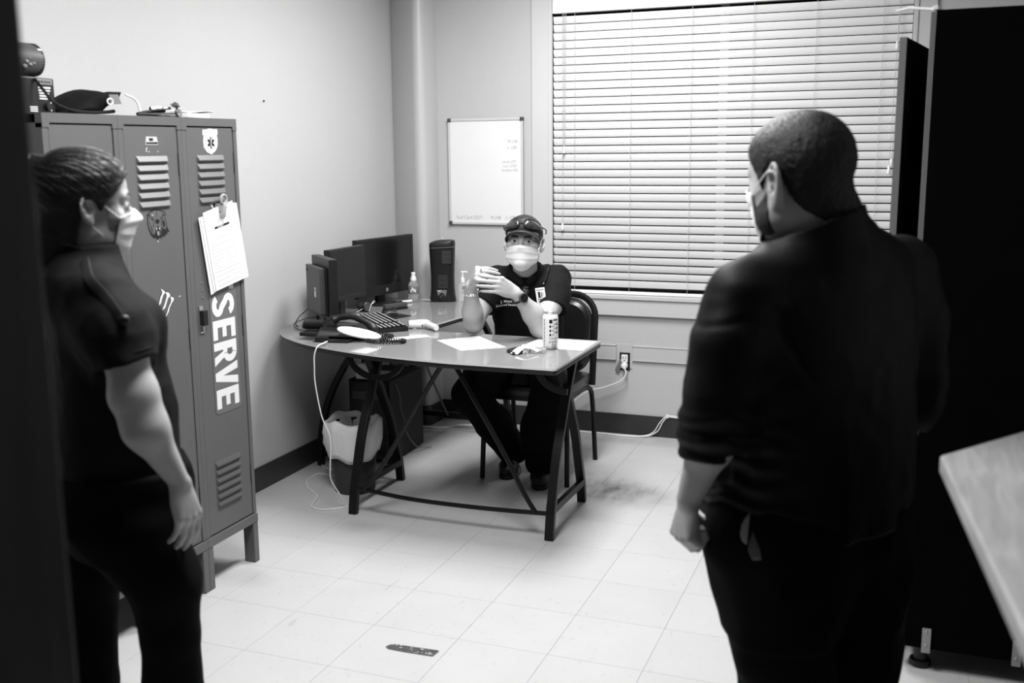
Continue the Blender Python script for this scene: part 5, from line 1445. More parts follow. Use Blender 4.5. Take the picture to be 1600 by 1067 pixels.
da, db = Vector((2.147, 0.070, 0)), Vector((2.222, 0.615, 0))
dd = (db - da).normalized()
dn = Vector((dd.y, -dd.x, 0))
dr = MB().obox((da + db) / 2 + dn * 0.011 + EZ * ((0.055 + 1.858) / 2), dd, dn, EZ, (db - da).length / 2, 0.0095, (1.858 - 0.055) / 2).build('door', 'cabface', cbn)
MB().obox(da - dd * 0.0012 + dn * 0.011 + EZ * ((0.055 + 1.858) / 2), dd, dn, EZ, 0.0011, 0.0095, (1.858 - 0.055) / 2).build('door_edge', 'cabgrey', dr)
MB().obox(da + dd * 0.09 + dn * 0.024 + EZ * 1.70, dd, dn, EZ, 0.02, 0.003, 0.045).build('hinge_plate', 'ink', dr)
for (x0) in (2.304, 2.548):
    bk_ = MB().box((x0, -0.0215, 0.062), (x0 + 0.0245, -0.0185, 0.140)).build('bracket', 'bracket', cbn, bevel=0.0008)
    for z in (0.128, 0.086):
        MB().ell((x0 + 0.012, -0.022, z), (0.0042, 0.002, 0.0042), 10, 6).build('screw', 'steel', bk_, smooth=True)
for (x, y) in ((2.304, 0.03), (3.05, 0.03), (2.304, 0.57), (3.05, 0.57)):
    MB().lathe([(0.020, 0.02), (0.020, 0.0745)], (x, y, 0), 16).build('foot', 'blackplastic', cbn, smooth=True)
    MB().lathe([(0.026, 0.0005), (0.032, 0.004), (0.033, 0.012), (0.030, 0.020), (0.02, 0.022)], (x, y, 0), 20).build('foot_pad', 'blackplastic', cbn, smooth=True)
MB().tube(smooth_path([(2.094, YB - 0.030, 1.995), (2.14, 1.90, 1.955), (2.20, 0.60, 1.93)], 5), 0.003, 6)
cs = MB().tube([(2.255, 0.004, 1.9195), (2.17, 0.02, 1.931), (2.135, 0.03, 1.926)], [0.0042, 0.0042, 0.003], 6)
cs.build('cable_tie', 'whiteplastic', cbn, smooth=True)
MB().obox((2.236, -0.004, 1.925), (1, 0, 0.3), EY, (-0.3, 0, 1), 0.008, 0.006, 0.006).build('hook', 'whiteplastic', cbn, bevel=0.002)

ct = thing('counter', 'pale wood-grain counter top in the right foreground', 'counter', (2.75, -1.6, 0))
cz = 1.03
cpoly = arc2(2.2905, -1.3085, 0.012, 2.62, 3.50, 4) + [(2.352, -2.011), (2.362, -2.12), (3.0, -2.12), (3.0, -0.45), (2.83, -0.48)]
cpoly = cpoly[::-1]
MB().prism(cpoly, cz - 0.032, cz).build('counter_top', 'wood', ct, bevel=0.006, bseg=3, smooth=True, autosm=0.9)
MB().box((2.72, -2.05, 0.0005), (2.99, -0.75, cz - 0.033)).build('base_cabinet', 'cabblack', ct)

# worn black tape strip on the floor, marks on the left wall
tp = [(0.719, -0.436), (0.722, -0.420), (0.733, -0.410), (0.748, -0.4065), (0.80, -0.4045), (0.885, -0.3985), (0.893, -0.404), (0.888, -0.4435), (0.85, -0.4455), (0.80, -0.4475), (0.76, -0.4475), (0.732, -0.4465)]
tpo = tag(MB().prism(tp, 0.0002, 0.0007).build('floor_tape', mat('worn_black_tape', 0.06, 0.6, 0.3, var=0.5, vscale=60), None, loc=(0.8, -0.43, 0)), 'worn strip of black tape stuck on the floor tiles in the foreground', 'tape')
rg = random.Random(3)
wr = MB()
for k in range(34):
    x, y = rg.uniform(0.727, 0.882), rg.uniform(-0.443, -0.408)
    r_ = rg.choice((0.0008, 0.0012, 0.0016, 0.0022))
    wr.lathe([(r_, 0), (r_, 0.0002)], (x, y, 0.0008), 6, sx=rg.uniform(0.7, 1.6))
wro = wr.build('worn_spots', 'white', tpo)
wro['kind'] = 'stuff'
nl_ = MB().lathe([(0.003, 0), (0.004, 0.006), (0.002, 0.009)], (XW, 0.965, 1.786), 8, ax=(1, 0, 0))
tag(nl_.build('nail', 'ink', None, loc=(XW, 0.965, 1.786)), 'small dark nail in the left wall above the desk', 'nail')
sm = MB()
for (y, z, a, b_) in ((1.83, 1.168, 0.006, 0.012), (1.85, 1.175, 0.004, 0.010), (1.865, 1.165, 0.003, 0.008), (0.948, 1.186, 0.004, 0.004), (0.955, 1.192, 0.003, 0.003)):
    sm.plate([(y - a, z - b_), (y + a * 0.4, z - b_ * 0.6), (y + a, z + b_), (y - a * 0.3, z + b_ * 0.7)], (XW + 0.0002, 0, 0), EY, EZ, 0.0003)
tag(sm.build('wall_patch', 'trim', None, loc=(XW, 1.6, 1.17)), 'pale patches of filler on the left wall above the monitors', 'patch')


# ================================================================== PEOPLE: implicit-surface modelling helpers
f32 = np.float32


def smin(a, b, k):
    if k <= 0:
        return np.minimum(a, b)
    h = np.maximum(k - np.abs(a - b), 0) / k
    return np.minimum(a, b) - h * h * (k * 0.25)


_tab = np.random.default_rng(11).random((32, 32, 32)).astype(f32) * 2 - 1


def vnoise(x, y, z):
    xi, yi, zi = np.floor(x).astype(int), np.floor(y).astype(int), np.floor(z).astype(int)
    fx, fy, fz = x - xi, y - yi, z - zi
    fx, fy, fz = [q * q * (3 - 2 * q) for q in (fx, fy, fz)]
    out = 0
    for i in (0, 1):
        wx = fx if i else 1 - fx
        for j in (0, 1):
            wy = fy if j else 1 - fy
            for k in (0, 1):
                wz = fz if k else 1 - fz
                out = out + _tab[(xi + i) % 32, (yi + j) % 32, (zi + k) % 32] * wx * wy * wz
    return out


class SDF:
    def __init__(s, lo, hi, h):
        s.lo = np.array(lo, float)
        s.h = h
        s.n = np.ceil((np.array(hi, float) - s.lo) / h).astype(int) + 1
        s.f = np.full(s.n, 0.15, f32)
        s.o = np.zeros(3)
        s.R = np.eye(3)

    def frame(s, o=(0, 0, 0), R=None):
        s.o = np.array(o, float)
        s.R = np.eye(3) if R is None else np.array(R, float)
        return s

    def _reg(s, lo, hi, m):
        c = np.array([[x, y, z] for x in (lo[0], hi[0]) for y in (lo[1], hi[1]) for z in (lo[2], hi[2])])
        w_ = s.o + c @ s.R.T
        a = np.maximum(np.floor((w_.min(0) - m - s.lo) / s.h).astype(int), 0)
        b = np.minimum(np.ceil((w_.max(0) + m - s.lo) / s.h).astype(int) + 1, s.n)
        if (b <= a).any():
            return None, None
        sl = tuple(slice(a[i], b[i]) for i in range(3))
        X = (s.lo[0] + s.h * np.arange(a[0], b[0]) - s.o[0]).astype(f32)[:, None, None]
        Y = (s.lo[1] + s.h * np.arange(a[1], b[1]) - s.o[1]).astype(f32)[None, :, None]
        Z = (s.lo[2] + s.h * np.arange(a[2], b[2]) - s.o[2]).astype(f32)[None, None, :]
        R = s.R.astype(f32)
        q = [R[0, i] * X + R[1, i] * Y + R[2, i] * Z for i in range(3)]
        return sl, q

    def put(s, sl, d, k, op):
        a = s.f[sl]
        if op == 'u':
            s.f[sl] = smin(a, d, k)
        elif op == 's':
            s.f[sl] = -smin(-a, d, k)
        elif op == 'i':
            s.f[sl] = -smin(-a, -d, k)
        return s

    def cap(s, a, b, ra, rb=None, k=0.0, op='u', flat=None, flatk=1.0):
        rb = ra if rb is None else rb
        a, b = np.array(a, float), np.array(b, float)
        r = max(ra, rb)
        sl, q = s._reg(np.minimum(a, b) - r, np.maximum(a, b) + r, k + 4 * s.h)
        if sl is None:
            return s
        ba = b - a
        L2 = max(float(ba @ ba), 1e-12)
        w0 = [q[i] - f32(a[i]) for i in range(3)]
        t = np.clip((w0[0] * f32(ba[0]) + w0[1] * f32(ba[1]) + w0[2] * f32(ba[2])) / f32(L2), 0, 1)
        w1 = [w0[i] - t * f32(ba[i]) for i in range(3)]
        d2 = w1[0] ** 2 + w1[1] ** 2 + w1[2] ** 2
        if flat is not None:
            n = np.array(flat, float)
            n /= np.linalg.norm(n)
            c = w1[0] * f32(n[0]) + w1[1] * f32(n[1]) + w1[2] * f32(n[2])
            d2 = d2 + f32(flatk * flatk - 1) * c * c
        return s.put(sl, np.sqrt(d2) - (f32(ra) + f32(rb - ra) * t), k, op)

    def chain(s, pts, rs, k=0.0, op='u', kk=None, **kw):
        for i in range(len(pts) - 1):
            s.cap(pts[i], pts[i + 1], rs[i], rs[i + 1], k, op, **kw)
        return s

    def ell(s, c, r, k=0.0, op='u', rot=None):
        c, r = np.array(c, float), np.array(r, float)
        o0, R0 = s.o, s.R
        s.o = s.o + s.R @ c
        if rot is not None:
            s.R = s.R @ np.array(rot, float)
        sl, q = s._reg(-r, r, k + 4 * s.h)
        s.o, s.R = o0, R0
        if sl is None:
            return s
        k0 = np.sqrt((q[0] / f32(r[0])) ** 2 + (q[1] / f32(r[1])) ** 2 + (q[2] / f32(r[2])) ** 2)
        k1 = np.sqrt((q[0] / f32(r[0] ** 2)) ** 2 + (q[1] / f32(r[1] ** 2)) ** 2 + (q[2] / f32(r[2] ** 2)) ** 2)
        return s.put(sl, k0 * (k0 - 1) / np.maximum(k1, 1e-6), k, op)

    def box(s, c, hh, r=0.0, k=0.0, op='u', rot=None):
        c, hh = np.array(c, float), np.array(hh, float)
        o0, R0 = s.o, s.R
        s.o = s.o + s.R @ c
        if rot is not None:
            s.R = s.R @ np.array(rot, float)
        sl, q = s._reg(-hh, hh, k + 4 * s.h)
        s.o, s.R = o0, R0
        if sl is None:
            return s
        dd_ = [np.abs(q[i]) - f32(hh[i] - r) for i in range(3)]
        d = np.sqrt(np.maximum(dd_[0], 0) ** 2 + np.maximum(dd_[1], 0) ** 2 + np.maximum(dd_[2], 0) ** 2) + np.minimum(np.maximum(np.maximum(dd_[0], dd_[1]), dd_[2]), 0) - f32(r)
        return s.put(sl, d, k, op)

    def loft(s, secs, k=0.0, op='u', p=2.3):
        """secs: (z, cx, cy, rx, ry) bottom to top"""
        A = np.array(secs, float)
        lo = [(A[:, 1] - A[:, 3]).min(), (A[:, 2] - A[:, 4]).min(), A[0, 0]]
        hi = [(A[:, 1] + A[:, 3]).max(), (A[:, 2] + A[:, 4]).max(), A[-1, 0]]
        sl, q = s._reg(lo, hi, k + 4 * s.h)
        if sl is None:
            return s
        z = np.clip(q[2], A[0, 0], A[-1, 0])
        v = []
        zz = np.linspace(A[0, 0], A[-1, 0], 200)
        for c in range(1, 5):
            yv = np.interp(zz, A[:, 0], A[:, c])
            ker = np.ones(21) / 21
            yv = np.convolve(np.pad(yv, 10, mode='edge'), ker, 'valid')
            v.append(np.interp(z, zz, yv).astype(f32))
        e = (np.abs((q[0] - v[0]) / v[2]) ** p + np.abs((q[1] - v[1]) / v[3]) ** p) ** (1 / p)
        d = (e - 1) * np.minimum(v[2], v[3])
        d = np.maximum(d, np.maximum(f32(A[0, 0]) - q[2], q[2] - f32(A[-1, 0])))
        return s.put(sl, d, k, op)

    def plane(s, pt, n, op='i', k=0.0):
        """keep (op i) the side the normal points away from"""
        n = np.array(n, float)
        n /= np.linalg.norm(n)
        nw = s.R @ n
        pw = s.o + s.R @ np.array(pt, float)
        X = (s.lo[0] + s.h * np.arange(s.n[0]) - pw[0]).astype(f32)[:, None, None]
        Y = (s.lo[1] + s.h * np.arange(s.n[1]) - pw[1]).astype(f32)[None, :, None]
        Z = (s.lo[2] + s.h * np.arange(s.n[2]) - pw[2]).astype(f32)[None, None, :]
        d = X * f32(nw[0]) + Y * f32(nw[1]) + Z * f32(nw[2])
        s.f = -smin(-s.f, -d, k) if op == 'i' else s.f
        return s

    def field(s, fn, op='i', k=0.0):
        """combine with an arbitrary field of local coordinates"""
        X = (s.lo[0] + s.h * np.arange(s.n[0]) - s.o[0]).astype(f32)[:, None, None]
        Y = (s.lo[1] + s.h * np.arange(s.n[1]) - s.o[1]).astype(f32)[None, :, None]
        Z = (s.lo[2] + s.h * np.arange(s.n[2]) - s.o[2]).astype(f32)[None, None, :]
        R = s.R.astype(f32)
        q = [R[0, i] * X + R[1, i] * Y + R[2, i] * Z for i in range(3)]
        d = fn(*q).astype(f32)
        if op == 'i':
            s.f = -smin(-s.f, -d, k)
        elif op == 'u':
            s.f = smin(s.f, d, k)
        elif op == '+':
            s.f = s.f + d
        return s

    def disp(s, fn, band=0.02):
        ix = np.nonzero(np.abs(s.f) < band)
        P = [s.lo[i] + s.h * ix[i] for i in range(3)]
        s.f[ix] += fn(*P).astype(f32)
        return s

    def sample(s, P):
        g = (np.asarray(P, float) - s.lo) / s.h
        i0 = np.floor(g).astype(int)
        ok = ((i0 >= 0) & (i0 < s.n - 1)).all(-1)
        i0 = np.clip(i0, 0, s.n - 2)
        t = g - i0
        out = 0
        for i in (0, 1):
            for j in (0, 1):
                for k in (0, 1):
                    w_ = (t[..., 0] if i else 1 - t[..., 0]) * (t[..., 1] if j else 1 - t[..., 1]) * (t[..., 2] if k else 1 - t[..., 2])
                    out = out + w_ * s.f[i0[..., 0] + i, i0[..., 1] + j, i0[..., 2] + k]
        return np.where(ok, out, 0.15)

    def march(s, P, D, off=0.0, maxd=0.4, step=0.0015):
        """first point along each ray where the field falls to off"""
        P, D = np.array(P, float), np.array(D, float)
        D = D / np.linalg.norm(D, axis=-1, keepdims=True)
        t = np.zeros(P.shape[:-1])
        done = np.zeros(P.shape[:-1], bool)
        for _ in range(int(maxd / step)):
            v = s.sample(P + D * t[..., None])
            done |= v <= off
            if done.all():
                break
            t = np.where(done, t, t + step)
        return P + D * t[..., None], done

    def mesh(s):
        f = s.f
        nx, ny, nz = f.shape
        ins = f < 0
        ins[0], ins[-1], ins[:, 0], ins[:, -1], ins[:, :, 0], ins[:, :, -1] = (False,) * 6
        cnt = np.zeros((nx - 1, ny - 1, nz - 1), np.uint8)
        for i in (0, 1):
            for j in (0, 1):
                for k in (0, 1):
                    cnt += ins[i:nx - 1 + i, j:ny - 1 + j, k:nz - 1 + k]
        act = (cnt > 0) & (cnt < 8)
        ci = np.argwhere(act)
        vid = np.full(act.shape, -1, np.int64)
        vid[act] = np.arange(len(ci))
        acc = np.zeros((len(ci), 3))
        num = np.zeros(len(ci))
        C = [(i, j, k) for i in (0, 1) for j in (0, 1) for k in (0, 1)]
        fv = {c: f[ci[:, 0] + c[0], ci[:, 1] + c[1], ci[:, 2] + c[2]].astype(float) for c in C}
        iv = {c: ins[ci[:, 0] + c[0], ci[:, 1] + c[1], ci[:, 2] + c[2]] for c in C}
        for a in C:
            for ax in range(3):
                if a[ax]:
                    continue
                b = tuple(1 if q == ax else a[q] for q in range(3))
                m = iv[a] != iv[b]
                d = fv[a] - fv[b]
                t = np.clip(np.where(np.abs(d) > 1e-9, fv[a] / np.where(np.abs(d) > 1e-9, d, 1), 0.5), 0, 1)
                p = np.array(a, float)[None, :].repeat(len(ci), 0)
                p[:, ax] = t
                acc[m] += p[m]
                num[m] += 1
        V = s.lo + s.h * (ci + acc / np.maximum(num, 1)[:, None])
        F = []
        for ax in range(3):
            o1, o2 = [(1, 2), (2, 0), (0, 1)][ax]
            sl0 = [slice(None)] * 3
            sl1 = [slice(None)] * 3
            sl0[ax], sl1[ax] = slice(0, -1), slice(1, None)
            ch = ins[tuple(sl0)] != ins[tuple(sl1)]
            e = np.argwhere(ch)
            e = e[(e[:, o1] > 0) & (e[:, o2] > 0)]
            if not len(e):
                continue
            fl_ = ins[e[:, 0], e[:, 1], e[:, 2]]
            q = []
            for (u, v) in ((1, 1), (0, 1), (0, 0), (1, 0)):
                c = e.copy()
                c[:, o1] -= u
                c[:, o2] -= v
                c = np.minimum(c, np.array(vid.shape) - 1)
                q.append(vid[c[:, 0], c[:, 1], c[:, 2]])
            Q = np.stack(q, 1)
            Q[~fl_] = Q[~fl_][:, ::-1]
            F.append(Q[(Q >= 0).all(1)])
        return V, np.concatenate(F)


def np_mesh(name, V, F, m, parent, smooth=True):
    me = bpy.data.meshes.new(name)
    me.vertices.add(len(V))
    me.vertices.foreach_set('co', np.asarray(V, f32).ravel())
    F = np.asarray(F)
    me.loops.add(F.size)
    me.loops.foreach_set('vertex_index', F.ravel().astype(np.int32))
    me.polygons.add(len(F))
    me.polygons.foreach_set('loop_start', np.arange(0, F.size, F.shape[1], dtype=np.int32))
    me.polygons.foreach_set('loop_total', np.full(len(F), F.shape[1], np.int32))
    me.polygons.foreach_set('use_smooth', np.full(len(F), smooth))
    me.update(calc_edges=True)
    me.validate()
    me.materials.append(MT[m] if isinstance(m, str) else m)
    o = bpy.data.objects.new(name, me)
    COL.objects.link(o)
    o.parent = parent
    return o


def part(mb, name, m, parent, smooth=True, bevel=0.0, autosm=None):
    """MB given in the person's own coordinates"""
    o = mb.build(name, m, None, smooth=smooth, bevel=bevel, autosm=autosm)
    o.parent = parent
    return o


def sdf_part(S, name, m, parent, relax=1):
    V, F = S.mesh()
    for _ in range(relax):                       # light Laplacian relaxation takes out the voxel steps
        acc = np.zeros_like(V)
        num = np.zeros(len(V))
        for a, b in ((0, 1), (1, 2), (2, 3), (3, 0)):
            np.add.at(acc, F[:, a], V[F[:, b]])
            np.add.at(acc, F[:, b], V[F[:, a]])
            np.add.at(num, F[:, a], 1)
            np.add.at(num, F[:, b], 1)
        V = V * 0.45 + (acc / np.maximum(num, 1)[:, None]) * 0.55
    return np_mesh(name, V, F, m, parent)


def nrm(v):
    v = np.array(v, float)
    return v / np.linalg.norm(v)


def basis(F, pitch=0.0, roll=0.0):
    """columns right, forward, up; F is the horizontal facing; pitch up positive, roll to the person's right positive"""
    F = nrm((F[0], F[1], 0))
    r_ = np.array([F[1], -F[0], 0.0])
    u_ = np.array([0, 0, 1.0])
    f_ = F * math.cos(pitch) + u_ * math.sin(pitch)
    u_ = u_ * math.cos(pitch) - F * math.sin(pitch)
    r2_ = r_ * math.cos(roll) - u_ * math.sin(roll)
    u2_ = u_ * math.cos(roll) + r_ * math.sin(roll)
    return np.stack([r2_, f_, u2_], 1)


def head(S, o, R, sc=1.0, jaw=1.0, full=0.0, ears=True, female=False, es=1.0):
    """skull, face and ears in head coordinates (x right, y forward, z up, origin between the ears at eye level)"""
    S.frame(o, R * sc if False else R)
    q = lambda *v: tuple(np.array(v) * sc)
    S.ell(q(0, -0.016, 0.034), q(0.0765, 0.098, 0.086), 0.0)
    S.ell(q(0, 0.012, 0.045), q(0.070, 0.080, 0.068), 0.02 * sc)
    S.ell(q(0, 0.028, -0.030), q((0.060 + full * 0.012) * jaw, 0.062, 0.078), 0.03 * sc)
    S.ell(q(0, 0.040, -0.070), q((0.050 + full * 0.015) * jaw, 0.042, 0.036), 0.025 * sc)
    S.ell(q(0, 0.066, -0.096), q(0.024 * jaw, 0.020, 0.017), 0.022 * sc)
    for sx in (-1, 1):
        S.ell(q(sx * 0.050, 0.052, -0.022), q(0.018, 0.024, 0.018), 0.02 * sc)
        S.ell(q(sx * 0.056 * jaw, 0.012, -0.066), q(0.014 + full * 0.01, 0.030, 0.026), 0.025 * sc)
        S.cap(q(sx * 0.010, 0.088, 0.024), q(sx * 0.045, 0.072, 0.024), 0.0085 * sc, 0.008 * sc, 0.014 * sc)
    for sx in (-1, 1):
        S.ell(q(sx * 0.032, 0.094, 0.003), q(0.017, 0.013, 0.011), 0.010 * sc, 's')
    S.cap(q(0, 0.086, 0.012), q(0, 0.107, -0.026), 0.0075 * sc, 0.0115 * sc, 0.012 * sc)
    for sx in (-1, 1):
        S.ell(q(sx * 0.012, 0.096, -0.029), q(0.0085, 0.011, 0.008), 0.006 * sc)
    S.ell(q(0, 0.088, -0.053), q(0.022, 0.010, 0.0055), 0.006 * sc)
    S.ell(q(0, 0.086, -0.063), q(0.019, 0.010, 0.0065), 0.005 * sc)
    S.cap(q(-0.022, 0.092, -0.058), q(0.022, 0.092, -0.058), 0.0018 * sc, None, 0.003, 's')
    for sx in (-1, 1):                            # eyelids with an opening
        S.ell(q(sx * 0.032, 0.0795, 0.001), q(0.0150, 0.0125, 0.0125), 0.004 * sc)
        S.ell(q(sx * 0.032, 0.0945, -0.0008), q(0.0135, 0.012, 0.0040), 0.002 * sc, 's')
    if ears:
        for sx in (-1, 1):
            a = 0.50
            ca, sa = math.cos(a), math.sin(a)
            t = 0.22
            ct, st = math.cos(t), math.sin(t)
            rz = np.array([[ca, -sx * sa, 0], [sx * sa, ca, 0], [0, 0, 1]])
            rx = np.array([[1, 0, 0], [0, ct, -st], [0, st, ct]])
            M_ = rz @ rx
            c = np.array((sx * 0.0835, -0.012, -0.006))
            S.ell(q(*c), q(0.0070 * es, 0.0195 * es, 0.033 * es), 0.006 * sc, 'u', M_)
            S.ell(q(sx * 0.0850, -0.012, 0.001), q(0.0050 * es, 0.0125 * es, 0.022 * es), 0.004 * sc, 's', M_)
            S.cap(q(sx * 0.0835, 0.002, 0.018), q(sx * 0.0845, -0.026, 0.014), 0.0032 * sc, None, 0.004 * sc)
            S.ell(q(sx * 0.0765, 0.0015, -0.008), q(0.005, 0.004, 0.007), 0.004 * sc)
            S.ell(q(sx * 0.0795, -0.004, -0.034 * es), q(0.0055, 0.008, 0.009), 0.006 * sc)
    S.frame()


def hand(S, W, d, n, side, curls, sc=1.0, thumb=None, spread=0.06, tcurl=(0.35, 0.35), lean=0.0):
    """W wrist, d wrist-to-knuckle direction, n palm normal (fingers curl towards it), side +1 when the thumb is at n x d"""
    d = nrm(d)
    n = np.array(n, float)
    n = nrm(n - d * (n @ d))
    t = nrm(np.cross(n, d)) * side                # thumb side
    W = np.array(W, float)
    pts = {}
    offs = [0.030, 0.010, -0.010, -0.028]
    plen = [0.088, 0.091, 0.087, 0.079]
    lens = [(0.043, 0.026, 0.020), (0.047, 0.030, 0.021), (0.044, 0.028, 0.021), (0.035, 0.021, 0.018)]
    rad = [0.0090, 0.0092, 0.0088, 0.0078]
    S.ell(W + d * 0.050 * sc + n * 0.002 * sc, np.array((0.036, 0.046, 0.014)) * sc, 0.010 * sc, 'u', np.stack([t, d, n], 1))
    for i in range(4):
        a = W + d * 0.012 * sc + t * offs[i] * 0.45 * sc
        b = W + d * plen[i] * sc + t * offs[i] * sc - n * 0.002 * sc
        S.cap(a, b, 0.0125 * sc, 0.0108 * sc, 0.010 * sc)
        c = curls[i] if isinstance(curls[0], (tuple, list)) else curls
        ang = 0.0
        p = b
        sp = spread * (1.5 - i) + lean
        for j in range(3):
            ang += c[j]
            dr = d * math.cos(ang) + n * math.sin(ang) + t * sp * math.cos(ang)
            dr = nrm(dr)
            e = p + dr * lens[i][j] * sc
            r0 = rad[i] * (1.0 - 0.09 * j) * sc
            S.cap(p, e, r0 * 1.04, r0 * (0.94 if j < 2 else 0.82), (0.006 if j == 0 else 0.002) * sc)
            p = e
        pts[i] = p
    tb = W + d * 0.022 * sc + t * 0.022 * sc + n * 0.008 * sc
    td_ = nrm(thumb if thumb is not None else (d * 0.62 + t * 0.68 + n * 0.38))
    m1_ = tb + td_ * 0.042 * sc
    S.cap(W + d * 0.010 * sc + t * 0.012 * sc, m1_, 0.0150 * sc, 0.0115 * sc, 0.012 * sc)
    ax_ = nrm(np.cross(t, n)) if False else nrm(np.cross(td_, n) + 1e-6)
    nn = nrm(n - td_ * (n @ td_) - t * 0.4)
    d1 = nrm(td_ * math.cos(tcurl[0]) + nn * math.sin(tcurl[0]))
    m2_ = m1_ + d1 * 0.032 * sc
    d2 = nrm(td_ * math.cos(sum(tcurl)) + nn * math.sin(sum(tcurl)))
    m3_ = m2_ + d2 * 0.024 * sc
    S.cap(m1_, m2_, 0.0112 * sc, 0.0100 * sc, 0.005 * sc)
    S.cap(m2_, m3_, 0.0100 * sc, 0.0080 * sc, 0.003 * sc)
    return pts


def eyes(parent, o, R, sc, gaze, m='eyewhite'):
    """two eyeballs with dark irises looking along gaze (head coordinates)"""
    for sx in (-1, 1):
        c = np.array(o) + R @ (np.array((sx * 0.032, 0.0785, 0.0)) * sc)
        g = R @ nrm(gaze)
        ax = Vector(g)
        mb = MB()
        prof = [(0.0118 * sc * math.sin(a), -0.0118 * sc * math.cos(a)) for a in [PI * k / 14 for k in range(1, 14)]]
        mb.lathe(prof, Vector(c), 20, ax=ax)
        o_ = part(mb, 'eye', 'eyewhite', parent)
        mi = MB()
        mi.lathe([(0.0068 * sc, 0), (0.0064 * sc, 0.0008), (0.002 * sc, 0.0014)], Vector(c) + ax * (0.0103 * sc), 18, ax=ax)
        part(mi, 'iris', 'iris', o_)


def face_mask(S, parent, o, R, sc, m='maskcloth', top=0.000, bot=-0.112, halfang=1.22, ear_z=0.0, ears=(True, True), tent=0.016, pleat=0.0028, drop=0.016):
    """pleated surgical mask draped over the face field, ear loops to both ears"""
    o = np.array(o, float)
    NU_, NV_ = 41, 29
    U = np.linspace(-1, 1, NU_)
    V_ = np.linspace(0, 1, NV_)
    UU, VV = np.meshgrid(U, V_, indexing='ij')
    th = UU * halfang
    zt = top - drop * np.abs(UU) ** 1.2
    zb = bot + 0.028 * np.abs(UU) ** 1.8
    zz = (zt + (zb - zt) * VV) * sc
    dirs = np.stack([np.sin(th), np.cos(th), np.zeros_like(th)], -1)
    axis = np.stack([np.zeros_like(zz), np.full_like(zz, 0.012 * sc), zz], -1)
    P0 = axis + dirs * 0.16 * sc
    Pw = o + P0 @ R.T
    Dw = -(dirs @ R.T)
    H, hit = S.march(Pw, Dw, 0.0, maxd=0.17 * sc, step=0.001)
    r = 0.16 * sc - np.linalg.norm(H - Pw, axis=-1)
    for j in range(1, NV_):                        # do not fall in behind the chin
        r[:, j] = np.maximum(r[:, j], r[:, j - 1] - 0.0045 * sc)
    r0 = r.copy()
    for _ in range(90):
        a = r.copy()
        a[1:-1, 1:-1] = (r[2:, 1:-1] + r[:-2, 1:-1] + r[1:-1, 2:] + r[1:-1, :-2]) / 4
        a[1:-1, 0] = (r[2:, 0] + r[:-2, 0]) / 2
        a[1:-1, -1] = (r[2:, -1] + r[:-2, -1]) / 2
        a[0, 1:-1] = (r[0, 2:] + r[0, :-2]) / 2
        a[-1, 1:-1] = (r[-1, 2:] + r[-1, :-2]) / 2
        r = np.maximum(a, r0)
    r = r + 0.0035 * sc + tent * sc * np.exp(-(UU / 0.33) ** 2) * np.sin(PI * np.clip(VV, 0, 1)) ** 0.7 * 0.5
    ph = (VV * 3.6) % 1.0
    win = np.clip(1 - np.abs(UU) ** 3, 0, 1) * np.clip(np.sin(PI * VV) * 2, 0, 1)
    r = r + pleat * sc * (ph - 0.5) * win * (0.35 + 0.65 * np.minimum(1, np.abs(UU) * 1.6))
    P = axis + dirs * r[..., None]
    Pw = o + P @ R.T
    V = Pw.reshape(-1, 3)
    idx = np.arange(NU_ * NV_).reshape(NU_, NV_)
    F = np.stack([idx[:-1, :-1], idx[:-1, 1:], idx[1:, 1:], idx[1:, :-1]], -1).reshape(-1, 4)
    ob = np_mesh('face_mask', V, F, m, parent)
    sd = ob.modifiers.new('thick', 'SOLIDIFY')
    sd.thickness = 0.0014
    sd.offset = 0
    for sx in (-1, 1):
        if not ears[0 if sx < 0 else 1]:
            continue
        e = 0 if sx < 0 else NU_ - 1
        ear_top = np.array((sx * 0.078, 0.000, 0.024 + ear_z)) * sc
        ear_bot = np.array((sx * 0.078, -0.004, -0.038 + ear_z)) * sc
        for (a, j, b) in ((P[e, 1], 1, ear_top), (P[e, NV_ - 2], NV_ - 2, ear_bot)):
            mid = (a + b) / 2 + np.array((sx * 0.004, 0, 0)) * sc
            path = smooth_path([Vector(o + R @ v) for v in (a, mid, b, b + np.array((0, -0.012, -0.004 if b[2] > 0 else 0.006)) * sc)], 5)
            part(MB().tube(path, 0.0013, 6), 'ear_loop', m, ob)
    # white nose wire seam and rim binding
    rim = [Vector(q) for q in Pw[:, 0]]
    part(MB().tube(rim, 0.0012, 5), 'seam', m, ob)
    part(MB().tube([Vector(q) for q in Pw[:, -1]], 0.0012, 5), 'seam', m, ob)
    return ob


def conform(S, o, poly, D=(0, 1, 0), off=0.002, far=0.3):
    """drop a 3-D outline onto the field along D, standing off"""
    P = np.array(poly, float) - nrm(D) * far
    H, ok = S.march(P, np.broadcast_to(np.array(D, float), P.shape), off, maxd=2 * far, step=0.001)
    return H, ok


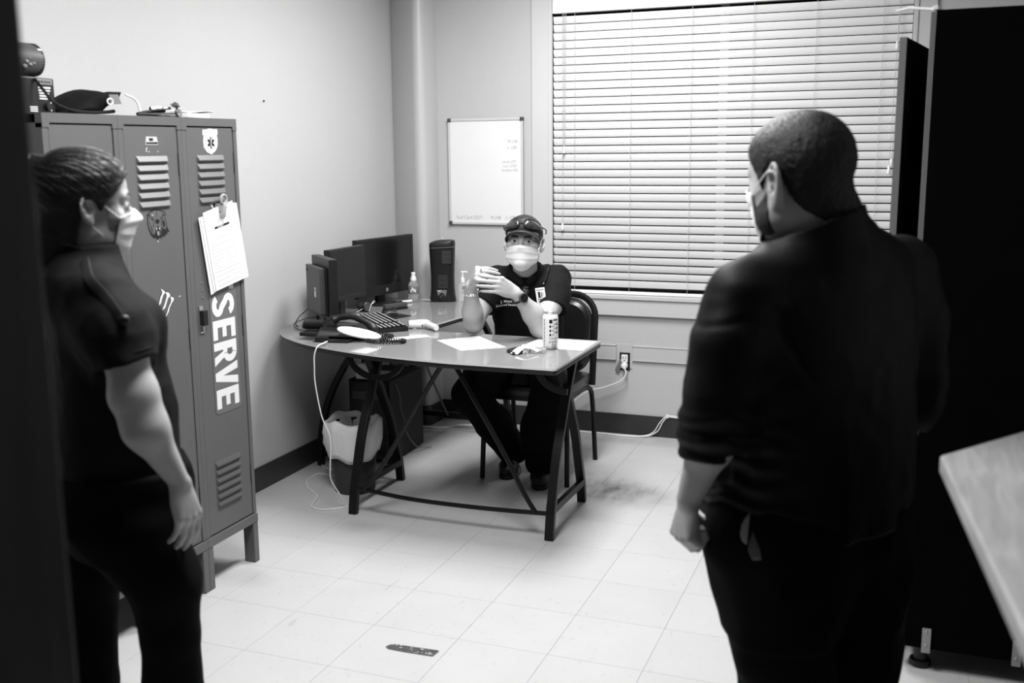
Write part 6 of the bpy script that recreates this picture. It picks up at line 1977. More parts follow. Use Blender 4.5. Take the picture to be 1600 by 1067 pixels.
def patch_on(S, parent, name, m, o, ex, ey, outline, D=(0, 1, 0), off=0.0015, n=10):
    """closed outline filled as a small triangulated fan of rings lying on the surface"""
    o, ex, ey = np.array(o, float), nrm(ex), nrm(ey)
    out = np.array(outline, float)
    c = out.mean(0)
    rings = [c + (out - c) * t for t in np.linspace(1, 0.02, 5)]
    P = np.concatenate([o + r_[:, :1] * ex + r_[:, 1:] * ey for r_ in rings])
    H, ok = conform(S, o, P, D, off)
    k = len(out)
    F = []
    for i in range(4):
        for j in range(k):
            F.append((i * k + j, i * k + (j + 1) % k, (i + 1) * k + (j + 1) % k, (i + 1) * k + j))
    F.append(tuple(4 * k + j for j in range(k)))
    mb = MB().add([tuple(q) for q in H], F)
    ob = part(mb, name, m, parent)
    sd = ob.modifiers.new('thick', 'SOLIDIFY')
    sd.thickness = 0.0012
    sd.offset = 0
    return ob


def text_on(S, parent, name, s_, size, o, ex, ey, m, D=(0, 1, 0), off=0.0016, bold=0.0, sx=1.0):
    cu = bpy.data.curves.new(name, 'FONT')
    cu.body = s_
    cu.size = size
    cu.offset = bold
    cu.resolution_u = 2
    tmp = bpy.data.objects.new(name, cu)
    me = bpy.data.meshes.new_from_object(tmp)
    bpy.data.objects.remove(tmp)
    bpy.data.curves.remove(cu)
    co = np.array([v.co[:] for v in me.vertices])
    P = np.array(o, float) + co[:, :1] * sx * nrm(ex) + co[:, 1:2] * nrm(ey)
    H, ok = conform(S, o, P, D, off)
    for v, h_ in zip(me.vertices, H):
        v.co = h_
    me.materials.clear()
    me.materials.append(MT[m])
    ob = bpy.data.objects.new(name, me)
    COL.objects.link(ob)
    ob.parent = parent
    return ob


MT['skinlight'] = mat('pale_skin', 0.40, 0.45, 0.4, var=0.05, vscale=25, bump=0.08, bscale=220)
MT['skinmid'] = mat('medium_skin', 0.36, 0.45, 0.4, var=0.06, vscale=25, bump=0.08, bscale=220)
MT['skinwoman'] = mat('warm_skin', 0.40, 0.45, 0.4, var=0.05, vscale=25, bump=0.06, bscale=220)
for k_ in ('skinlight', 'skinmid', 'skinwoman'):
    b_ = MT[k_].node_tree.nodes['Principled BSDF']
    b_.inputs['Subsurface Weight'].default_value = 0.08
    b_.inputs['Subsurface Radius'].default_value = (0.01, 0.01, 0.01)
    b_.inputs['Subsurface Scale'].default_value = 0.3
MT['eyewhite'] = mat('eye_white', 0.34, 0.15, 0.5, var=0.02)
MT['iris'] = mat('dark_iris', 0.012, 0.1, 0.5)
MT['maskcloth'] = mat('mask_fabric', 0.86, 0.75, 0.2, var=0.02, vscale=40, bump=0.08, bscale=400)
MT['shirt'] = mat('black_polo_fabric', 0.0060, 0.75, 0.14, var=0.25, vscale=12, bump=0.25, bscale=320)
MT['jacket'] = mat('black_pullover_fabric', 0.0038, 0.55, 0.12, var=0.25, vscale=10, bump=0.2, bscale=300)
MT['trouser'] = mat('black_trouser_twill', 0.0035, 0.85, 0.06, var=0.3, vscale=15, bump=0.2, bscale=350)
MT['hairdark'] = mat('dark_hair', 0.010, 0.42, 0.5, var=0.6, vscale=60, bump=0.6, bscale=180)
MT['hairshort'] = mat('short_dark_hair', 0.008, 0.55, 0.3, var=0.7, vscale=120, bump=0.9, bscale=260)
MT['stubble'] = mat('dark_stubble', 0.030, 0.7, 0.3, var=0.7, vscale=200, bump=0.6, bscale=500)
MT['capcloth'] = mat('dark_cap_cloth', 0.022, 0.7, 0.3, var=0.2, vscale=30, bump=0.2, bscale=300)
MT['shoe'] = mat('black_shoe_leather', 0.006, 0.45, 0.4, var=0.2, bump=0.1, bscale=80)
MT['lens'] = mat('dark_glossy_lens', 0.03, 0.04, 0.8, coat=0.5, var=0.02)


def thin_lit_crown(m, c, rad, scalp):
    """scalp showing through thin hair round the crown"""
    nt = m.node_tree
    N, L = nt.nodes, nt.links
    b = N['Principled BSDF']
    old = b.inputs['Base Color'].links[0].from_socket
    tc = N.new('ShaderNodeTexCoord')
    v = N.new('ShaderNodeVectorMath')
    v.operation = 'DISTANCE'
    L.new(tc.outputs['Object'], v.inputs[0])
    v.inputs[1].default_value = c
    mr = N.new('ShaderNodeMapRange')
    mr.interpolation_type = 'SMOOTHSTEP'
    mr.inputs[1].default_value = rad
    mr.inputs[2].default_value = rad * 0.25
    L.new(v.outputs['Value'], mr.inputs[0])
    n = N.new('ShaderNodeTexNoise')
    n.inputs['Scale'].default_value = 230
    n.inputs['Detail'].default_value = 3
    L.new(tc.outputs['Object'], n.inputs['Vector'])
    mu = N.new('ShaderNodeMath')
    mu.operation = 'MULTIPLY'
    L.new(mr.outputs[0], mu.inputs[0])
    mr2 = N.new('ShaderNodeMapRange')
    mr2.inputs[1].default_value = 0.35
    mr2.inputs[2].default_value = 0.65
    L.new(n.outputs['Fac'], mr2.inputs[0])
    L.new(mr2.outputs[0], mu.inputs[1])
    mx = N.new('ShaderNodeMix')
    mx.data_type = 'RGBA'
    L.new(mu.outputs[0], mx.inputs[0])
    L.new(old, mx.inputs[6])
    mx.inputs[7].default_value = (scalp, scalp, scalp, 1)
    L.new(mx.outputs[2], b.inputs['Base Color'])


thin_lit_crown(MT['hairshort'], (-0.022, 0.005, 1.640), 0.095, 0.30)  # pale spot is thin hair plus a highlight painted on top


# ================================================================== PEOPLE
CG = np.array([CAM.x, CAM.y])
R2 = np.array([math.cos(YAW), math.sin(YAW)])
A2 = np.array([-math.sin(YAW), math.cos(YAW)])


def person(label, s0, t0):
    b = CG + R2 * s0 + A2 * t0
    p = thing('person', label, 'person', (b[0], b[1], 0))
    p.rotation_euler = (0, 0, YAW)
    return p


def folds(scale, amp, seed=0.0, aniso=(1, 1, 1)):
    def fn(x, y, z):
        a = vnoise(x * scale * aniso[0] + seed, y * scale * aniso[1] + seed * 1.7, z * scale * aniso[2] - seed)
        b = vnoise(x * scale * 2.1 * aniso[0] - seed, y * scale * 2.1 * aniso[1] + 3, z * scale * 2.1 * aniso[2] + seed)
        return amp * (np.abs(a) * 1.6 - 0.5 + 0.45 * b)
    return fn


def hair_cap(o, R, sc, off, ys, zs, h, jaw=1.0, full=0.0, noise=None, extra=None, pre=None):
    o = np.array(o, float)
    S = SDF(o - 0.19 * sc, o + 0.19 * sc, h)
    head(S, o, R, sc, jaw, full, ears=False)
    if pre:
        pre(S)
    S.f = S.f - f32(off)
    S.frame(o, R)
    S.field(lambda x, y, z: np.interp(y / sc, ys, zs) * sc - z + 0 * x, 'i', 0.010)
    if extra:
        extra(S)
    S.frame()
    if noise:
        S.disp(noise)
    return S


def sleeve(S, pts, rs, k, hem, n, ku=0.045):
    """a sleeve with a flat hem, cut before it is blended into the body of the garment"""
    T_ = SDF(S.lo, S.lo + S.h * (S.n - 1), S.h)
    T_.chain(pts, rs, k)
    T_.plane(hem, n)
    m_ = tuple(min(a, b) for a, b in zip(S.f.shape, T_.f.shape))
    sl = tuple(slice(0, q) for q in m_)
    S.f[sl] = smin(S.f[sl], T_.f[sl], ku)


def bore(S, hem, n, tun1, r0, r1):
    """arm opening bored from just below the hem"""
    S.cap(np.array(hem) + np.array(n) * (r0 * 0.80), np.array(tun1, float), r0, r1, 0.003, 's')


# ------------------------------------------------------------------ the seated man
pm = person('seated man in dark cap and white mask resting clasped hands on the desk', 0.06, 4.85)
ho, hF = np.array((0.087, -0.100, 1.146)), (-0.16, -1.0)
hR = basis(hF, math.radians(9), math.radians(-2))
B = SDF((-0.27, -0.48, 0.50), (0.40, 0.20, 1.31), 0.0034)
head(B, ho, hR, 1.0, 1.02, 0.15)
B.cap((0.098, -0.030, 0.955), (0.090, -0.082, 1.085), 0.058, 0.054, 0.02)
B.loft([(0.52, 0.12, 0.10, 0.12, 0.08), (0.75, 0.12, 0.07, 0.13, 0.075), (0.92, 0.11, 0.035, 0.14, 0.065), (0.985, 0.105, 0.01, 0.10, 0.05)], 0.03)
eR, wR = (-0.143, -0.150, 0.7905), (-0.150, -0.268, 0.972)
eL, wL = (0.152, -0.268, 0.7890), (0.047, -0.345, 0.948)
B.chain([(-0.040, 0.03, 0.975), (-0.095, -0.065, 0.872), eR], [0.050, 0.046, 0.041], 0.03)
B.chain([eR, (-0.146, -0.195, 0.850), wR], [0.041, 0.042, 0.0255], 0.03)
B.chain([(0.252, 0.03, 0.970), (0.208, -0.125, 0.870), eL], [0.053, 0.049, 0.042], 0.03)
B.chain([eL, (0.121, -0.293, 0.850), wL], [0.042, 0.043, 0.0255], 0.03)
hand(B, wR, (0.35, -0.60, 0.72), (0.90, 0.20, -0.27), -1, [(1.25, 0.22, 0.12), (1.28, 0.18, 0.12), (1.30, 0.22, 0.15), (1.32, 0.30, 0.2)], 1.0, spread=0.03, tcurl=(0.5, 0.4))
hand(B, wL, (-0.82, -0.22, 0.46), (-0.32, 0.95, -0.05), 1, [(0.28, 0.30, 0.15), (0.26, 0.26, 0.15), (0.24, 0.24, 0.12), (0.24, 0.24, 0.12)], 1.0, spread=0.03, lean=-0.40, thumb=(-0.75, 0.50, 0.42), tcurl=(0.3, 0.3))
body = sdf_part(B, 'body', 'skinlight', pm)
eyes(pm, ho, hR, 1.0, (-0.38, 1, 0.16))
bm_ = face_mask(B, pm, ho, hR, 1.0, top=-0.020, bot=-0.130, halfang=1.24, tent=0.022, pleat=0.0060, drop=0.018)
for sx in (-1, 1):
    pts = [ho + hR @ np.array(q) for q in ((sx * 0.013, 0.30, 0.0165), (sx * 0.025, 0.30, 0.0195), (sx * 0.038, 0.30, 0.0200), (sx * 0.049, 0.30, 0.015))]
    H, ok = B.march(pts, np.broadcast_to(-hR[:, 1], (4, 3)), 0.0006, maxd=0.4, step=0.001)
    part(MB().tube(smooth_path([Vector(q) for q in H], 4), [0.0040] * 5 + [0.0044] * 4 + [0.0036, 0.003, 0.002, 0.001], 8), 'eyebrow', 'hairdark', pm)
S = hair_cap(ho, hR, 1.0, 0.004, [-0.12, -0.07, -0.03, 0.0, 0.018, 0.03, 0.05, 0.1], [-0.06, -0.055, -0.02, 0.018, -0.012, 0.02, 0.05, 0.07], 0.0035, 1.02, 0.15, folds(120, 0.0012, 2))
hr = sdf_part(S, 'hair', 'hairdark', pm)
# cap: crown, brim, band
S = hair_cap(ho, hR, 1.0, 0.0065, [-0.13, -0.05, 0.0, 0.05, 0.12], [0.016, 0.016, 0.026, 0.040, 0.046], 0.0035, 1.02)
S.frame(ho, hR)
S.field(lambda x, y, z: z - 0.112 + 1.2 * (x * x + (y + 0.016) ** 2) + 0 * x, 'i', 0.02)
S.frame()
cp = sdf_part(S, 'cap', 'capcloth', pm, relax=2)
vs, fs = [], []
NUb, NVb = 25, 7
for i in range(NUb):
    u = -1 + 2 * i / (NUb - 1)
    th = u * 1.18
    for k in range(NVb):
        v = k / (NVb - 1)
        ri = np.array((0.080 * math.sin(th), -0.016 + 0.111 * math.cos(th), 0.0))
        ext = 0.052 * (1 - abs(u) ** 2.6) ** 0.6 if abs(u) < 1 else 0.0
        q = ri + np.array((0.25 * math.sin(th), 1.0, 0)) * ext * v
        q[2] = 0.048 - 0.026 * abs(u) ** 2.0 + (-0.010 - 0.016 * abs(u) ** 2) * v
        vs.append(tuple(ho + hR @ q))
for i in range(NUb - 1):
    for k in range(NVb - 1):
        fs.append((i * NVb + k, i * NVb + k + 1, (i + 1) * NVb + k + 1, (i + 1) * NVb + k))
bo_ = part(MB().add(vs, fs), 'brim', 'capcloth', cp)
sd = bo_.modifiers.new('thick', 'SOLIDIFY')
sd.thickness = 0.0035
sd.offset = 0
part(MB().tube([vs[i * NVb + NVb - 1] for i in range(NUb)], 0.0022, 6), 'brim_edge', 'midgrey', cp)
part(MB().ell(Vector(ho + hR @ np.array((0, -0.016, 0.113))), (0.007, 0.007, 0.004), 10, 6), 'button', 'capcloth', cp)
# sunglasses resting on the cap
sg_b = CG + R2 * 0.06 + A2 * 4.85
sgl = thing('sunglasses', 'dark wraparound sunglasses pushed up on the seated man\'s cap', 'sunglasses', (sg_b[0], sg_b[1], 0))
sgl.rotation_euler = (0, 0, YAW)
for sx in (-1, 1):
    vs, fs = [], []
    for i in range(13):
        u = i / 12
        th = sx * (0.10 + u * 0.95)
        for k in range(7):
            v = k / 6
            ht_ = 0.046 * (1 - 0.50 * u ** 3)
            z = 0.050 + ht_ * v * (1 if u > 0.12 else 0.55 + u * 3.7) + (0.012 * (1 - u / 0.15) if u < 0.15 else 0) * (1 - v)
            lift = 0.012 + 0.006 * math.sin(PI * v)
            rr = np.array((0.083 * math.sin(th), -0.016 + 0.109 * math.cos(th), 0)) * (1 - 0.20 * v ** 2)
            dr = np.array((math.sin(th), math.cos(th), 0.25))
            vs.append(tuple(ho + hR @ (rr + dr * lift + np.array((0, 0, z)))))
    for i in range(12):
        for k in range(6):
            fs.append((i * 7 + k, i * 7 + k + 1, (i + 1) * 7 + k + 1, (i + 1) * 7 + k))
    lo_ = part(MB().add(vs, fs), 'lens', 'lens', sgl)
    sd = lo_.modifiers.new('thick', 'SOLIDIFY')
    sd.thickness = 0.0025
    part(MB().tube([vs[i * 7 + 6] for i in range(13)], 0.0022, 6), 'top_rim', 'blackplastic', sgl)
    part(MB().tube(smooth_path([Vector(vs[12 * 7 + 3])] + [Vector(ho + hR @ np.array((sx * q[0], q[1], q[2]))) for q in ((0.094, 0.0, 0.062), (0.094, -0.05, 0.055), (0.086, -0.085, 0.048))], 5), 0.0028, 6), 'temple_arm', 'blackplastic', sgl)
part(MB().tube(smooth_path([Vector(ho + hR @ np.array(q)) for q in ((-0.012, 0.108, 0.074), (0, 0.111, 0.077), (0.012, 0.108, 0.074))], 5), 0.003, 6), 'bridge', 'blackplastic', sgl)

# shirt
tR = basis((-0.12, -1.0))
S = SDF((-0.20, -0.28, 0.44), (0.42, 0.30, 1.10), 0.0045)
S.frame((0.115, 0.10, 0), tR)
S.loft([(0.475, 0, 0.00, 0.172, 0.128), (0.58, 0, 0.01, 0.165, 0.125), (0.72, 0, 0.03, 0.160, 0.118), (0.84, 0, 0.055, 0.168, 0.112), (0.93, 0, 0.075, 0.170, 0.098), (0.985, 0, 0.085, 0.145, 0.080), (1.030, 0, 0.095, 0.075, 0.062)], 0.0, p=2.4)
S.frame()
dR_, dL_ = nrm(np.array((-0.078, -0.040, 0.895)) - np.array((-0.030, 0.025, 0.970))), nrm(np.array((0.206, -0.135, 0.820)) - np.array((0.226, -0.065, 0.905)))
sleeve(S, [(-0.030, 0.025, 0.970), (-0.078, -0.040, 0.895), (-0.108, -0.088, 0.838)], [0.064, 0.062, 0.062], 0.045, (-0.098, -0.072, 0.853), dR_)
sleeve(S, [(0.246, 0.025, 0.965), (0.226, -0.065, 0.905), (0.206, -0.145, 0.840)], [0.068, 0.069, 0.070], 0.045, (0.204, -0.128, 0.845), dL_)

S.disp(folds(9, 0.0050, 4.0, (1, 1, 0.6)))
S.disp(folds(24, 0.0018, 9.0))
bore(S, (-0.098, -0.072, 0.853), dR_, eR, 0.050, 0.046)
bore(S, (0.204, -0.128, 0.845), dL_, eL, 0.052, 0.047)
S.cap((0.100, -0.020, 0.965), (0.094, -0.055, 1.045), 0.078, 0.074, 0.02)
S.field(lambda x, y, z: (z - 1.020 - 0.60 * (y + 0.06)) * 0.88 + 0 * x, 'i', 0.004)
S.cap((0.098, -0.030, 0.95), (0.090, -0.082, 1.10), 0.0605, 0.0595, 0.004, 's')
shirt = sdf_part(S, 'polo_shirt', 'shirt', pm)
for sx in (-1, 1):
    q0 = [Vector(v) for v in ((0.092 + sx * 0.012, -0.112, 0.962), (0.092 + sx * 0.045, -0.098, 0.988), (0.095 + sx * 0.070, -0.055, 1.012), (0.097 + sx * 0.070, -0.005, 1.038), (0.098 + sx * 0.035, 0.038, 1.052))]
    part(MB().tube(smooth_path(q0, 6), 0.0042, 8, rx=0.017, upv=(sx * 0.7, -0.4, 0.35)), 'collar', 'shirt', shirt)
text_on(S, shirt, 'name_embroidery', 'J. Monte', 0.0175, (-0.018, -0.1, 0.871), (1, 0, -0.02), (0, 0, 1), 'white', bold=0.0004)
text_on(S, shirt, 'title_embroidery', 'Licensed Paramedic', 0.0145, (-0.040, -0.1, 0.856), (1, 0, -0.02), (0, 0, 1), 'white', bold=0.0004)
# badge, clip, curled lanyard on the left chest
bg_o, ok = conform(S, None, [(0.160, 0, 0.915)], off=0.012)
bo3 = Vector(bg_o[0])
ex_, ey_ = Vector((0.96, -0.05, 0.12)).normalized(), Vector((-0.14, 0.18, 0.97)).normalized()
ez_ = ex_.cross(ey_)
bdg = part(MB().obox(bo3, ex_, ey_, ez_, 0.021, 0.034, 0.0012), 'id_badge', 'paper', pm, smooth=False, bevel=0.0008)
for (x0, x1, z0, z1, mm) in ((-0.017, 0.016, 0.022, 0.026, 'greyink'), (-0.012, -0.001, -0.012, 0.016, 'ink'), (0.002, 0.006, -0.012, 0.014, 'ink'), (0.009, 0.012, -0.005, 0.014, 'greyink'), (-0.016, 0.012, -0.020, -0.016, 'ink'), (-0.016, 0.004, -0.027, -0.024, 'greyink')):
    part(MB().add([bo3 + ex_ * x + ey_ * z + ez_ * 0.0016 for x, z in ((x0, z0), (x1, z0), (x1, z1), (x0, z1))], [(0, 1, 2, 3)]), 'badge_print', mm, bdg, smooth=False)
part(MB().obox(bo3 - ey_ * 0.038 + ex_ * 0.002, ex_, ey_, ez_, 0.018, 0.010, 0.0012), 'second_card', 'paper', pm, smooth=False)
H, ok = conform(S, None, [(0.203, 0, 1.028), (0.194, 0, 1.010), (0.186, 0, 0.985), (0.175, 0, 0.962), (0.168, 0, 0.950)], off=0.008)
hp2 = smooth_path([Vector(q) for q in H], 10)
part(MB().tube(hp2, [0.0055 + 0.0018 * math.sin(i * 1.9) for i in range(len(hp2))], 8), 'badge_reel_cord', 'ink', pm)
for q in (H[1], H[3]):
    part(MB().ell(Vector(q) - Vector((0, 0.004, 0)), (0.004, 0.003, 0.004), 10, 6), 'clip', 'chrome', pm)
# watch and bracelet
wdir = Vector(nrm(np.array(wL) - np.array((0.080, -0.325, 0.907))))
wc_ = Vector(wL) - wdir * 0.022
nn_ = Vector((0.15, -0.9, 0.42))
nn_ = (nn_ - wdir * nn_.dot(wdir)).normalized()
bb_ = wdir.cross(nn_)
wtc = part(MB().tube([wc_ + nn_ * (0.0305 * math.cos(a)) + bb_ * (0.0305 * math.sin(a)) for a in [2 * PI * k / 24 for k in range(24)]], 0.0025, 6, rx=0.010, upv=None, closed=True), 'watch', 'rubber', pm)
part(MB().lathe([(0.0215, 0.0), (0.022, 0.004), (0.021, 0.009), (0.018, 0.0095)], wc_ + nn_ * 0.027, 24, ax=nn_), 'watch_case', 'midgrey', wtc)
part(MB().lathe([(0.0180, 0), (0.0175, 0.001)], wc_ + nn_ * 0.0366, 24, ax=nn_), 'watch_face', 'screen', wtc)
bdir = Vector(nrm(np.array(wR) - np.array((-0.149, -0.235, 0.915))))
bc_ = Vector(wR) - bdir * 0.028
n3 = Vector((1, 0, 0))
n3 = (n3 - bdir * n3.dot(bdir)).normalized()
b3 = bdir.cross(n3)
mbx = MB()
for k in range(16):
    a = 2 * PI * k / 16
    cpt = bc_ + n3 * (0.0335 * math.cos(a)) + b3 * (0.0335 * math.sin(a)) + bdir * (0.002 * math.sin(3 * a) - 0.004 * math.sin(a))
    tg_ = (-n3 * math.sin(a) + b3 * math.cos(a))
    rd_ = n3 * math.cos(a) + b3 * math.sin(a)
    u1, u2 = (tg_, bdir) if k % 2 else (tg_, rd_)
    mbx.tube([cpt + u1 * (0.0080 * math.cos(q)) + u2 * (0.0042 * math.sin(q)) for q in [2 * PI * j / 10 for j in range(10)]], 0.0015, 5, closed=True)
part(mbx, 'chain_bracelet', 'chrome', pm)
part(MB().tube([Vector((-0.103, -0.318, 1.052)) + Vector((0.35, -0.6, 0.72)).normalized() * 0.0 + Vector((0.0, 0.011 * math.cos(a), 0.011 * math.sin(a))) for a in [2 * PI * k / 14 for k in range(14)]], 0.0024, 6, closed=True), 'ring', 'steel', pm)
# trousers and shoes
S = SDF((-0.28, -0.28, 0.05), (0.42, 0.36, 0.68), 0.006)
S.frame((0.115, 0.10, 0), tR)
S.loft([(0.468, 0, -0.03, 0.178, 0.140), (0.55, 0, -0.02, 0.175, 0.135), (0.60, 0, 0.0, 0.165, 0.125)], 0.0)
S.frame()
S.chain([(0.035, 0.14, 0.565), (-0.080, 0.00, 0.535), (-0.158, -0.095, 0.445)], [0.098, 0.100, 0.084], 0.04)
S.chain([(-0.158, -0.095, 0.445), (-0.055, 0.03, 0.275), (0.035, 0.165, 0.110)], [0.084, 0.082, 0.074], 0.03)
S.chain([(0.195, 0.14, 0.565), (0.205, -0.04, 0.545), (0.205, -0.150, 0.475)], [0.098, 0.098, 0.084], 0.04)
S.chain([(0.205, -0.150, 0.475), (0.172, -0.075, 0.28), (0.168, -0.01, 0.10)], [0.088, 0.100, 0.080], 0.03)
S.disp(folds(10, 0.006, 6.0))
sdf_part(S, 'trousers', 'trouser', pm)


def shoe(parent, heel, toe, ank, h=0.005, w_=0.042):
    heel, toe, ank = np.array(heel), np.array(toe), np.array(ank)
    lo = np.minimum(np.minimum(heel, toe), ank) - 0.075
    hi = np.maximum(np.maximum(heel, toe), ank) + 0.075
    S = SDF(lo, hi, h)
    S.cap(heel + (0, 0, 0.040), toe + (0, 0, 0.030), 0.040, w_ * 0.86, 0.0)
    S.cap(heel + (0, 0, 0.075), ank, 0.042, 0.047, 0.03)
    S.ell(heel * 0.35 + toe * 0.65 + (0, 0, 0.040), (0.046, 0.055, 0.036), 0.03)
    S.plane((0, 0, heel[2] + 0.004), (0, 0, -1))
    sh_ = sdf_part(S, 'shoe', 'shoe', parent)
    d = nrm((toe - heel) * (1, 1, 0))
    nn = np.array((-d[1], d[0], 0))
    out = []
    L_ = np.linalg.norm((toe - heel)[:2])
    for k in range(28):
        a = 2 * PI * k / 28
        ww = 0.044 if math.cos(a) > 0 else 0.038
        q = (heel + toe) / 2 + d * ((L_ / 2 + 0.040) * math.copysign(abs(math.cos(a)) ** 0.8, math.cos(a))) + nn * (ww * math.copysign(abs(math.sin(a)) ** 0.75, math.sin(a)))
        out.append((q[0], q[1]))
    part(MB().prism(out, heel[2] + 0.0005, heel[2] + 0.018), 'sole', 'rubber', sh_, bevel=0.003)
    return sh_


s1 = shoe(pm, (0.030, 0.215, 0.0), (0.005, 0.060, 0.0), (0.024, 0.178, 0.115))
s2 = shoe(pm, (0.170, 0.045, 0.0), (0.155, -0.105, 0.0), (0.166, -0.005, 0.115))
part(MB().tube(smooth_path([Vector(q) for q in ((0.03, 0.07, 0.085), (0.055, 0.05, 0.06), (0.05, 0.045, 0.02), (0.035, 0.03, 0.004))], 5), 0.0022, 5), 'shoelace', 'rubber', s1)
part(MB().tube(smooth_path([Vector(q) for q in ((0.03, 0.07, 0.085), (0.062, 0.055, 0.065), (0.068, 0.05, 0.03), (0.055, 0.04, 0.012))], 5), 0.0022, 5), 'shoelace', 'rubber', s1)

# ------------------------------------------------------------------ the standing man, seen from behind
ps = person('heavyset man in black standing with his back to the camera, mask loop on his ear', 0.60, 2.15)
ho, hF = np.array((0.024, 0.012, 1.496)), (-0.56, 0.83)
SCM = 1.07
hR = basis(hF, math.radians(-9), math.radians(-3))
B = SDF((-0.30, -0.24, 0.68), (0.48, 0.38, 1.68), 0.0044)
head(B, ho, hR, SCM, 1.08, 0.9, es=1.3)
B.cap((0.075, 0.01, 1.34), (0.042, 0.004, 1.45), 0.080, 0.075, 0.035)
B.ell((0.075, -0.025, 1.435), (0.058, 0.045, 0.040), 0.03)
B.loft([(0.75, 0.08, 0.04, 0.14, 0.10), (1.0, 0.08, 0.05, 0.15, 0.11), (1.25, 0.085, 0.04, 0.15, 0.09), (1.36, 0.085, 0.02, 0.11, 0.07)], 0.03)
eL, wL = (-0.150, -0.105, 1.065), (-0.195, -0.052, 0.850)
B.chain([(-0.105, -0.085, 1.27), eL], [0.058, 0.048], 0.03)
B.chain([eL, (-0.163, -0.088, 0.975), wL], [0.046, 0.045, 0.0265], 0.03)
hand(B, wL, (-0.14, 0.02, -1.0), (0.93, 0.36, -0.12), 1, [(0.85, 1.55, 0.95), (0.90, 1.6, 0.95), (0.95, 1.65, 0.95), (1.0, 1.65, 0.95)], 1.0, thumb=(0.42, 0.40, -0.80), tcurl=(0.5, 0.5), spread=0.02)
B.ell(np.array(wL) + (0.010, 0.010, -0.086), (0.022, 0.034, 0.026), 0.012)
eRr, wRr = (0.355, 0.195, 1.045), (0.345, 0.270, 0.830)
B.chain([(0.285, 0.165, 1.28), eRr], [0.058, 0.048], 0.03)
B.chain([eRr, (0.352, 0.22, 0.96), wRr], [0.046, 0.045, 0.028], 0.015)
hand(B, wRr, (-0.05, 0.15, -1.0), (-0.85, -0.5, 0.0), -1, (0.5, 0.6, 0.4), 0.98)
sdf_part(B, 'body', 'skinmid', ps)
eyes(ps, ho, hR, SCM, (0, 1, -0.1))
face_mask(B, ps, ho, hR, SCM, top=0.0, bot=-0.118, halfang=1.10, tent=0.018)


def nape(S):
    S.cap((0.075, 0.01, 1.34), (0.042, 0.004, 1.45), 0.080, 0.075, 0.035)
    S.ell((0.075, -0.025, 1.435), (0.058, 0.045, 0.040), 0.03)


S = hair_cap(ho, hR, SCM, 0.0050, [-0.19, -0.13, -0.095, -0.070, -0.045, -0.030, -0.020, -0.005, 0.012, 0.024, 0.034, 0.05, 0.075, 0.1], [-0.16, -0.155, -0.115, -0.085, -0.060, -0.030, 0.012, 0.028, 0.020, -0.015, 0.010, 0.034, 0.064, 0.074], 0.0032, 1.08, 0.9, None, None, nape)
S.disp(folds(85, 0.0012, 3.0, (1, 1, 0.7)))
S.disp(folds(190, 0.0010, 5.0))
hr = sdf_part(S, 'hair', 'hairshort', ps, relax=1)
S = hair_cap(ho, hR, SCM, 0.0022, [-0.03, -0.006, 0.0, 0.02, 0.09, 0.13], [0.5, 0.5, -0.005, -0.012, -0.035, -0.04], 0.004, 1.08, 0.9)
# beard: keep only the strip below the hairline field, i.e. the lower cheeks and jaw
S2 = SDF(ho - 0.19 * SCM, ho + 0.19 * SCM, 0.004)
head(S2, ho, hR, SCM, 1.08, 0.9, ears=False)
S2.f = S2.f - f32(0.0026)
S2.frame(ho, hR)
S2.field(lambda x, y, z: np.maximum(z / SCM - np.interp(y / SCM, [0.0, 0.014, 0.03, 0.06, 0.1], [-0.03, -0.012, -0.030, -0.050, -0.04]), 0.008 - y / SCM) + 0 * x, 'i', 0.006)
S2.frame()
S2.disp(folds(160, 0.0010, 8.0))
sdf_part(S2, 'beard', 'stubble', ps, relax=0)
# pullover with stand collar
tR = basis((-0.53, 0.848))
S = SDF((-0.34, -0.30, 0.74), (0.52, 0.42, 1.52), 0.0055)
S.frame((0.088, 0.045, 0), tR)
S.loft([(0.775, 0, 0.02, 0.232, 0.196), (0.86, 0, 0.03, 0.238, 0.205), (1.00, 0, 0.03, 0.236, 0.200), (1.12, 0, 0.015, 0.232, 0.178), (1.23, 0, -0.005, 0.222, 0.150), (1.31, 0, -0.01, 0.195, 0.120), (1.365, 0, -0.01, 0.140, 0.095), (1.410, 0, -0.01, 0.085, 0.080)], 0.0, p=2.3)
S.cap((-0.13, -0.01, 1.315), (0.13, -0.01, 1.325), 0.055, 0.055, 0.06)
S.frame()
sleeve(S, [(-0.100, -0.075, 1.265), (-0.128, -0.098, 1.17), (-0.146, -0.108, 1.075), (-0.155, -0.095, 1.01), (-0.166, -0.078, 0.950)], [0.078, 0.074, 0.068, 0.062, 0.056], 0.05, (-0.166, -0.078, 0.955), nrm((0.12, 0.06, -1.0)))
sleeve(S, [(0.292, 0.160, 1.285), (0.330, 0.185, 1.17), (0.352, 0.20, 1.05), (0.352, 0.215, 0.98), (0.350, 0.24, 0.92)], [0.080, 0.074, 0.066, 0.060, 0.054], 0.05, (0.350, 0.235, 0.93), nrm((0, 0.25, -1.0)))
S.cap((0.078, 0.004, 1.34), (0.050, 0.000, 1.475), 0.106, 0.093, 0.03)
X_ = basis((-0.53, 0.848))
S.plane((0.058, 0.0, 1.424), (0.0 - 0.36, 0.42, 0.86)) if False else None


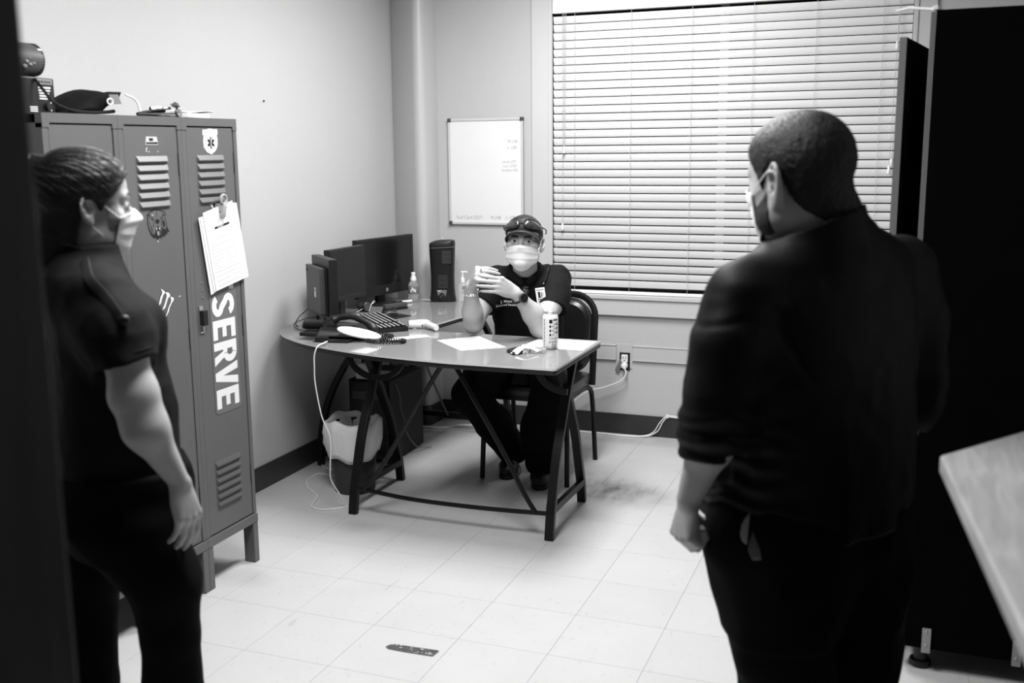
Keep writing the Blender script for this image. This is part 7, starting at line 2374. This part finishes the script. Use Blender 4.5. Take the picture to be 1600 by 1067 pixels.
def collar_cut(S, p, n, c, rad):
    X = [S.lo[i] + S.h * np.arange(S.n[i]) for i in range(3)]
    p, n = np.array(p), nrm(n)
    d = (X[0][:, None, None] - p[0]) * n[0] + (X[1][None, :, None] - p[1]) * n[1] + (X[2][None, None, :] - p[2]) * n[2]
    rr = np.sqrt((X[0][:, None, None] - c[0]) ** 2 + (X[1][None, :, None] - c[1]) ** 2) - rad + 0 * X[2][None, None, :]
    S.f = np.maximum(S.f, -np.maximum(-d, rr).astype(f32))


S.disp(folds(6.5, 0.0060, 1.0, (1, 1, 0.55)))
S.disp(folds(17, 0.0024, 7.0))


def rolls(x, y, z):
    """bunched sleeve: rings of fabric pushed up the forearm"""
    m = np.exp(-((x + 0.15) / 0.09) ** 2) * np.clip((1.10 - z) / 0.08, 0, 1)
    return -0.0055 * m * np.sin((z + 0.18 * y + 0.1 * x) * 140 + 3.0 * vnoise(x * 14, y * 14, z * 9))


S.disp(rolls)


def yoke(x, y, z):
    """stitched shoulder seam and the pull creases from the shoulder to the arm"""
    a = np.exp(-(((z - 1.235) - 0.22 * (x + 0.12)) / 0.006) ** 2) * np.clip((0.02 - x) / 0.06, 0, 1)
    b = np.exp(-((x + 0.058 - 0.5 * (1.26 - z)) / 0.012) ** 2) * np.clip((1.27 - z) / 0.04, 0, 1) * np.clip((z - 1.08) / 0.06, 0, 1) * (y < 0)
    return 0.0030 * a + 0.0075 * b


S.disp(yoke)
collar_cut(S, (0.040, -0.070, 1.412), (-0.36, 0.10, 0.93), (0.06, 0.0), 0.17)
S.cap((0.064, 0.002, 1.40), (0.046, 0.000, 1.54), 0.0860, 0.0840, 0.004, 's')
dS = nrm(np.array((-0.166, -0.078, 0.950)) - np.array((-0.155, -0.095, 1.01)))
bore(S, (-0.166, -0.078, 0.950), nrm((0.12, 0.06, -1.0)), wL, 0.048, 0.044)
bore(S, (0.350, 0.235, 0.93), nrm((0, 0.25, -1.0)), wRr, 0.050, 0.046)
jk = sdf_part(S, 'pullover', 'jacket', ps)
jkS = S
# trousers, belt-line gap with pale pocket lining, cargo flap
S = SDF((-0.24, -0.26, 0.03), (0.46, 0.36, 0.86), 0.0065)
S.frame((0.088, 0.045, 0), tR)
S.loft([(0.56, 0, 0.0, 0.150, 0.090), (0.66, 0, 0.005, 0.200, 0.145), (0.72, 0, 0.008, 0.216, 0.168), (0.79, 0, 0.01, 0.225, 0.180), (0.85, 0, 0.02, 0.220, 0.180)], 0.0)
S.frame()
S.chain([(-0.010, -0.012, 0.74), (0.012, -0.005, 0.60), (0.038, 0.0, 0.44), (0.045, -0.01, 0.26), (0.050, -0.02, 0.075)], [0.132, 0.112, 0.092, 0.086, 0.080], 0.07)
S.chain([(0.185, 0.10, 0.74), (0.200, 0.10, 0.60), (0.208, 0.10, 0.44), (0.212, 0.09, 0.26), (0.215, 0.08, 0.075)], [0.132, 0.114, 0.096, 0.088, 0.080], 0.07)
S.ell((-0.035, -0.055, 0.52), (0.055, 0.05, 0.085), 0.04)
S.ell((-0.030, -0.050, 0.405), (0.032, 0.05, 0.03), 0.03)
S.plane((0, 0, 0.052), (0, 0, -1))
S.disp(folds(7.5, 0.010, 12.0, (1, 1, 0.7)))
trs = sdf_part(S, 'trousers', 'trouser', ps)
patch_on(S, trs, 'pocket_lining', 'greyink', (-0.098, 0, 0.805), (1, 0, 0), (0, 0, 1), [(0.012, 0.032), (0.004, 0.022), (-0.004, 0.006), (-0.007, -0.012), (-0.004, -0.024), (0.004, -0.030), (0.006, -0.010), (0.009, 0.012)], off=0.004)
patch_on(S, trs, 'pocket_lining', 'midgrey', (-0.085, 0, 0.785), (1, 0, 0), (0, 0, 1), [(0.002, 0.020), (-0.004, -0.002), (-0.006, -0.022), (0.002, -0.040), (0.018, -0.036), (0.014, -0.012)], off=0.003)
shoe(ps, (0.060, -0.075, 0.0), (-0.02, 0.085, 0.0), (0.052, -0.03, 0.10))
shoe(ps, (0.228, 0.020, 0.0), (0.160, 0.185, 0.0), (0.216, 0.07, 0.10))

# ------------------------------------------------------------------ the woman by the lockers, in profile
pw_ = person('woman in black with dark hair in a bun and white mask beside the lockers', -0.93, 2.30)
ho, hF = np.array((0.056, 0.0, 1.452)), (0.84, 0.54)
SCW = 0.945
hR = basis(hF, math.radians(-3), math.radians(1))
B = SDF((-0.14, -0.28, 0.70), (0.36, 0.30, 1.60), 0.0040)
head(B, ho, hR, SCW, 0.94, 0.30, female=True)
B.cap((0.030, -0.010, 1.27), (0.040, -0.008, 1.40), 0.054, 0.052, 0.025)
B.loft([(0.78, 0.08, 0.0, 0.09, 0.09), (1.0, 0.08, 0.0, 0.09, 0.09), (1.2, 0.07, 0.0, 0.10, 0.10), (1.30, 0.04, 0.0, 0.07, 0.07)], 0.03)
eW, wW = (0.196, -0.182, 1.075), (0.266, -0.152, 0.882)
B.chain([(0.125, -0.125, 1.255), (0.178, -0.170, 1.16), eW], [0.040, 0.043, 0.044], 0.02)
B.chain([eW, (0.214, -0.182, 1.005), wW], [0.045, 0.043, 0.0220], 0.03)
B.ell((0.176, -0.196, 1.072), (0.020, 0.020, 0.022), 0.02)
hand(B, wW, (0.16, 0.05, -1.0), (-0.88, 0.42, -0.12), -1, [(0.34, 0.30, 0.18), (0.38, 0.30, 0.18), (0.42, 0.32, 0.20), (0.46, 0.34, 0.22)], 0.96, thumb=(-0.25, 0.65, -0.75), spread=0.025)
eW2, wW2 = (-0.060, 0.175, 1.065), (-0.010, 0.190, 0.885)
B.chain([(0.000, 0.130, 1.265), eW2], [0.052, 0.045], 0.03)
B.chain([eW2, (-0.045, 0.18, 1.0), wW2], [0.044, 0.042, 0.0225], 0.015)
hand(B, wW2, (0.15, 0.0, -1.0), (0.2, -0.98, 0), 1, (0.4, 0.4, 0.25), 0.90)
sdf_part(B, 'body', 'skinwoman', pw_)
eyes(pw_, ho, hR, SCW, (0, 1, -0.25))
face_mask(B, pw_, ho, hR, SCW, top=-0.006, bot=-0.118, halfang=0.95, tent=0.024, pleat=0.0045)
for sx in (1, -1):
    pts = [ho + hR @ (np.array(q) * SCW) for q in ((sx * 0.014, 0.30, 0.026), (sx * 0.028, 0.30, 0.031), (sx * 0.042, 0.30, 0.029), (sx * 0.052, 0.30, 0.021))]
    H, ok = B.march(pts, np.broadcast_to(-hR[:, 1], (4, 3)), 0.0004, maxd=0.4, step=0.001)
    part(MB().tube(smooth_path([Vector(q) for q in H], 4), 0.0019, 6), 'eyebrow', 'hairdark', pw_)
    pts = [ho + hR @ (np.array(q) * SCW) for q in ((sx * 0.020, 0.30, 0.0035), (sx * 0.032, 0.30, 0.0060), (sx * 0.045, 0.30, 0.0020))]
    H, ok = B.march(pts, np.broadcast_to(-hR[:, 1], (3, 3)), 0.0004, maxd=0.4, step=0.001)
    part(MB().tube(smooth_path([Vector(q) + Vector(hR[:, 1]) * 0.002 for q in H], 4), 0.0014, 6), 'eyelash', 'hairdark', pw_)


def bunx(S):
    S.ell(np.array((0.0, -0.122, 0.088)) * SCW, np.array((0.027, 0.021, 0.027)), 0.008)
    S.ell(np.array((0.012, -0.140, 0.066)) * SCW, np.array((0.014, 0.011, 0.028)), 0.008)
    S.ell(np.array((0.0, -0.088, -0.105)) * SCW, np.array((0.046, 0.034, 0.055)), 0.025)
    S.ell(np.array((0.0, -0.070, -0.060)) * SCW, np.array((0.050, 0.036, 0.040)), 0.025)


ysw, zsw = [-0.14, -0.07, -0.036, -0.026, -0.012, 0.008, 0.020, 0.030, 0.045, 0.065, 0.085, 0.11], [-0.125, -0.122, -0.105, -0.040, 0.014, 0.010, -0.012, 0.004, 0.022, 0.048, 0.070, 0.080]


def napew(S):
    S.cap((0.030, -0.010, 1.30), (0.040, -0.008, 1.40), 0.054, 0.054, 0.035)
    S.ell((0.012, -0.020, 1.385), (0.052, 0.055, 0.055), 0.03)


S = hair_cap(ho, hR, SCW, 0.0105, ysw, zsw, 0.0034, 0.94, 0.30, None, bunx, napew)
Sh = S
bunp = np.array((0.0, -0.108, 0.078))


def strands(x, y, z):
    """grooves that run from the hairline back towards the bun"""
    q = (np.stack([x, y, z], -1) - ho) @ hR / SCW
    d = q - bunp
    e = np.array((0.0, 1.0, 0.10))
    e /= np.linalg.norm(e)
    u = np.arctan2(d[:, 0], d[:, 2] - 0.1 * d[:, 1])
    along = np.linalg.norm(d, axis=-1)
    return 0.0014 * (vnoise(u * 15, along * 1.6, u * 3) + 0.6 * vnoise(u * 37 + 5, along * 2.2, u * 2))


S.disp(strands)
hw = sdf_part(S, 'hair', 'hairdark', pw_, relax=1)
rg = random.Random(21)
mbs = MB()
hl = [(0.0, 0.093, 0.080), (0.035, 0.085, 0.074), (0.058, 0.064, 0.056), (0.072, 0.040, 0.030), (0.078, 0.020, 0.008), (0.082, 0.000, 0.020), (0.080, -0.020, 0.000), (0.076, -0.030, -0.030)]
hlx = np.array(hl)
NS_ = 64
for side in (1, -1):
    for i in range(NS_):
        t0_ = i / (NS_ - 1) * (len(hl) - 1.001)
        k0 = int(t0_)
        s_pt = hlx[k0] * (1 - (t0_ - k0)) + hlx[k0 + 1] * (t0_ - k0)
        s_pt = s_pt * np.array((side, 1, 1)) + np.array((0, 0, rg.uniform(0.0, 0.012)))
        phi = PI / 2 - side * (i / NS_) * 2.4
        e_pt = bunp + 0.016 * np.array((math.cos(phi), 0.2, math.sin(phi)))
        cpt = np.array((0, -0.012, 0.012))
        bow = 0.16 * (1 - i / NS_)
        pts = []
        v0, v1 = nrm(s_pt - cpt), nrm(e_pt - cpt)
        om = math.acos(max(-1, min(1, float(v0 @ v1))))
        for k in range(12):
            t = k / 11
            d_ = (math.sin((1 - t) * om) * v0 + math.sin(t * om) * v1) / max(math.sin(om), 1e-4)
            pts.append(nrm(d_ + np.array((0, 0, bow * math.sin(PI * t)))))
        D = np.array(pts)
        P0 = ho + (cpt + D * 0.18) @ (hR * SCW).T
        H, ok = Sh.march(P0, -(D @ hR.T), 0.0004, maxd=0.18, step=0.001)
        if ok.all():
            rr_ = rg.uniform(0.0010, 0.0019)
            mbs.tube([Vector(q) for q in H], [0.0003] + [rr_] * 10 + [0.0006], 5, cap=False)
if mbs.v:
    so_ = part(mbs, 'hair_strands', 'hairdark', hw)
    so_['kind'] = 'stuff'
lo_h = [(-0.002, 0.052, -0.018), (0.0, 0.046, -0.045), (0.0, 0.040, -0.072)]
mb2 = MB()
for k in range(5):
    pp = [ho + hR @ (np.array((0.074 - 0.004 * j, 0.030 + 0.006 * k + 0.004 * j, 0.012 - 0.022 * j)) * SCW) for j in range(4)]
    H, ok = B.march([q + hR[:, 0] * 0.06 for q in pp], np.broadcast_to(-hR[:, 0], (4, 3)), 0.0008, maxd=0.12, step=0.001)
    if ok.all():
        mb2.tube(smooth_path([Vector(q) for q in H], 4), 0.0007, 4, cap=False)
if mb2.v:
    so_ = part(mb2, 'loose_strands', 'hairdark', hw)
    so_['kind'] = 'stuff'
part(MB().tube([Vector(ho + hR @ (np.array((0.020 * math.cos(a), -0.104, 0.078 + 0.020 * math.sin(a))) * SCW)) for a in [2 * PI * k / 18 for k in range(18)]], 0.0045, 8, closed=True), 'hair_tie', 'fabric', hw)

tR = basis((0.88, 0.47))
S = SDF((-0.20, -0.33, 0.76), (0.36, 0.33, 1.42), 0.0050)
S.frame((0.072, 0.0, 0), tR)
S.loft([(0.800, 0, 0.008, 0.162, 0.132), (0.86, 0, 0.012, 0.164, 0.134), (0.95, 0, 0.012, 0.166, 0.132), (1.03, 0, 0.016, 0.164, 0.130), (1.13, 0, 0.005, 0.166, 0.116), (1.22, 0, -0.005, 0.166, 0.104), (1.285, 0, -0.015, 0.140, 0.088), (1.335, 0, -0.02, 0.085, 0.072), (1.370, 0, -0.02, 0.066, 0.066)], 0.0, p=2.3)
S.ell((0.0, -0.075, 1.285), (0.105, 0.045, 0.065), 0.05)
for sx in (-1, 1):
    S.ell((sx * 0.074, 0.064, 1.195), (0.068, 0.062, 0.068), 0.05)
S.frame()
sleeve(S, [(0.122, -0.120, 1.262), (0.156, -0.150, 1.20), (0.186, -0.174, 1.125)], [0.066, 0.066, 0.064], 0.045, (0.183, -0.174, 1.138), nrm((0.28, -0.12, -1.0)))
sleeve(S, [(0.005, 0.120, 1.262), (-0.03, 0.150, 1.20), (-0.045, 0.165, 1.12)], [0.064, 0.062, 0.058], 0.045, (-0.045, 0.165, 1.125), nrm((-0.2, 0.1, -1.0)))
S.disp(folds(8, 0.0050, 15.0, (1, 1, 0.6)))
S.disp(folds(22, 0.0020, 18.0))
bore(S, (0.183, -0.174, 1.138), nrm((0.28, -0.12, -1.0)), eW, 0.0540, 0.052)
bore(S, (-0.045, 0.165, 1.125), nrm((-0.2, 0.1, -1.0)), eW2, 0.055, 0.050)
S.cap((0.034, -0.010, 1.30), (0.042, -0.008, 1.42), 0.058, 0.056, 0.004, 's')
sw = sdf_part(S, 'polo_shirt', 'shirt', pw_)
shS = S
cr_ = []
for a in [2 * PI * k / 40 for k in range(40)]:
    x_, y_ = 0.062 * math.cos(a), 0.060 * math.sin(a)
    v_ = tR @ np.array((x_, y_, 0))
    cr_.append(Vector((0.036 + v_[0], -0.010 + v_[1], 1.366 - 0.022 * math.sin(a))))
part(MB().tube(cr_, 0.0055, 8, rx=0.019, upv=(0, 0, 1), closed=True), 'collar', 'shirt', sw)
pts = [(0.085, 0, 1.345), (0.118, 0, 1.315), (0.150, 0, 1.285), (0.176, 0, 1.258), (0.192, 0, 1.235)]
H, ok = conform(S, None, pts, off=0.004)
stp = part(MB().tube(smooth_path([Vector(q) for q in H], 5), 0.0040, 6, rx=0.011, upv=(0, -1, 0.3)), 'shoulder_strap', 'rubber', pw_)
part(MB().ell(Vector(H[-1]) + Vector((0.006, 0, 0)), (0.012, 0.010, 0.012), 12, 8), 'strap_clip', 'blackplastic', stp)
# sleeve hem seam
hem = []
for a in [2 * PI * k / 30 for k in range(30)]:
    ax_ = nrm((0.28, -0.12, -1.0))
    e1 = nrm(np.cross(ax_, (0, 1, 0)))
    e2 = np.cross(ax_, e1)
    hem.append(Vector(np.array((0.178, -0.170, 1.155)) + (e1 * math.cos(a) + e2 * math.sin(a)) * 0.0618))
part(MB().tube(hem, 0.0012, 5, closed=True), 'hem_seam', 'shirt', sw)
S = SDF((-0.22, -0.28, 0.03), (0.36, 0.30, 0.88), 0.0060)
S.frame((0.078, 0.0, 0), tR)
S.loft([(0.70, 0, 0.01, 0.165, 0.125), (0.76, 0, 0.01, 0.190, 0.155), (0.84, 0, 0.012, 0.180, 0.150), (0.880, 0, 0.012, 0.174, 0.144)], 0.0)
S.frame()
S.chain([(0.142, -0.090, 0.745), (0.203, -0.085, 0.625), (0.200, -0.075, 0.50), (0.193, -0.060, 0.33), (0.190, -0.050, 0.075)], [0.102, 0.078, 0.065, 0.067, 0.071], 0.015)
S.ell((0.205, -0.130, 0.66), (0.050, 0.045, 0.075), 0.03)
S.chain([(0.025, 0.085, 0.74), (-0.020, 0.090, 0.62), (-0.042, 0.100, 0.49), (-0.052, 0.105, 0.30), (-0.055, 0.110, 0.075)], [0.094, 0.072, 0.059, 0.055, 0.062], 0.015)
S.plane((0, 0, 0.050), (0, 0, -1))
S.disp(folds(9, 0.0075, 25.0, (1, 1, 0.7)))
tw_ = sdf_part(S, 'trousers', 'trouser', pw_)
blt = []
for a in [2 * PI * k / 48 for k in range(48)]:
    v_ = tR @ np.array((0.1745 * math.copysign(abs(math.cos(a)) ** 0.87, math.cos(a)), 0.012 + 0.1445 * math.copysign(abs(math.sin(a)) ** 0.87, math.sin(a)), 0))
    blt.append(Vector((0.078 + v_[0], v_[1], 0.858)))
part(MB().tube(blt, 0.018, 6, rx=0.004, upv=(0, 0, 1), closed=True), 'belt', 'trouser', tw_)
shoe(pw_, (0.165, -0.085, 0.0), (0.275, 0.005, 0.0), (0.185, -0.055, 0.10), w_=0.038)
shoe(pw_, (-0.075, 0.080, 0.0), (0.035, 0.160, 0.0), (-0.055, 0.105, 0.10), w_=0.038)
